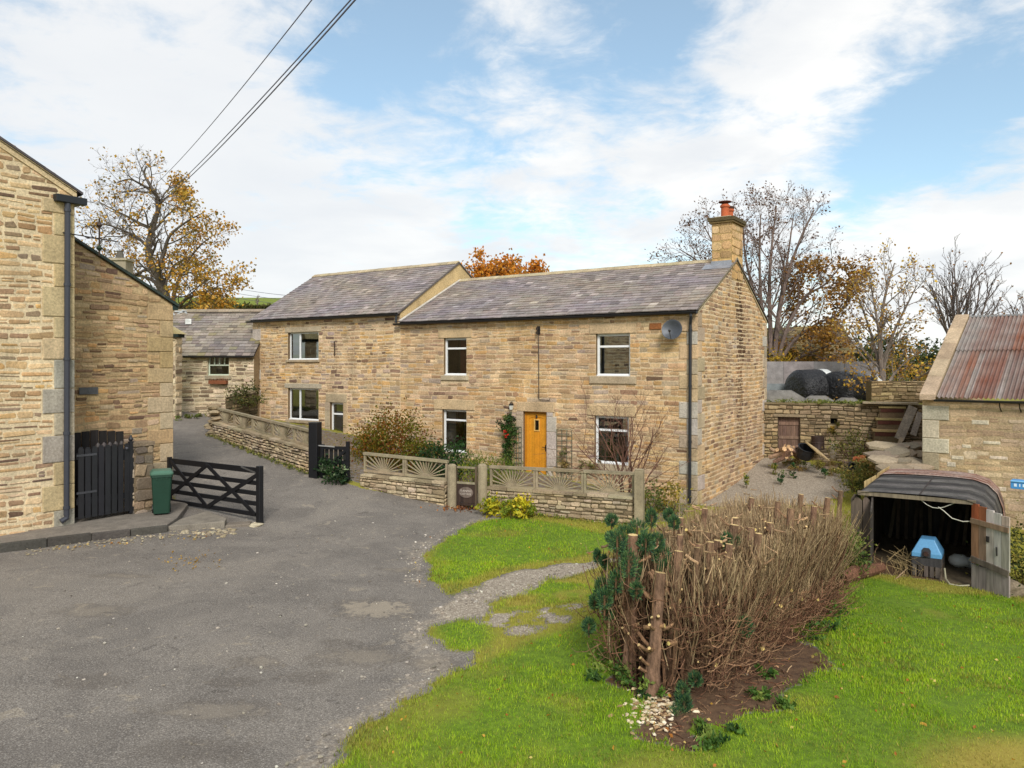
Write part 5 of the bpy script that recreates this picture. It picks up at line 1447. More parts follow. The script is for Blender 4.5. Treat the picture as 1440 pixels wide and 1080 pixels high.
def hedge_twig(s, w, z0, h, r, col, lean=.12):
    p = hp(s, w); p.z += z0; side = w / .7
    d = Vector((hn.x * side * lean + random.gauss(0, .28 if r < .01 else .09), hn.y * side * lean + random.gauss(0, .28 if r < .01 else .09), 1)).normalized(); path = [p.copy()]
    for i in range(4):
        d = (d + Vector((random.gauss(0, .13), random.gauss(0, .13), .12))).normalized(); p = p + d * h / 4; path.append(p.copy())
    mb.tube(path, [r, r * .9, r * .75, r * .6, r * .4], 3, col, cap=False)
for _ in range(12500):
    s = random.uniform(-.2, HL + .1); e = .78 * math.sqrt(max(.05, 1 - (max(0, .35 - s) / .6) ** 2)); w = random.uniform(-1, 1); w = math.copysign(abs(w) ** .75, w) * e
    top = 1.62 + .14 * min(1, max(0, (s - 1) / 3)) - .14 * random.random() - .16 * (abs(w) / .8) ** 2 + .05 * math.sin(s * 5)
    z0 = random.uniform(.05, 1.1) if random.random() < .75 else random.uniform(.6, 1.3); h = (top - z0) * random.uniform(.55, 1.02)
    if h < .12: continue
    t = (z0 + h) / 1.6; front = s < 1.3
    if front and random.random() < (.85 if s < .45 else .3): continue
    col = jit(mixc(random.choice(TW[3:]), random.choice(TW[:3]), min(1, max(0, t * 1.5 - .55 + random.gauss(0, .2)))), .2)  # red-brown low, tan tops; interior shade also put into the lower twig colour
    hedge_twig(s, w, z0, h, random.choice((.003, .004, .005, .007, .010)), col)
    if random.random() < .25:            # thicker forked stems inside
        hedge_twig(s, w * .8, 0, (z0 + h) * .9, random.choice((.012, .016, .022)), jit(C(112, 84, 62), .2), .1)
for _ in range(5200):                       # low tangle of dead red-brown brush, bulging on the lawn side
    s = random.uniform(-.3, HL); w = random.uniform(-.75, .95); p = hp(s, w); p.z += random.uniform(.02, .65 if s > 1.6 else 1.15) * (1 - .3 * abs(w)); a = random.uniform(0, 6.28)
    d = Vector((math.cos(a) + hn.x * .6, math.sin(a) + hn.y * .6, random.uniform(-.35, .6))).normalized(); l = random.uniform(.12, .42)
    mb.tube([p, p + d * l * .5 - UP * .02, p + d * l * .85 + UP * .03, p + d * l + UP * .1], random.choice(([.006, .005, .004, .003], [.004, .0035, .003, .002])), 3, jit(random.choice((C(112,78,58), C(92,64,48), C(134,98,74), C(150,116,88))), .2), cap=False)
tag(mb.build('twigs', M['bark'], hg), kind='stuff')
mb = MB()
for px, py, Y in ((1080,832,9.9),(1088,845,9.8),(1080,868,9.6),(1113,830,10.3),(1136,832,10.7),(1150,843,10.9),(1006,935,8.6),(1072,912,9.1),(1015,915,8.8),(1000,905,8.85),(962,862,8.7),(1098,852,9.9),(1060,845,9.7),(1128,842,10.6),(940,905,8.35),(935,880,8.4),(1040,790,9.8),(1062,745,10.3),(965,745,9.2),(955,845,8.8)):
    p = P(px, py, Y); a = random.uniform(-2.6, -.3); d = Vector((math.cos(a), math.sin(a), random.uniform(.0, .6))).normalized(); r = random.uniform(.016, .03); l = random.uniform(.12, .3)
    mb.tube([p - d * l, p - d * l * .4, p], [r * 1.1, r, r], 8, jit(C(150, 116, 84), .15), capc=jit(C(226, 198, 120), .1))
for _ in range(300):                        # pale sawn twig ends and side branches
    s = random.uniform(-.1, HL); w = random.uniform(-.8, .85); p = hp(s, w); p.z += random.uniform(.15, 1.6) if random.random() < .72 else random.uniform(1.35, 1.66)
    a = random.uniform(0, 6.28); d = Vector((math.cos(a), math.sin(a), random.uniform(-.1, .9))).normalized(); l = random.uniform(.06, .2); r = random.choice((.005, .007, .01, .015))
    mb.tube([p - d * l, p - d * l * .4 - UP * .008, p], [r * 1.1, r, r], 6, jit(C(168, 136, 102), .15), capc=jit(PALE, .12))
tag(mb.build('cut_stubs', M['bark'], hg), kind='stuff')
def tuft(px, py, Y, rx, rz_, n=170):
    c = P(px, py, Y); mb = MB()
    for _ in range(int(n * 4)):
        v = Vector((random.gauss(0, 1), random.gauss(0, 1), random.gauss(0, 1))).normalized(); k = random.uniform(.3, 1) ** .5 * random.uniform(.8, 1.1)
        p = c + Vector((v.x * rx * k, v.y * rx * k, v.z * rz_ * k)); d = (v + UP * .7).normalized(); e = d.orthogonal().normalized() * .006; L_ = random.uniform(.022, .05)
        col = jit(random.choice((C(54,88,62), C(70,106,66), C(40,70,54), C(100,130,76), C(86,110,62))), .25); mb.add([p - e, p + e, p + d * L_], [(0, 1, 2)], col)
    mb.tube([c - UP * rz_ * 1.5, c + UP * rz_ * .3], .012, 5, C(120, 88, 64)); mb.build('green_tuft', M['needle'], hg)
for a in ((860,732,9.3,.07,.07),(858,755,9.2,.05,.06),(840,782,9.1,.035,.08),(850,790,9.1,.035,.08),(846,828,9.0,.085,.15),(854,862,8.95,.05,.08),(836,846,8.95,.055,.09),(828,880,8.9,.07,.09),
          (868,760,8.8,.12,.14),(884,792,8.7,.1,.18),(866,818,8.7,.08,.14),(908,762,8.9,.11,.13),(850,842,8.7,.09,.13),(924,762,9.0,.09,.11),(895,830,8.6,.07,.1),(878,752,9.1,.1,.12),(896,745,9.2,.12,.13),(885,775,9.0,.1,.16),(893,800,8.9,.09,.16),(900,770,9.1,.08,.14),(905,765,9.2,.07,.1),(930,780,9.0,.11,.13),(934,800,8.9,.07,.1),(916,728,9.7,.07,.12),(948,735,9.8,.07,.09),(940,724,10.0,.06,.08),
          (1022,762,9.6,.07,.12),(1034,760,9.8,.05,.07),(1020,820,9.1,.09,.07),(1035,824,9.1,.07,.07),(1048,880,8.7,.09,.12),(978,955,8.3,.07,.07),(960,975,8.1,.07,.12),(955,1010,7.9,.13,.13),(962,990,8.0,.08,.1),(948,1020,7.85,.08,.08),(870,770,9.2,.05,.07)):
    tuft(*a)
o = None
mb = MB()
for _ in range(330):                        # heap of pale wood chips at the near end
    q = G(random.gauss(913, 19), random.gauss(1000, 15)); s = random.uniform(.012, .048)
    mb.rock((q.x, q.y, q.z + random.uniform(.01, .05)), s * 1.8, s, s * .6, jit(random.choice((C(216,198,164), C(200,176,136), C(228,212,184), C(160,130,96))), .12), 5, rough=.3)
o = mb.build('wood_chips', M['stone']); tag(o, 'heap of pale sawn wood chips at the near end of the hedge', 'wood chips', kind='stuff')
mb = MB()
for _ in range(420):
    q = G(random.choice((random.gauss(1080, 45), random.gauss(960, 25))), random.uniform(930, 1050)); 
    if sdist(np.array([q.x]), np.array([q.y]), SOIL)[0] < -.1: continue
    a = random.uniform(0, 6.28); l = random.uniform(.04, .22); d = Vector((math.cos(a), math.sin(a), random.uniform(-.05, .15)))
    mb.tube([q + UP * .01, q + d * l * .5 + UP * .025, q + d * l + UP * .012], random.choice((.004, .006, .009)), 3, jit(random.choice((C(120,84,62), C(150,116,86), C(92,66,50), C(176,144,108))), .2))
o = mb.build('brush_litter', M['bark']); tag(o, 'broken brown twigs littering the bare soil beside the hedge', 'twigs', kind='stuff')
def weeds(name, label, pts, size, cols, n=140):
    mb = MB()
    for px, py, r in pts:
        q = G(px, py); leaf_cloud(mb, [(q.x, q.y, q.z + r * .35, r, r * .8, r * .5)], n, size, cols, shell=.2, up=(0, 0, .5))
    o = mb.build(name, M['leaf']); tag(o, label, 'weeds', kind='stuff')
GRN2 = [C(70,100,40), C(92,122,50), C(56,82,38), C(120,136,62)]
weeds('weeds', 'broad green weeds round the foot of the hedge', [(860,950,.3),(880,965,.25),(840,930,.25),(830,960,.2),(1075,955,.15),(1070,985,.2),(1150,905,.28),(1165,890,.25),(1140,880,.2),(1110,1000,.15),(990,1035,.15),(1000,1060,.18),(1030,1040,.12),(1180,870,.25),(905,985,.2),(875,935,.22)], .06, GRN2)
# ================================================================ tin shed
SO = Vector((7.03, 14.55, 0)); SR = -D1; SN = -D2          # left front corner, along the front to the right, outward normal
SO = Vector((6.72, 14.76, 0))
def sp(u, v, d=0): return SO + SR * u + UP * v + D2 * d      # d runs into the shed
shed = thing('tin_shed', 'low shed of rusty curved corrugated sheets with one door standing open', 'shed', tuple(sp(0, -4.0)))
SD = 3.5
prof = [(-.08, -2.62), (-.03, -2.5), (.08, -2.44), (.3, -2.415), (.7, -2.4), (1.1, -2.395), (1.5, -2.4), (1.8, -2.42), (2.04, -2.5), (2.2, -2.67), (2.29, -2.95), (2.33, -3.4), (2.34, -4.2)]
def shed_sheet(d0, d1, corr, lift, col):
    mb = MB(); n = int((d1 - d0) / .019) if corr else 40; vs = []; fs = []; cs = []; m = len(prof)
    for i in range(n + 1):
        d = d0 + (d1 - d0) * i / n
        for k, (u, v) in enumerate(prof):
            a, b = prof[max(0, k - 1)], prof[min(m - 1, k + 1)]; nx, nz = -(b[1] - a[1]), b[0] - a[0]; l = math.hypot(nx, nz)
            o_ = lift + (.011 * math.sin(d / .076 * 2 * math.pi) if corr else random.uniform(-.003, .003))
            vs.append(sp(u + nx / l * o_, v + nz / l * o_, d)); cs.append(jit(col(u, d), .12))
    for i in range(n):
        for k in range(m - 1): fs.append((i * m + k, i * m + k + 1, (i + 1) * m + k + 1, (i + 1) * m + k))
    mb.add(vs, fs, cs); return mb
PATCHY = lambda u, d: mixc(C(44, 42, 41), C(112, 107, 102), max(0, min(1, .3 + .35 * math.sin(d * 7 + 1.2 * math.sin(u * 2.3)) + random.uniform(-.3, .3))))
sr = shed_sheet(-.12, 2.7, False, .0, lambda u, d: mixc(PATCHY(u, d), C(66, 62, 58), .4 if u > 1.7 else .15)).build('roof', M['tin'], shed)
shed_sheet(2.62, SD + .1, True, .02, lambda u, d: random.choice((C(124, 84, 66), C(136, 120, 112), C(104, 66, 50), C(150, 132, 120)))).build('rear_roof', M['tin'], shed)
mb = MB(); mb.box(sp(.0, -2.5, -.1), SR * 1.95, D2 * .06, UP * .075, C(118, 106, 88)); 
for u in (1.05,): mb.add([sp(u, -2.388, -.12), sp(u + .03, -2.388, -.12), sp(u + .03, -2.388, 2.6), sp(u, -2.388, 2.6)], [(0, 1, 2, 3)], C(60, 52, 48))
mb.build('lintel_beam', M['wood'], shed)
mb = MB()
_bk = [sp(-.05, -4.2, SD)] + [sp(u, v - .02, SD) for u, v in prof]; mb.add(_bk, [tuple(range(len(_bk)))], C(60, 56, 50))
for i in range(22): mb.box(sp(-.05, -4.2, i * .16), D2 * .15, SR * .025, UP * 1.45, jit(C(70, 62, 54), .25))
mb.add([sp(0, -3.985, 0), sp(2.3, -3.985, 0), sp(2.3, -3.93, SD), sp(0, -3.93, SD)], [(0, 1, 2, 3)], C(96, 84, 66))
for i in range(12): mb.bar(sp(.15 + i * .16, -3.9, SD - .3 - .2 * random.random()), sp(.2 + i * .16 + random.uniform(-.1, .1), -2.8 - random.random() * .4, SD - .06), .07, .03, D2, jit(C(84, 72, 58), .3))
mb.build('walls', M['wood'], shed)
mb = MB()
for u, w, d in ((-.13, .2, -.03), (.09, .13, -.05)): mb.prism([sp(u, -4.1, d), sp(u + w, -4.1, d), sp(u + w, -2.62, d), sp(u + w * .3, -2.5, d), sp(u, -2.6, d)], D2 * .05, jit(C(104, 92, 80), .1))
mb.prism([sp(.24, -4.0, -.02), sp(.27, -4.0, -.4), sp(.27, -2.75, -.4), sp(.24, -2.5, -.02)], SR * .03, C(70, 64, 58))
mb.build('door_post', M['wood'], shed)
mb = MB(); dh = sp(1.90, 0, -.06); du = (Vector((8.52, 12.92, 0)) - dh).normalized(); du.z = 0; dn = du.cross(UP)
if dn.x > 0: dn = -dn
def dpnt(u, v, d=0): return Vector((dh.x, dh.y, 0)) + du * u + UP * v + dn * d
DW = .72; DC = [C(150, 112, 84), C(128, 104, 84), C(170, 160, 148), C(164, 156, 146), C(150, 142, 130)]
for i in range(5):
    a, b = DW * i / 5, DW * (i + 1) / 5 - .006
    mb.box(dpnt(a, -3.98 - .01 * i), du * (b - a), dn * .03, UP * (.42 + .0 * i), jit(C(138, 128, 122), .12))
    mb.box(dpnt(a, -3.54), du * (b - a), dn * .03, UP * .78, jit(DC[i], .1))
    mb.box(dpnt(a, -2.755), du * (b - a), dn * .026, UP * (.28 - .03 * i), jit((C(150, 84, 52), C(140, 82, 54), C(186, 176, 166), C(178, 170, 162), C(170, 150, 136))[i], .1))
mb.bar(dpnt(0, -3.46, .045), dpnt(DW, -3.56, .045), .1, .025, dn, C(96, 86, 76)); mb.bar(dpnt(0, -2.78, .045), dpnt(DW, -2.82, .045), .09, .025, dn, C(132, 108, 86))
sdoor = mb.build('door', M['wood'], shed); sdoor['label'] = 'rusty peeling plank door standing open'
mb = MB(); mb.box(dpnt(.3, -3.1, .03), du * .05, UP * .1, dn * .02, C(60, 56, 54)); mb.tube([dpnt(.5, -3.3, .04), dpnt(.5, -3.15, .05)], .012, 5, C(50, 46, 44)); mb.build('latch', M['metal'], sdoor)
# things in the shed
gn = thing('generator', 'blue faceted machine hood with a dark vent on a timber stand in the shed mouth', 'machine', tuple(sp(1.2, -3.98, .4)))
g0_ = sp(.9, -3.6, .15)
def gq(u, v, d): return g0_ + SR * u + UP * v + D2 * d
mb = MB(); BLU = C(90, 146, 188)
lo = [gq(0, 0, 0), gq(.5, 0, 0), gq(.5, 0, .55), gq(0, 0, .55)]; mi = [gq(0, .07, 0), gq(.5, .07, 0), gq(.5, .07, .55), gq(0, .07, .55)]; hi = [gq(.13, .32, .1), gq(.37, .32, .1), gq(.37, .32, .45), gq(.13, .32, .45)]
fs = [(0, 1, 5, 4), (1, 2, 6, 5), (2, 3, 7, 6), (3, 0, 4, 7), (4, 5, 9, 8), (5, 6, 10, 9), (6, 7, 11, 10), (7, 4, 8, 11), (8, 9, 10, 11)]
mb.add(lo + mi + hi, fs, BLU); mb.build('hood', M['plastic'], gn, bevel=.012)
mb = MB(); mb.prism([gq(.17, .01, -.004), gq(.32, .01, -.004), gq(.32, .13, .035), gq(.29, .17, .05), gq(.2, .17, .05), gq(.17, .13, .035)], D2 * -.03, C(30, 28, 28)); mb.lathe(gq(.245, .07, -.02), [(.05, 0), (.04, .04)], 10, C(60, 40, 36), -D2); mb.build('vent', M['plastic'], gn)
mb = MB()
for u in (.02, .46): 
    for d in (.02, .48): mb.box(gq(u - .01, -.45, d), SR * .055, D2 * .055, UP * .45, C(92, 80, 68))
mb.box(gq(0, -.16, -.01), SR * .5, D2 * .57, UP * .155, C(56, 54, 54)); 
for i in range(5): mb.box(gq(.02 + i * .095, -.36, -.015), SR * .07, D2 * .02, UP * .2, jit(C(84, 76, 68), .2))
mb.build('stand', M['wood'], gn)
mb = MB(); q = sp(1.62, -3.84, 1.3)
mb.rock(q, .42, .34, .24, C(206, 204, 196), 11, 0, .12); mb.rock(q + Vector((.15, -.05, -.02)), .26, .22, .2, C(214, 212, 206), 9, 0, .14)
o = mb.build('sack', M['upvc'], smooth=True); tag(o, 'crumpled white sack on the shed floor', 'sack')
mb = MB(); mb.tube([sp(1.0 + .09 * i, -2.42 - .14 * math.sin(i / 6 * 3.1) - .02 * i, -.06) for i in range(8)], .008, 5, C(176, 172, 156)); mb.tube([sp(1.36, -2.6, -.06), sp(1.45, -2.66, -.08), sp(1.58, -2.78, -.08), sp(1.75, -2.82, -.08), sp(1.9, -2.8, -.06)], .009, 5, C(184, 180, 164))
o = mb.build('hanging_cable', M['plastic']); tag(o, 'pale cable drooping across the shed opening', 'cable')
mb = MB(); mb.tube([sp(1.45, -3.75, .1), sp(1.48, -3.9, -.05), sp(1.55, -3.95, -.2), sp(1.7, -3.96, -.2), sp(1.85, -3.95, -.1)], .016, 6, C(150, 144, 120)); o = mb.build('hose', M['plastic']); tag(o, 'pale hose lying below the blue machine', 'hose')
mb = MB(); a = P(1185, 795, 13.6); b = P(1240, 785, 14.4); a.z = hz(a.x, a.y) + .1; b.z = hz(b.x, b.y) + .14
mb.tube([a, a.lerp(b, .3) + UP * .05, a.lerp(b, .6) + UP * .02, b], [.1, .13, .12, .09], 9, C(112, 78, 60), capc=C(90, 62, 48)); o = mb.build('log', M['bark']); tag(o, 'rotten red-brown log lying left of the shed', 'log')
mb = MB(); q = G(1420, 838); mb.rock(q + UP * .1, .5, .36, .34, C(130, 116, 96), 10); o = mb.build('boulder', M['stone']); tag(o, 'mossy boulder beside the open shed door', 'boulder')
shr_cols = [C(84,90,38), C(112,108,44), C(66,74,34), C(140,124,52)]
q = P(1432, 790, 13.4); shrub('bush', 'overgrown olive bush right of the shed at the frame edge', [(q.x + .35, q.y + .3, -3.5, .6, .6, .75), (q.x + .5, q.y - .4, -3.75, .5, .5, .4)], 2600, .07, shr_cols)
q = P(1190, 770, 13.9); shrub('bush', 'green leafy growth between the hedge and the shed', [(q.x, q.y, -3.5, .38, .35, .5), (q.x + .2, q.y + .6, -3.4, .35, .35, .45)], 1500, .07, [C(96,112,50), C(124,132,62), C(76,92,42), C(150,146,84)])
q = P(1210, 770, 14.2); mb = MB()
for i in range(9):
    d = Vector((random.uniform(-1, 1), random.uniform(-1, .2), 1)).normalized()
    for k in range(12):
        s = k / 12 * .5; p = Vector((q.x, q.y, -3.85)) + d * s - UP * s * s * .8
        for sg in (-1, 1): mb.leaf(p + d.orthogonal().normalized() * .03 * sg, .07 * (1 - k / 16), jit(C(134, 150, 66), .15), .35, d.cross(UP) * sg * 1.4)
o = mb.build('fern', M['leaf']); tag(o, 'yellow-green fern at the left corner of the shed', 'fern')
mb = MB()
for _ in range(70):
    q = G(random.gauss(1277, 16), random.gauss(806, 4)); l = random.uniform(.15, .5); mb.tube([q, q + Vector((random.gauss(0, .1), random.gauss(0, .08), l * .6)), q + Vector((random.gauss(0, .2), random.gauss(0, .15), l))], [.005, .004, .002], 3, jit(C(170, 146, 104), .2), cap=False)
mb.tube([G(1258, 818) + UP * .03, G(1280, 806) + UP * .15, G(1296, 796) + UP * .3], [.012, .01, .006], 5, C(178, 150, 116))
o = mb.build('dead_stalks', M['bark']); tag(o, 'dry dead stalks in front of the blue machine', 'weeds', kind='stuff')

# ================================================================ barn with the rusty corrugated roof
BO = Vector((10.52, 19.5, 0)); B1 = Vector((.76, -.65, 0)); B2 = Vector((.65, .76, 0)); BN = Vector((-.65, -.76, 0))
fbn = plane_f(BO, B1, BN); barn = thing('stone_barn', 'stone barn with a rusty corrugated iron roof at the right edge', 'barn', (10.52, 19.5, -3.9))
be, br_ = -.86, 1.36; bhalf = 4.3
PAL_BARN = palette([(22, C(178,154,120,K)), (20, C(170,146,112,K)), (12, C(186,164,132,K)), (8, C(158,134,104,K)), (6, C(192,174,146,K))], .08)
ST_BARN = dict(mortar=C(178,156,122,K), ch=(.1,.2), len=(.2,.55), gap=.014, dep=(.001,.010), pal=PAL_BARN, rough=.15, wob=.015, rag=.9)
mb = MB()
blk = quoins(0, 1, -4.2, be - .1, [C(178,164,140,K), C(164,146,120,K), C(190,178,156,K)], .6, .38, (.34, .5))
for _ in range(9):
    u = random.uniform(.3, 1.6); v = random.uniform(-3.3, -1.2); blk.append((u, u + random.uniform(.12, .4), v, v + random.uniform(.06, .12), jit(C(204, 190, 166), .08), .012))
masonry(mb, fbn, lambda v: (0, 6), -4.4, be, ST_BARN, (), blk)
fbg = lambda u, v, d=0: BO + B2 * u + UP * v - B1 * d
masonry(mb, fbg, lambda v: (0, 2 * bhalf) if v < be else ((v - be) / (br_ - be) * bhalf, 2 * bhalf - (v - be) / (br_ - be) * bhalf), -4.4, br_ - .05, ST_BARN, (), (), [(0, -4.4), (2 * bhalf, -4.4), (2 * bhalf, be), (bhalf, br_), (0, be)])
mb.build('wall', M['stone'], barn)
def corr(mb, O, U, S, ulen, slen, pitch, amp, col, rows):
    O, U, S = Vector(O), Vector(U).normalized(), Vector(S).normalized(); N = U.cross(S).normalized()
    if N.z < 0: N = -N
    per = 8; n = int(ulen / pitch * per)
    for (s0, s1, lift) in rows:
        vs = []; fs = []; cs = []; ns = 6
        for i in range(n + 1):
            u = ulen * i / n
            for k in range(ns + 1):
                s = s0 + (s1 - s0) * k / ns; vs.append(O + U * u + S * s + N * (lift + amp * math.sin(2 * math.pi * u / pitch))); cs.append(col(u, s, math.sin(2 * math.pi * u / pitch)))
        for i in range(n):
            for k in range(ns): fs.append((i * (ns + 1) + k, (i + 1) * (ns + 1) + k, (i + 1) * (ns + 1) + k + 1, i * (ns + 1) + k + 1))
        mb.add(vs, fs, cs)
def rust(u, s, w):
    sheet = int(u / .66); lowr = s < 2.35; r = random.Random(sheet * 7 + (0 if lowr else 91)); k = r.uniform(.55, 1.0) if lowr else r.uniform(.35, .75)
    e = (u / .66) % 1
    if lowr and (e < .12 or e > .9): k *= .35
    if sheet == 0: k *= .35 if u < .4 else .8
    k += .25 * (math.sin(u * 5 + s * 3) * math.sin(s * 4.2 - u * 2)) + random.uniform(-.12, .12)
    c = mixc(C(150, 140, 132), r.choice((C(128, 74, 52), C(140, 84, 56), C(112, 66, 50))), max(0, min(1, k)))
    return jit(mixc(c, C(186, 176, 164), .25 * max(0, w) * (1 - max(0, min(1, k)))), .08)
slb = math.hypot(bhalf + .15, br_ - be); Sb = (B2 * (bhalf + .15) + UP * (br_ - be + .04)).normalized()
mb = MB(); corr(mb, fbn(.34, be + .05, .15), B1, Sb, 6.0, slb, .1, .024, rust, ((0, slb * .56, 0), (slb * .53, slb, .022)))
mb.build('roof', M['metal'], barn)
mb = MB(); rb = BO + B2 * bhalf + UP * (br_ + .05)
mb.box(rb + B1 * .34 - B2 * .12, B1 * 6, B2 * .24, UP * .05, C(150, 150, 150)); mb.build('ridge_cap', M['metal'], barn)
mb = MB(); a = fbn(-.04, be - .03, .16); Lc = slb + .02; ncp = 5
for i in range(ncp):
    for wd, c_ in ((.36, C(178, 156, 128, K)),): mb.box(a + Sb * (Lc * i / ncp), Sb * (Lc / ncp - .01), B1 * wd, UP * (.16 + random.uniform(-.01, .01)), jit(c_, .12))
mb.build('coping', M['stone'], barn, bevel=.015)
gutter('gutter', fbn(.3, be - .0, .2), fbn(6, be - .0, .2), barn, .055)
for u in (1.7, 2.1):
    mb = MB(); mb.tube([fbn(u, be - .04, .16), fbn(u, be - .16, .1), fbn(u + .02, be - .26, .02)], .014, 5, C(40, 38, 38)); mb.build('gutter_bracket', M['metal'], barn)
mb = MB(); q = P(1424, 673, 15.8); mb.box(q - UP * .17 , B1 * .9, BN * .3, UP * .17, C(70, 140, 196)); mb.box(q + BN * .302 - UP * .03, B1 * .9, BN * .02, UP * .035, C(120, 180, 222))
bt = mb.build('blue_trough', M['plastic'], bevel=.02); tag(bt, 'blue plastic trough with white marks by the barn wall at the frame edge', 'trough')
mb = MB()
for du_, w_ in ((.06, .05), (.15, .02), (.21, .07)): mb.box(q + BN * .3 - UP * .12 + B1 * du_, B1 * w_, BN * .006, UP * .06, C(210, 226, 236))
mb.build('marking', M['upvc'], bt)

# ================================================================ yard behind the cottage: retaining wall, steps, clutter
RA, RB = Vector((7.9, 26.3, 0)), Vector((13.6, 23.95, 0)); RU = (RB - RA).normalized(); RN = Vector((RU.y, -RU.x, 0))
if RN.y > 0: RN = -RN
frw = plane_f(RA, RU, RN)
ST_RET = dict(mortar=C(92,80,58,K), ch=(.07,.16), len=(.1,.32), gap=.016, dep=(.006,.035), pal=PAL_BACK, rough=.16, wob=.018, rag=.9)
def rwx(px, py):                            # pixel to the wall's own coordinates
    u_ = (px - CX) / F; s = (RA.x - u_ * RA.y) / (u_ * RU.y - RU.x); Y = RA.y + RU.y * s; return s, (HY - py) * Y / F
da, db = rwx(1094, 586), rwx(1125, 640); wa, wb_ = rwx(1168, 588), rwx(1177, 596)
mb = MB()
dr_ = (da[0], db[0], -3.4, da[1]); nd = (wa[0], wb_[0], wb_[1], wa[1])
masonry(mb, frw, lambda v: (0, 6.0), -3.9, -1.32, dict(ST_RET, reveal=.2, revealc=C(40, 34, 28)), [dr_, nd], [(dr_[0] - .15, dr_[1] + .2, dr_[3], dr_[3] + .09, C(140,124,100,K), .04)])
mb.box(frw(0, -1.33, .03), RU * 6.1, -RN * .5, UP * .06, C(120, 106, 80, K))
rw = mb.build('retaining_wall', M['stone']); tag(rw, 'mossy stone retaining wall with a small plank door behind the cottage', 'wall')
mb = MB(); n = 5
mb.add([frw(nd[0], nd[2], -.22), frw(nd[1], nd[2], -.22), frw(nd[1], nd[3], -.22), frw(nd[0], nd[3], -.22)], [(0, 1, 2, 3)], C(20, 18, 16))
for i in range(n): 
    w = (dr_[1] - dr_[0]) / n; mb.box(frw(dr_[0] + i * w, dr_[2], -.16), RU * (w - .008), RN * .03, UP * (dr_[3] - dr_[2]), jit(C(116, 92, 78), .15))
for z in (dr_[3] - .28, dr_[3] - .75, dr_[3] - 1.2): mb.box(frw(dr_[0] + .02, z, -.13), RU * (dr_[1] - dr_[0] - .04), RN * .025, UP * .1, jit(C(126, 102, 86)))
adopt(mb.build('door', M['wood']), rw)
mb = MB()
for _ in range(40):
    q = frw(random.uniform(0, 4.2), -1.26, random.uniform(-.4, .02)); leaf_cloud(mb, [(q.x, q.y, q.z, .22, .2, .09)], 45, .06, [C(104,116,52), C(126,132,66), C(86,100,44), C(150,146,84)], shell=.1, up=(0, 0, .8))
o = mb.build('moss', M['leaf']); tag(o, 'moss and grass along the top of the retaining wall', 'moss', kind='stuff')
stp = thing('stone_steps', 'flight of stone steps with dark red risers up the retaining wall', 'steps', tuple(frw(4.0, -3.3)))
for i, (px, py) in enumerate(((1254, 576), (1249, 592), (1244, 607), (1236, 623))):
    s, z = rwx(px, py); mb = MB(); d = .15 + i * .3; w = .72
    mb.box(frw(s - w / 2, -3.9, 0), RU * w, RN * d, UP * (z + 3.9 + .05), jit(C(104, 88, 66, K), .1)); mb.box(frw(s - w / 2 + .03, z - .08, d + .002), RU * (w - .06), RN * .02, UP * .13, jit(C(84, 50, 40), .12))
    mb.box(frw(s - w / 2 - .03, z + .052, -.05), RU * (w + .06), RN * (d + .1), UP * .06, jit(C(150, 130, 90, K), .12)); mb.build('step', M['stone'], stp)
    for k in range(3): 
        pass
mb = MB(); s, z = rwx(1256, 570); mb.box(frw(s - .9, -1.24, -.2), RU * 1.6, RN * .5, UP * .05, C(150, 136, 112, K)); mb.build('top_slab', M['stone'], stp)
def plank(a, b, w, t, c, label):
    mb = MB(); mb.bar(a, b, w, t, Vector((-.3, -.9, .3)), c); o = mb.build('plank', M['wood']); tag(o, label, 'plank', 'boards leaning by the steps')
plank(P(1264, 618, 22.6), P(1284, 572, 23.6), .26, .05, C(128, 116, 100), 'wide grey board leaning against the steps'); plank(P(1284, 612, 22.2), P(1294, 580, 23), .16, .04, C(120, 110, 98), 'narrow grey board leaning beside the barn corner')
plank(P(1262, 630, 22.2), P(1268, 616, 22.5), .1, .05, C(146, 128, 104), 'short stub of board below the wide leaning board')
sl_t = thing('slab_pile', 'pile of mossy stone roofing slabs between the steps and the barn', 'slab pile', (10.6, 20.6, -3.6))
for i in range(15):
    px, py = 1290 - (i % 4) * 15 + random.uniform(-5, 5), 630 + (i // 4) * 10 + random.uniform(-2, 2); q = P(px, py, 21.2 - i * .17); mb = MB(); w, d = random.uniform(.5, .95), random.uniform(.4, .7); a = random.uniform(-.7, .5)
    c_ = jit(dull(random.choice((C(140,126,98,K), C(154,140,112,K), C(124,114,92,K)))), .14); m_ = Matrix.Rotation(a, 3, 'Z') @ Matrix.Rotation(random.uniform(.12, .3), 3, 'X')
    pg_ = [q + m_ @ Vector((math.cos(t) * w / 2 * random.uniform(.85, 1.25), math.sin(t) * d / 2 * random.uniform(.85, 1.25), 0)) for t in [k * math.pi * 2 / 7 for k in range(7)]]
    mb.prism(pg_, m_ @ Vector((0, 0, random.uniform(.05, .09))), c_); mb.build('slab', M['stone'], sl_t)
mb = MB()
for i in range(5): mb.rock(P(1282 - i * 6, 640 + i * 4, 21.0 - i * .3) - UP * .25, 1.1, .9, .4, jit(C(116, 104, 80, K)), 9)
mb.build('base', M['stone'], sl_t)
for k_, (x0, y0, x1, y1, Y, lab) in enumerate(((1216, 684, 1232, 675, 15.9, 'left of two pale timber edging boards behind the shed roof'), (1233, 672, 1249, 662, 16.8, 'right of two pale timber edging boards behind the shed roof'))):
    mb = MB(); a, b = P(x0, y0, Y), P(x1, y1, Y + .9); mb.bar(a, b, .22, .06, Vector((-.7, -.7, 0)), C(186, 160, 110)); o = mb.build('edging_board', M['wood']); tag(o, lab, 'board', 'pale edging boards')
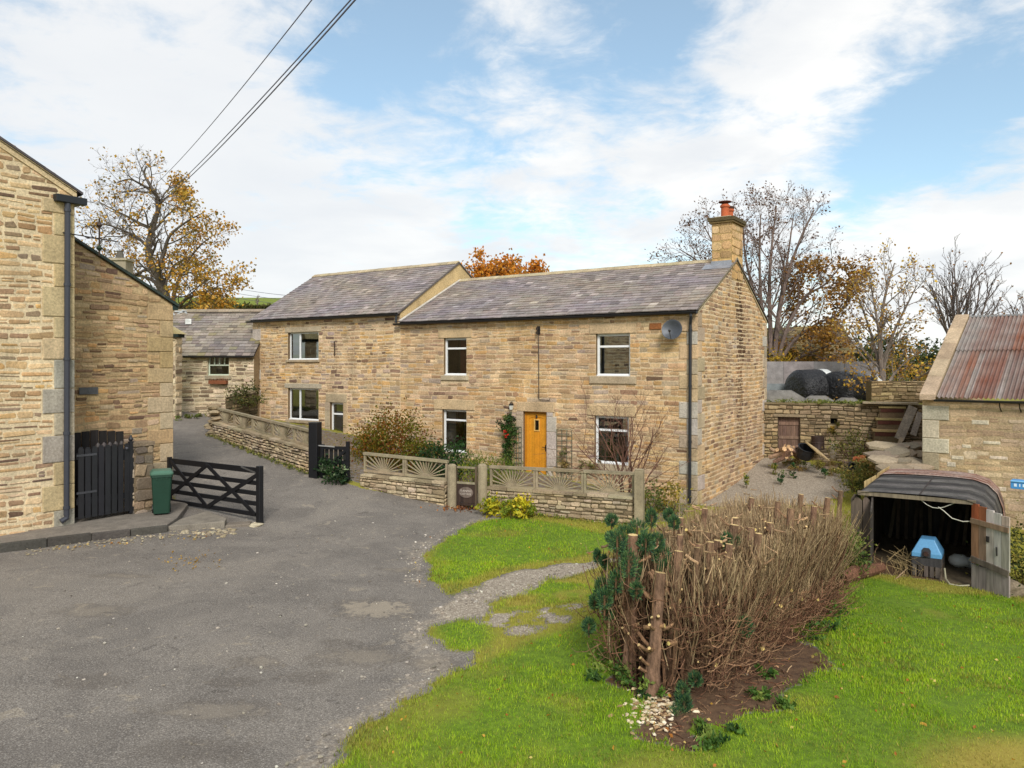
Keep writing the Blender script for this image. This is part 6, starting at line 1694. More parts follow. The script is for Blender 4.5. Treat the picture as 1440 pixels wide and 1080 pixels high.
def lath(name, label, cat, px, py, Y, prof, c, mat='metal', ax=None, n=16, group=None):
    mb = MB(); q = P(px, py, Y); mb.lathe(q, prof, n, c, ax); o = mb.build(name, M[mat]); tag(o, label, cat, group); return o
lath('barrel', 'rusty dark metal barrel at the retaining wall', 'barrel', 1150, 632, 25, [(.2, 0), (.21, .02), (.2, .2), (.215, .22), (.2, .24), (.21, .43), (.18, .44), (.18, .4), (.01, .4)], C(66, 52, 46))
lath('bucket', 'black rubber bucket tipped beside the scrap timber', 'bucket', 1130, 643, 24, [(.22, 0), (.27, .18), (.26, .34), (.28, .36), (.24, .36), (.2, .05), (.01, .04)], C(24, 24, 26), 'plastic', Vector((.15, -.5, 1)))
mb = MB(); q = P(1171, 641, 24); mb.rock(q + UP * .14, .24, .14, .46, C(160, 146, 128), 9, .2, .08); o = mb.build('upright_stone', M['stone']); tag(o, 'round-topped upright stone against the retaining wall', 'stone')
lath('drain_pipe', 'broken orange clay pipe lying in the weeds', 'pipe', 1203, 648, 22.6, [(.1, 0), (.13, .0), (.13, .4), (.1, .4), (.1, .02)], C(170, 96, 60), 'clay', Vector((.5, -.8, .25)))
lath('drain_pipe', 'dark open end of a fallen pipe in the weeds', 'pipe', 1197, 655, 22.2, [(.1, 0), (.13, .0), (.13, .34), (.09, .34), (.09, .02)], C(40, 34, 32), 'plastic', Vector((-.3, -.9, .1)))
mb = MB()
for i in range(16):
    a = P(1100 + random.uniform(-8, 26), 640 + random.uniform(-12, 6), 24.3 + random.uniform(-.2, .4)); d = Vector((random.uniform(-.6, .6), random.uniform(-.5, .1), random.uniform(-.05, .35))); mb.tube([a - d * .5, a + d * .5], random.uniform(.04, .08), 7, jit(random.choice((C(140,112,96), C(120,100,88), C(160,132,108))), .15), capc=C(196, 160, 120))
o = mb.build('log_pile', M['bark']); tag(o, 'jumbled logs and scrap timber below the plank door', 'logs')
mb = MB()
for i in range(5): mb.bar(P(1134 + i * 3, 622 + i * 2, 24), P(1154 + i * 3, 640 + i * 2, 23.2), .09, .03, Vector((.4, -.5, .8)), jit(C(162, 140, 104), .15))
o = mb.build('pallet', M['wood']); tag(o, 'broken pale slatted pallet leaning by the barrel', 'pallet')
mb = MB()
for _ in range(60):
    q = G(random.uniform(1160, 1215), random.uniform(650, 664)); mb.rock(q + UP * .04, random.uniform(.1, .3), .14, .12, jit(random.choice((C(150,130,104), C(168,140,108), C(130,112,96))), .15), 7)
o = mb.build('rubble_heap', M['stone']); tag(o, 'low heap of stones edging the gravel yard', 'rubble', kind='stuff')
for k_, (px, py, Y, r, lab) in enumerate(((1195, 622, 23.6, .55, 'overgrown bush below the retaining wall by the steps'), (1220, 650, 22.2, .4, 'low bush at the foot of the stone steps'), (1205, 672, 20.4, .45, 'weedy yellow-green clump beside the gravel yard'), (1225, 660, 20.6, .35, 'straw-coloured weed clump by the edging boards'))):
    q = P(px, py, Y); shrub('bush', lab, [(q.x, q.y, q.z, r, r * .8, r * .75)], int(1600 * r), .07, [C(120,116,54), C(96,100,46), C(146,132,70), C(82,90,42)] if k_ != 3 else [C(196,166,100), C(176,150,90), C(150,140,80)])
for px, py, Y in ((1172, 583, 24.9), (1176, 600, 24.8)): pass
mb = MB(); q = rwx(1173, 600); q = frw(q[0], q[1], .1); leaf_cloud(mb, [(q.x, q.y, q.z, .16, .1, .3)], 160, .07, [C(150,120,50), C(120,104,44), C(96,92,40)]); o = mb.build('wall_plant', M['leaf']); tag(o, 'brown-yellow plant hanging below the slot in the retaining wall', 'plant')
for px, py, Y, lab in ((1090, 655, 19, 'leggy yellow-flowered weed left of the gravel yard'), (1098, 668, 18, 'leafy green weed above the hedge top near the gable'), (1160, 660, 18.5, 'single green conifer tip above the hedge'), (1208, 690, 16, 'dark conifer sprig behind the hedge near the edging boards'), (1116, 660, 18, 'thin weed in front of the gravel yard'), (1050, 672, 17.5, 'small yellow-green sprig against the gable foot')):
    q = G(px, py + 14); q.z += .22; mb = MB(); leaf_cloud(mb, [(q.x, q.y, q.z, .14, .1, .26)], 170, .06, [C(120,124,44), C(70,96,50), C(150,146,50)] if 'yellow' in lab else [C(60,92,52), C(48,78,44), C(96,116,60)], shell=.1, up=(0, 0, .8)); mb.tube([(q.x, q.y, q.z - .25), (q.x + .02, q.y, q.z + .1)], .012, 4, C(110, 96, 60)); o = mb.build('weed_plant', M['leaf']); tag(o, lab, 'weed')

for k_ in range(26):
    px, py = random.uniform(1100, 1240), 0; py = 652 + (px - 1100) * .14 + random.uniform(-6, 10)
    q = G(px, py); r = random.uniform(.14, .3); mbx = MB() if k_ == 0 else mbx
    leaf_cloud(mbx, [(q.x, q.y, q.z + r * .5, r, r * .8, r * .6)], int(420 * r), .06, random.choice(([C(134,124,60), C(112,108,50)], [C(176,152,92), C(156,132,80)], [C(92,104,48), C(118,124,60)])), shell=.2, up=(0, 0, .8))
    if k_ % 2: twig_fan(mbx, (q.x, q.y, q.z), 8, .6, .6, .006, C(170, 146, 104))
tag(mbx.build('rough_weeds', M['leaf']), 'rough weeds and dead stalks along the edge of the gravel yard', 'weeds', kind='stuff')
# silage yard beyond
mb = MB(); cwO = P(1060, 567, 31.5); cwO.z = 0; cwU = Vector((1, -.12, 0)).normalized()
def cwall(u0, u1, z0, z1, c, dd=0, th=.25):
    for i in range(int((u1 - u0) / 1.2) + 1):
        a = u0 + 1.2 * i; b = min(a + 1.19, u1)
        if b > a: mb.box(Vector((cwO.x, cwO.y + dd, 0)) + cwU * a + UP * z0, cwU * (b - a), Vector((0, th, 0)), UP * (z1 - z0), jit(c, .08))
cwall(0, 5.2, -2, .15, C(132, 126, 126)); o = mb.build('concrete_wall', M['concrete']); tag(o, 'stained grey concrete silage wall behind the black bales', 'wall')
mb = MB(); cwall(-.6, 1.7, -2, -.72, C(128, 130, 134), -2.0, .2); o = mb.build('concrete_wall', M['concrete']); tag(o, 'lower grey concrete panel just right of the cottage gable', 'wall')
def bale(px, py, Y, r, ax, white, label):
    t = thing('silage_bale', label, 'bale', tuple(P(px, py, Y)), 'wrapped silage bales'); mb = MB(); q = P(px, py, Y); L_ = r * .95
    mb.lathe(q, [(r * .05, -L_ - .02), (r * .6, -L_), (r * .85, -L_ * .93), (r * .97, -L_ * .75), (r, -L_ * .3), (r * .99, L_ * .3), (r * .97, L_ * .75), (r * .85, L_ * .93), (r * .6, L_), (r * .05, L_ + .02)], 28, C(26, 26, 28), ax); mb.build('wrap', M['wrap'], t, smooth=True)
    if white:
        mb = MB(); mb.lathe(q + Vector(ax).normalized() * L_ * white, [(r * 1.0, -.2), (r * 1.012, -.18), (r * 1.0, .1), (r * .9, .18)], 24, C(206, 208, 204), ax); mb.build('white_wrap', M['upvc'], t)
bale(1141, 549, 28.6, .8, (-.95, -.25, .0), -.5, 'black wrapped bale with a white band, left of the row'); bale(1187, 551, 28.2, .78, (-.8, -.55, .0), 0, 'all-black wrapped bale in the middle of the row'); bale(1218, 552, 28.3, .66, (-.95, -.25, 0), -.25, 'black and white wrapped bale at the right of the row')
bale(1122, 556, 29.4, .5, (.3, .9, 0), 0, 'small black bale half hidden behind the left one')
for px, py, rr, lab in ((1096, 562, .95, 'large grey rounded heap on the upper yard by the cottage'), (1150, 566, .62, 'grey rounded heap in front of the left bale'), (1192, 568, .5, 'grey rounded heap in front of the middle bale')):
    q = P(px, py, 27.3); mb = MB(); mb.rock((q.x, q.y, -1.45), rr * 2, .8, rr * 1.15, C(116, 112, 106), 18, 0, .03); o = mb.build('grey_heap', M['concrete'], smooth=True); tag(o, lab, 'heap', 'grey rounded heaps')
# mossy-roofed barn and the far evergreens
bb = thing('far_barn', 'long old barn with a mossy brown roof behind the bales', 'barn', (14, 39, -2))
a = P(1060, 462, 40); b = P(1185, 457, 38.5); mb = MB(); S_ = Vector((-.15, -.8, -.42)).normalized()
slates(mb, Vector((a.x, a.y, a.z)) + S_ * 3.2, b - a, -S_, (b - a).length, 3.2, .4, .3, palette([(10, C(124,108,60)), (8, C(140,122,74)), (6, C(104,94,52)), (4, C(112,100,84))])); mb.build('roof', M['stone'], bb)
mb = MB(); e0 = a + S_ * 3.1; e1 = b + S_ * 3.1; fbb = plane_f((e0.x, e0.y, 0), ((e1 - e0).x, (e1 - e0).y, 0), (0, -1, 0)); U_ = Vector(((e1 - e0).x, (e1 - e0).y, 0)).normalized()
fbb = lambda u, v, d=0: Vector((e0.x, e0.y + .1, v)) + U_ * u + Vector((0, -1, 0)) * d
masonry(mb, fbb, lambda v: (0, (e1 - e0).length), -3, e1.z, dict(ST_RET, ch=(.2, .3), len=(.4, .8))); mb.add([b, e1, Vector((e1.x, e1.y, -3)), Vector((b.x + .6, b.y + 3, -3)), Vector((b.x + .4, b.y + 2.4, e1.z))], [(0, 1, 2, 3, 4)], C(120, 104, 70)); mb.build('wall', M['stone'], bb)

# ================================================================ cottage at the head of the lane
BC = P(244, 583, 30.5); BC.z = 0; bU = Vector((.985, -.05, 0)).normalized(); bN = Vector((-.05, -.985, 0)).normalized()
fbc = plane_f(BC, bU, bN)
def bcx(px, py):
    u_ = (px - CX) / F; s = (BC.x - u_ * BC.y) / (u_ * bU.y - bU.x); Y = BC.y + bU.y * s; return s, (HY - py) * Y / F
lc = thing('lane_cottage', 'low stone cottage with a mossy slate roof at the head of the lane', 'house', (BC.x, BC.y, -2))
PAL_LC = palette([(22, C(186,170,140,K)), (18, C(166,148,120,K)), (12, C(200,186,158,K)), (10, C(138,120,96,K)), (6, C(112,96,78,K))])
ST_LC = dict(mortar=C(196,180,150,K), ch=(.11,.18), len=(.18,.45), gap=.03, dep=(.008,.035), pal=PAL_LC, rough=.14, wob=.014, rag=.9)
s0, ze = bcx(258, 500); wl0, wt = bcx(292, 499); wl1, wbm = bcx(322, 528)
WLC = (wl0, wl1, wbm, wt); mb = MB()
uE = bcx(357, 540)[0]
masonry(mb, fbc, lambda v: (-1, uE), -2.6, ze, ST_LC, [WLC], [sillb(WLC, .1, .16, C(150,138,116,K))])
mb.add([fbc(uE, -2.6, 0), fbc(uE, -2.6, -4.5), fbc(uE, ze, -4.5), fbc(uE, ze + 1.75, -2.25), fbc(uE, ze, 0)], [(0, 1, 2, 3, 4)], C(150, 132, 104, K))
mb.add([fbc(-1, -2.6, -2), fbc(uE, -2.6, -2), fbc(uE, ze, -2), fbc(-1, ze, -2)], [(0, 1, 2, 3)], C(90, 84, 76)); mb.build('wall', M['stone'], lc)
window(lc, fbc, WLC, [('h', .5, .05), ('vt', (.27, .5), .04), ('vt', (.5, .5), .04), ('vt', (.74, .5), .04)], fw=.05, c=C(190, 198, 178))
mb = MB(); S_ = (Vector((0, 1, 0)) + UP * .78).normalized()
def moss(u, s):
    c = palette([(10, C(128,120,108)), (8, C(116,108,98)), (6, C(138,130,118)), (3, C(104,97,90))], .07)(u, s)
    k = math.sin(u * 3.1 + 1) * math.sin(s * 3.7 + u) + .4 * math.sin(u * 7 + s * 5)
    return mixc(c, jit(C(122, 114, 62), .15), random.uniform(.3, .7)) if k + random.uniform(-.25, .25) > .95 else c
slates(mb, fbc(-.1 - 1, ze - .02, .14), bU, S_, uE + 1.15, 3.2, .3, .19, moss); rfc = mb.build('roof', M['slate'], lc)
mb = MB(); q = fbc(0, 0) + S_ * 0; r0 = fbc(-1, ze, .14) + S_ * 3.2; ridge_tiles(mb, r0, r0 + bU * (uE + 1.05), C(150, 136, 116, K)); mb.build('ridge_tiles', M['stone'], rfc)
gutter('gutter', fbc(s0 - .05, ze - .03, .2), fbc(uE, ze - .03, .2), lc, .06)
mb = MB(); s_, z_ = bcx(265, 449); q = fbc(s_, z_, 0) + Vector((0, 1.6, 0)); q = P(265, 452, 32.0); mb.cbox(q, .24, .06, .22, C(236, 236, 232)); mb.build('roof_vent', M['upvc'], rfc)
mb = MB(); 
for a_, b_ in (((236, 436), (246, 443)), ((246, 438), (262, 438)), ((250, 441), (262, 437)), ((256, 436), (263, 441))): mb.tube([P(*a_, 31.5), P(*b_, 31.5)], .03, 5, C(196, 198, 198))
o = mb.build('aerial', M['metal']); tag(o, 'pale television aerial lying over the lane cottage roof', 'aerial')
mb = MB(); bk0, bz = bcx(296, 538); q = fbc(bk0, bz, .12)
mb.box(fbc(bk0, bz - .05, .0), bU * .72, bN * .2, UP * .14, C(122, 74, 48)); 
for _ in range(60): mb.leaf(q + bU * random.uniform(0, .7) + UP * .12 + bN * random.uniform(-.08, .08), .07, jit(random.choice((C(140,84,50), C(110,70,44))), .2), .4)
o = mb.build('flower_trough', M['clay']); tag(o, 'brown hay-basket trough under the lane cottage window', 'planter')
mb = MB(); kk = P(243, 470, 28.6); kk.x -= .28
fk = lambda u, v, d=0: Vector((kk.x - .6, kk.y, 0)) + bU * u + UP * v + bN * d
masonry(mb, fk, lambda v: (0, 1.0), -2.6, 1.05, dict(ST_LC, ch=(.2, .34), len=(.25, .5))); mb.box(fk(0, 1.05, .12), bU * 1.15, Vector((0, .6, 0)), UP * .12, C(40, 50, 44)); mb.prism([fk(0, 1.17, .1), fk(1.25, 1.17, .1), fk(.5, 1.6, .1)], Vector((0, .6, 0)), C(176, 160, 116, K))
masonry(mb, lambda u, v, d=0: fk(1.0, v, -u) + bU * d, lambda v: (0, .5), -2.6, 1.05, dict(ST_LC, ch=(.2, .34), len=(.25, .5))); o = mb.build('stone_wing', M['stone']); tag(o, 'narrow stone wing with a dark gutter end beside the lane cottage', 'building')
garden_wall((P(318, 570, 28).x, 28), (P(362, 570, 28.4).x, 28.4), -1.15, -1.0, 1.2, 1.2, 'dark ivy-topped stone wall at the left end of the taller house', .4, dict(ST_RET, pal=palette([(10, C(112,98,70,K)), (8, C(92,80,58,K)), (6, C(126,110,80,K))])))
q = P(350, 562, 27.8); shrub('ivy_bush', 'ivy and shrub growing over the dark wall beside the taller house', [(q.x, q.y, q.z + .15, .7, .35, .35)], 800, .09, [C(80,84,40), C(60,70,34), C(104,100,50)], 'ivy')
mb = MB()
for px, py, n in ((262, 588, 120), (280, 586, 100), (250, 592, 60)):
    q = G(px, py); leaf_cloud(mb, [(q.x, q.y, q.z + .05, .5, .3, .12)], n, .09, [C(96,108,48), C(120,126,60)], shell=.1, up=(0, 0, .8))
for t in np.linspace(0, 1, 40):
    x, y = GE[0] + (GF[0] - GE[0]) * t + N2.x * .12, GE[1] + (GF[1] - GE[1]) * t + N2.y * .12; leaf_cloud(mb, [(x, y, hz(x, y) + .03, .2, .15, .06)], 24, .07, [C(124,124,60), C(104,112,52), C(150,140,84)], shell=.1, up=(0, 0, .8))
for t in np.linspace(0, 1, 26):
    x, y = GA[0] + (GB[0] - GA[0]) * t + N_.x * .1, GA[1] + (GB[1] - GA[1]) * t + N_.y * .1; leaf_cloud(mb, [(x, y, hz(x, y) + .03, .2, .12, .06)], 22, .06, [C(124,132,50), C(104,122,44), C(160,146,76)], shell=.1, up=(0, 0, .8))
o = mb.build('verge_weeds', M['leaf']); tag(o, 'weeds and moss growing along the wall feet', 'weeds', kind='stuff')
# ================================================================ trees
def tree(name, label, base, limbs, prm, leaves=None, trunk=None, cat='tree', group=None):
    """limbs: list of (start point, direction, length, radius); leaves: (fn(point)->probability, per tip, size, colours)"""
    t = thing(name, label, cat, tuple(base), group); tips = []
    if trunk is not None:
        mb = MB(); mb.tube(trunk[0], trunk[1], 9, prm['col']); mb.build('trunk', M['bark'], t)
    mb = MB()
    for p, d, ln, r in limbs: branching(mb, Vector(p), Vector(d), ln, r, 0, prm, tips)
    mb.build('branches', M['bark'], t)
    if leaves:
        fn, per, size, cols = leaves; mb = MB()
        for p, d in tips:
            pr = fn(p)
            if pr <= 0: continue
            col = random.choice(cols)
            for _ in range(per):
                if random.random() < pr: mb.leaf(p + Vector((random.gauss(0, .16), random.gauss(0, .16), random.gauss(0, .13))), size * random.uniform(.7, 1.3), jit(col, .2, .08), .75)
        if mb.v: mb.build('leaves', M['leaf'], t)
    return t
def path_px(pts, Y, dy=0):
    n = len(pts); return [P(x, y, Y + dy * i / max(1, n - 1)) for i, (x, y) in enumerate(pts)]
def along(mb, pts, r0, r1, prm, nb, lenf, tips):
    """a traced main limb with side branches grown on it"""
    # smooth the polyline
    q = []
    for i in range(len(pts) - 1):
        a, b = pts[i], pts[i + 1]; pa = pts[max(0, i - 1)]; pb = pts[min(len(pts) - 1, i + 2)]
        for k in range(4):
            t = k / 4; q.append(.5 * ((2 * a) + (b - pa) * t + (2 * pa - 5 * a + 4 * b - pb) * t * t + (3 * a - pa - 3 * b + pb) * t ** 3))
    q.append(pts[-1]); n = len(q); rad = [r0 + (r1 - r0) * i / (n - 1) for i in range(n)]
    mb.tube(q, rad, 7, prm['col'], cap=False)
    for k in range(nb):
        t = .22 + .78 * (k + random.random()) / nb; i = min(n - 2, int(t * (n - 1))); d = (q[i + 1] - q[i]).normalized()
        x = d.orthogonal().normalized(); y = d.cross(x); a = k * 2.4 + random.uniform(-.5, .5); an_ = R(random.uniform(*prm['ang']) + 10)
        nd = d * math.cos(an_) + (x * math.cos(a) + y * math.sin(a)) * math.sin(an_) + UP * .12
        branching(mb, q[i], nd, lenf * (1.2 - .5 * t) * random.uniform(.7, 1.25), max(prm['rmin'], rad[i] * .5), 1, prm, tips)

# big sycamore behind the outbuilding
PR_SYC = dict(seg=.35, wob=(.1, .16, .2, .22), up=(.03, .03, .02, .02), taper=.4, sides=(6, 5, 4, 3, 3), col=C(92, 84, 76), lev=3, n=(6, 6, 5, 4), start=(.25, .2, .15, .15), ang=(28, 62), ratio=.6, rr=.5, rmin=.009)
ts = thing('sycamore_tree', 'old twisted tree with thinning orange leaves behind the outbuilding', 'tree', tuple(P(240, 480, 45)))
mb = MB(); tips = []; YS = 45
main = [([(242, 470), (236, 430), (228, 398), (213, 372), (209, 345), (218, 310), (224, 285), (212, 262), (203, 245), (206, 234)], .42, .05, 0, 14, 2.2),
        ([(240, 470), (238, 428), (226, 404), (222, 385), (232, 350), (240, 330), (262, 312), (284, 300)], .3, .04, -2, 11, 2.1),
        ([(244, 470), (244, 420), (252, 392), (262, 370), (282, 345), (300, 330)], .22, .03, 2, 11, 2.0),
        ([(236, 440), (222, 402), (205, 390), (185, 385), (170, 372), (160, 352)], .2, .03, 1, 9, 2.0),
        ([(211, 350), (196, 336), (178, 326), (150, 316), (124, 318)], .16, .03, -1, 10, 2.0),
        ([(214, 322), (196, 314), (182, 306), (160, 295), (136, 282)], .16, .03, 1.5, 10, 2.0),
        ([(222, 290), (236, 276), (250, 270)], .12, .03, 1, 6, 1.6), ([(213, 268), (196, 258), (182, 252), (165, 256)], .12, .03, -1.5, 8, 1.7),
        ([(246, 440), (262, 420), (285, 412), (305, 405), (325, 410)], .16, .03, -2, 9, 1.9), ([(246, 440), (270, 425), (285, 430), (310, 432)], .12, .03, -1, 7, 1.6)]
for pts, r0, r1, dy, nb, lf in main: along(mb, path_px(pts, YS, dy), r0 * .72, r1 * .7, PR_SYC, nb, lf, tips)
mb.build('branches', M['bark'], ts); mb = MB()
for p, d in tips:
    px, py = CX + p.x / p.y * F, HY - p.z / p.y * F
    pr = .07 + .34 * (px > 240) + .35 * (py > 360) + .2 * (py > 300) * (px < 215) * (math.sin(px * .11) > .2); pr = min(.85, pr * (.5 + .9 * (math.sin(px * .13 + py * .07) * math.sin(py * .15 - 1) > -.1)))
    col = random.choice((C(204,156,56), C(186,134,50), C(160,128,54), C(214,170,80), C(136,118,58)))
    for _ in range(5):
        if random.random() < pr * .8: mb.leaf(p + Vector((random.gauss(0, .2), random.gauss(0, .2), random.gauss(0, .14))), random.uniform(.11, .22), jit(col, .2, .08), .8)
mb.build('leaves', M['leaf'], ts)

# bare ash behind the gable
PR_ASH = dict(seg=.4, wob=(.07, .1, .12, .14), up=(.035, .04, .04, .03), taper=.35, sides=(6, 5, 4, 3, 3), col=C(116, 100, 92), lev=4, n=(7, 5, 4, 3), start=(.25, .2, .15, .15), ang=(18, 42), ratio=.58, rr=.5, rmin=.007)
ta = thing('ash_tree', 'large bare tree fanning up behind the chimney gable, rust leaves low on its right', 'tree', tuple(P(1085, 560, 35)))
mb = MB(); tips = []
main = [([(1085, 575), (1078, 500), (1062, 420), (1048, 360), (1045, 310)], .13, .03, 2, 11, 2.1), ([(1086, 570), (1084, 480), (1082, 400), (1086, 340), (1092, 290)], .14, .02, 1, 12, 2.0), ([(1087, 560), (1092, 470), (1104, 400), (1124, 340), (1145, 295)], .13, .03, 0, 12, 2.0),
        ([(1088, 540), (1104, 470), (1130, 420), (1160, 400), (1185, 370)], .11, .02, -1, 11, 1.9), ([(1080, 520), (1055, 440), (1015, 400), (985, 370), (955, 350)], .1, .02, 2, 11, 1.8), ([(1074, 480), (1040, 400), (1008, 350), (990, 318)], .09, .02, 1, 9, 1.7),
        ([(1090, 520), (1116, 480), (1150, 455), (1180, 440), (1205, 395)], .1, .02, -1.5, 10, 1.7), ([(1086, 500), (1096, 430), (1108, 360), (1116, 300)], .1, .02, 3, 10, 1.8), ([(1078, 490), (1070, 420), (1068, 350), (1070, 300)], .1, .02, -1, 10, 1.8), ([(1088, 530), (1120, 505), (1155, 490), (1180, 480)], .1, .02, -2, 9, 1.3)]
for pts, r0, r1, dy, nb, lf in main: along(mb, path_px(pts, 35, dy), r0, r1, PR_ASH, nb, lf, tips)
mb.build('branches', M['bark'], ta); mb = MB()
for p, d in tips:
    px, py = CX + p.x / p.y * F, HY - p.z / p.y * F
    top = py < 340; rust_ = px > 1105 and py > 365
    pr = .62 if rust_ and math.sin(px * .09 + py * .05) > -.3 else .22 if px < 1090 else .1
    col = random.choice((C(150,108,50), C(128,96,46), C(166,122,52))) if rust_ else random.choice((C(104,72,54), C(124,88,60), C(90,66,54)))
    for _ in range(2):
        if random.random() < pr: mb.leaf(p + Vector((random.gauss(0, .15), random.gauss(0, .15), random.gauss(0, .12))), random.uniform(.07, .13) if not rust_ else random.uniform(.1, .2), jit(col, .2, .08), .8)
mb.build('leaves', M['leaf'], ta)
# orange foliage low behind the gable
q = P(1115, 503, 36); q2 = P(1090, 510, 33); q3 = P(1165, 505, 35.5); q4 = P(1140, 540, 31)
shrub('orange_bush', 'russet-orange tree foliage in front of the far barn', [(q.x, q.y, q.z, 1.6, 1.0, .5), (q3.x, q3.y, q3.z - .1, .8, .7, .5), (q.x - .9, q.y, q.z + .5, .6, .6, .4)], 1700, .15, [C(156,112,44), C(134,104,42), C(176,124,46), C(112,92,40), C(96,84,38)], 'tree', shell=.3)
shrub('yellow_bush', 'golden-yellow bush tight behind the cottage gable', [(q2.x, q2.y, q2.z, .75, .7, .8), (q2.x + .5, q2.y, q2.z - .35, .8, .5, .4)], 1200, .12, [C(176,140,40), C(150,124,42), C(196,160,54), C(120,108,40)], 'tree', shell=.3)
# orange crown over the roof
PR_OR = dict(PR_SYC, lev=3, n=(6, 5, 3), col=C(80, 66, 58), rmin=.02, ang=(20, 50))
def orange(name, label, x0, x1, ytop, ybase, Y, n=9):
    t = thing(name, label, 'tree', tuple(P((x0 + x1) / 2, 520, Y))); mb = MB(); tips = []; b = P((x0 + x1) / 2, 480, Y)
    mb.tube([P((x0 + x1) / 2, 520, Y), b], .3, 8, PR_OR['col']); mb.build('trunk', M['bark'], t); mb = MB()
    for i in range(n):
        px = x0 + (x1 - x0) * (i + .5) / n; tg = P(px, ytop + 18 + random.uniform(-6, 14) + 26 * abs((i + .5) / n - .5), Y + random.uniform(-2, 2)); d = tg - b; branching(mb, b, d, d.length, .12, 0, dict(PR_OR, ratio=.42), tips)
    mb.build('branches', M['bark'], t); mb = MB()
    for p, d in tips:
        col = random.choice((C(210,136,44), C(222,154,60), C(190,120,42), C(164,116,48)))
        for _ in range(4): mb.leaf(p + Vector((random.gauss(0, .25), random.gauss(0, .25), random.gauss(0, .18))), random.uniform(.14, .28), jit(col, .2, .08), .8)
    mb.build('leaves', M['leaf'], t)
orange('beech_tree', 'orange autumn tree crown showing over the cottage ridge', 662, 730, 357, 398, 48, 8); orange('beech_tree', 'smaller orange crown right of the larger one over the ridge', 742, 770, 364, 398, 49, 5)
# slim trees by the barn
PR_SLIM = dict(PR_ASH, n=(7, 5, 4, 3), ratio=.52, lev=3, col=C(124, 112, 102), rmin=.009)
ty = thing('yellowing_tree', 'slim tree with sparse yellow leaves behind the stone steps', 'tree', tuple(P(1240, 560, 28)))
mb = MB(); tips = []
for pts, r0, r1, dy, nb, lf in (([(1242, 572), (1240, 520), (1238, 470), (1244, 420), (1258, 370)], .13, .02, 0, 12, 1.5), ([(1240, 530), (1228, 480), (1215, 440), (1200, 400)], .07, .015, 1, 9, 1.2), ([(1241, 520), (1256, 470), (1275, 430), (1290, 400)], .07, .015, -1, 9, 1.2), ([(1242, 560), (1226, 520), (1205, 490), (1190, 470)], .06, .012, -.5, 8, 1.1), ([(1242, 550), (1262, 520), (1285, 500)], .06, .012, .5, 8, 1.0), ([(1238, 480), (1230, 430), (1222, 390)], .06, .012, 0, 8, 1.0), ([(1242, 565), (1220, 545), (1205, 540)], .05, .012, -.5, 6, .9), ([(1242, 565), (1275, 545), (1290, 530)], .05, .012, -.5, 6, .9)):
    along(mb, path_px(pts, 28, dy), r0, r1, PR_SLIM, nb, lf, tips)
mb.build('branches', M['bark'], ty); mb = MB()
for p, d in tips:
    py = HY - p.z / p.y * F
    for _ in range(4):
        if random.random() < (.24 if py > 440 else .14): mb.leaf(p + Vector((random.gauss(0, .12), random.gauss(0, .12), random.gauss(0, .12))), random.uniform(.07, .13), jit(random.choice((C(206,172,62), C(190,146,56), C(170,132,60), C(150,108,56))), .2), .8)
mb.build('leaves', M['leaf'], ty)
def barefan(label, x0, x1, xb, yb, ytop, Y, n, leaf=.03):
    t = thing('bare_tree', label, 'tree', tuple(P(xb, yb + 40, Y)), 'bare trees behind the barn'); mb = MB(); tips = []
    for i in range(n):
        px = x0 + (x1 - x0) * (i + .5) / n; tg = P(px, ytop + random.uniform(0, 30) + 30 * abs((i + .5) / n - .55), Y + random.uniform(-1, 1)); b = P(xb + random.uniform(-6, 6), yb + 40, Y); d = tg - b; branching(mb, b, d, d.length, .07, 0, dict(PR_SLIM, n=(9, 5, 3), ang=(14, 34), ratio=.42, col=C(96, 86, 82)), tips)
    mb.build('branches', M['bark'], t); mb = MB()
    for p, d in tips:
        if random.random() < leaf: mb.leaf(p, .12, jit(C(150, 110, 70), .2), .8)
    if mb.v: mb.build('leaves', M['leaf'], t)
barefan('bare upright tree rising directly behind the barn coping', 1305, 1402, 1345, 480, 372, 33, 11); barefan('bare tree cut by the right edge of the picture', 1405, 1480, 1440, 480, 415, 36, 8, .08)
# evergreens and field edge behind
for i, (px, py, rr, lab) in enumerate(((1205, 492, 1.5, 'dark evergreen at the left of the far hedge'), (1250, 490, 1.7, 'dark evergreen in the middle of the far hedge'), (1300, 494, 1.7, 'dark evergreen nearest the barn roof'), (1350, 492, 1.6, 'dark evergreen hidden behind the barn roof'))):
    q = P(px, py, 50 + i); shrub('evergreen_tree', lab, [(q.x, q.y, q.z - .9, rr * 1.2, 1.4, rr)], 1900, .26, [C(56,68,34), C(70,82,42), C(46,58,32), C(88,92,46)], 'tree', group='evergreens in the far hedge', shell=.3)
q = P(1240, 530, 30); shrub('scrub', 'brown and yellow scrub between the bales and the barn', [(q.x + .4, q.y + 1, -.9, 1.5, .8, 1.1), (q.x + 1.6, q.y, -.8, 1.0, .8, 1.2), (q.x + .6, q.y + 1, .2, 1.4, .8, .7)], 1300, .1, [C(132,110,56), C(156,128,56), C(104,96,50), C(184,150,62), C(96,80,52)], shell=.2, twigs=C(110, 92, 74))
mb = MB(); fq = P(1262, 560, 26.3); ff = lambda u, v, d=0: Vector((fq.x - .9, fq.y, v)) + Vector((.97, -.2, 0)) * u + Vector((0, -1, 0)) * d
masonry(mb, ff, lambda v: (0, 3.2), -1.6, -.55, ST_RET); mb.box(ff(0, -1.6, 0), Vector((3.1, -.64, 0)), Vector((0, .4, 0)), UP * 1.05, C(110, 94, 68, K)); o = mb.build('field_wall', M['stone']); tag(o, 'old brown field wall above the stone steps', 'wall')
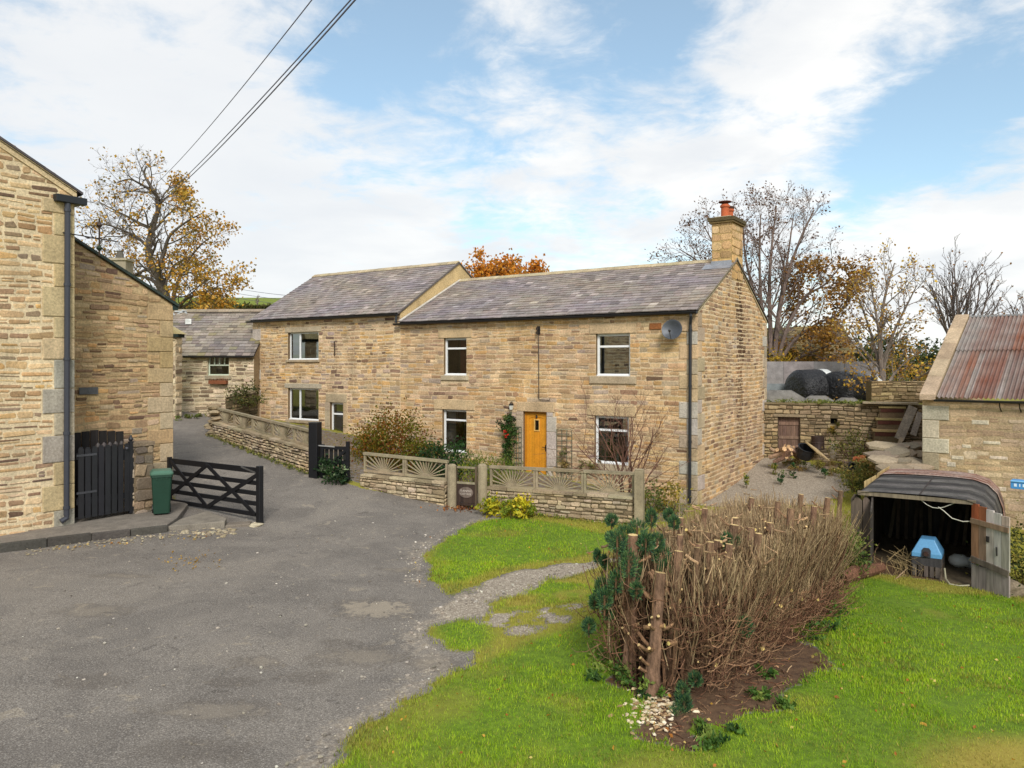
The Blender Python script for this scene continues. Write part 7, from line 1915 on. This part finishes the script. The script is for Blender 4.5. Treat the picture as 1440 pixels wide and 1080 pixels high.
# far chimney behind the outbuilding, small hill tree
mb = MB(); q = P(150, 366, 40); mb.box(q - UP * 7, Vector((1.0, 0, 0)), Vector((0, .8, 0)), UP * 7.0, C(150, 140, 120, K)); mb.box(q + Vector((-.08, -.08, 0)), Vector((1.16, 0, 0)), Vector((0, .96, 0)), UP * .12, C(160, 150, 130, K)); mb.lathe(q + Vector((.5, .4, .1)), [(.2, 0), (.16, .4), (.2, .45)], 10, C(96, 92, 84)); mb.build('stack', M['stone'], thing('far_chimney', 'far stone chimney just above the outbuilding roof', 'chimney', tuple(q)))
barn_q = P(362, 430, 110); t = thing('hill_tree', 'tiny bare tree on the green hill beyond the lane cottage', 'tree', tuple(barn_q)); mb = MB(); branching(mb, barn_q - UP * .8, Vector((0, 0, 1)), 2.0, .12, 0, dict(PR_SLIM, n=(7, 5, 3), seg=.4, rmin=.03)); mb.build('branches', M['bark'], t)
mb = MB()
for i in range(120):
    x = 235 + 145 * i / 119; q = P(x, 0, 104); q.z = hz(q.x, q.y) + .3; leaf_cloud(mb, [(q.x, q.y, q.z, 1.0, .6, .5)], 26, .5, [C(86,84,44), C(104,96,50), C(70,72,38)], shell=.2)
o = mb.build('field_hedge', M['leaf']); tag(o, 'low brown hedge line along the far green hill', 'hedge', kind='stuff')

# ================================================================ overhead lines
def cable(label, pts, r, name='power_line'):
    mb = MB(); mb.tube(pts, r, 5, C(70, 66, 84)); o = mb.build(name, M['plastic']); tag(o, label, 'power line', 'overhead power lines')
def span(a, b, sag, n=16): return [a.lerp(b, i / n) - UP * sag * 4 * (i / n) * (1 - i / n) for i in range(n + 1)]
cable('single thin overhead cable, uppermost of the three', span(P(220, 258, 48), P(462, -30, 16), .25), .014)
cable('overhead cable, left of the close pair', span(P(215, 290, 48), P(520, -30, 14), .25), .016); cable('overhead cable, right of the close pair', span(P(215, 292, 48), P(526, -30, 13.6), .35), .018)
for i, lab in enumerate(('topmost faint far line above the taller house', 'middle faint far line above the taller house', 'lowest faint far line above the taller house')): cable(lab, span(P(290, 396 + i * 7, 90), P(440, 418 + i * 6, 70), .3), .022)

# ================================================================ sky and light
w = bpy.data.worlds.new('World'); scene.world = w; w.use_nodes = True; nt = w.node_tree; nt.nodes.clear()
wo = nt.nodes.new('ShaderNodeOutputWorld'); bg = nt.nodes.new('ShaderNodeBackground'); L(nt, bg.outputs[0], wo.inputs[0])
SUN_EL, SUN_AZ = R(38), R(172)             # the sun stands behind the camera, a little to its right
sky = nt.nodes.new('ShaderNodeTexSky'); sky.sky_type = 'NISHITA'; sky.sun_disc = False; sky.sun_elevation = SUN_EL; sky.sun_rotation = SUN_AZ; sky.air_density = 1.0; sky.dust_density = .6; sky.ozone_density = 2.0
bg.inputs['Strength'].default_value = .11
tcn = nt.nodes.new('ShaderNodeTexCoord'); dirv = tcn.outputs['Generated']
sx = nt.nodes.new('ShaderNodeSeparateXYZ'); L(nt, dirv, sx.inputs[0])
zz = mth(nt, 'MAXIMUM', mth(nt, 'ADD', sx.outputs[2], .16), .05)
cmb = nt.nodes.new('ShaderNodeCombineXYZ'); L(nt, mth(nt, 'DIVIDE', sx.outputs[0], zz), cmb.inputs[0]); L(nt, mth(nt, 'DIVIDE', sx.outputs[1], zz), cmb.inputs[1])
n1 = noise(nt, cmb.outputs[0], 1.9, 9, .62, .4); n2 = noise(nt, cmb.outputs[0], 5.0, 8, .64, .5)
n3_ = noise(nt, cmb.outputs[0], 11, 6, .6, .6)
cov = mth(nt, 'ADD', mth(nt, 'ADD', mth(nt, 'MULTIPLY', n1, .62), mth(nt, 'MULTIPLY', n2, .42)), mth(nt, 'MULTIPLY', n3_, .14))
def blob(px, py, rad, amt):
    """a cloud bank (+) or a clearing (-) in one direction of the sky"""
    d = Vector(((px - CX) / F, 1, (HY - py) / F)).normalized()
    dp = nt.nodes.new('ShaderNodeVectorMath'); dp.operation = 'DOT_PRODUCT'; L(nt, dirv, dp.inputs[0]); dp.inputs[1].default_value = d
    return mrange(nt, dp.outputs['Value'], math.cos(math.atan(rad / F)), 1.0, 0, amt, True)
acc = cov
for a in ((840, 50, 150, -.15), (1290, 170, 190, -.2), (1345, 260, 150, -.16), (600, 160, 220, -.16), (820, 330, 130, -.08), (1180, 330, 100, -.04), (930, 110, 120, -.05), (100, 150, 420, .07), (560, 110, 150, -.07), (440, 60, 110, -.07), (1010, 90, 110, -.05), (720, 250, 300, .12), (1100, 180, 240, .11), (1180, 40, 170, .06), (1400, 360, 190, .3), (1290, 400, 130, .16), (400, 330, 300, .12), (1410, 170, 80, .14)):
    acc = mth(nt, 'ADD', acc, blob(*a))
cl_ = mrange(nt, acc, .45, .70, 0, 1, True)
shade = mrange(nt, noise(nt, cmb.outputs[0], 1.7, 6, .55, .3), .3, .7, 0, 1, True)
lf = blob(60, 200, 700, 1)
shade = mth(nt, 'MULTIPLY', shade, mth(nt, 'SUBTRACT', 1.0, mth(nt, 'MULTIPLY', lf, .75)))
CB = 7.3
ccol = mixcol(nt, shade, (CB * .78, CB * .80, CB * .825), (CB * 1.0, CB * .985, CB * .955))
skyc = mixcol(nt, .22, mixcol(nt, 1.0, sky.outputs[0], (1.18, 1.28, 1.18), 'MULTIPLY'), (5.0, 5.8, 6.0))
L(nt, mixcol(nt, mth(nt, 'MULTIPLY', cl_, .95), skyc, ccol), bg.inputs[0])
sl_ = bpy.data.lights.new('sun', 'SUN'); so_ = bpy.data.objects.new('sun', sl_); COL.objects.link(so_)
sl_.energy = 2.4; sl_.angle = R(18); sl_.color = (1, .96, .9)
sd_ = Vector((math.sin(SUN_AZ) * math.cos(SUN_EL), math.cos(SUN_AZ) * math.cos(SUN_EL), math.sin(SUN_EL)))
so_.rotation_euler = sd_.to_track_quat('Z', 'Y').to_euler(); so_.location = (0, -20, 30)
vs_ = scene.view_settings; vs_.view_transform = 'Standard'; vs_.look = 'None'; vs_.exposure = .46; vs_.gamma = 1; vs_.use_curve_mapping = False
scene.cycles.use_denoising = True; scene.cycles.max_bounces = 6; scene.cycles.transparent_max_bounces = 12; scene.cycles.caustics_reflective = False; scene.cycles.caustics_refractive = False
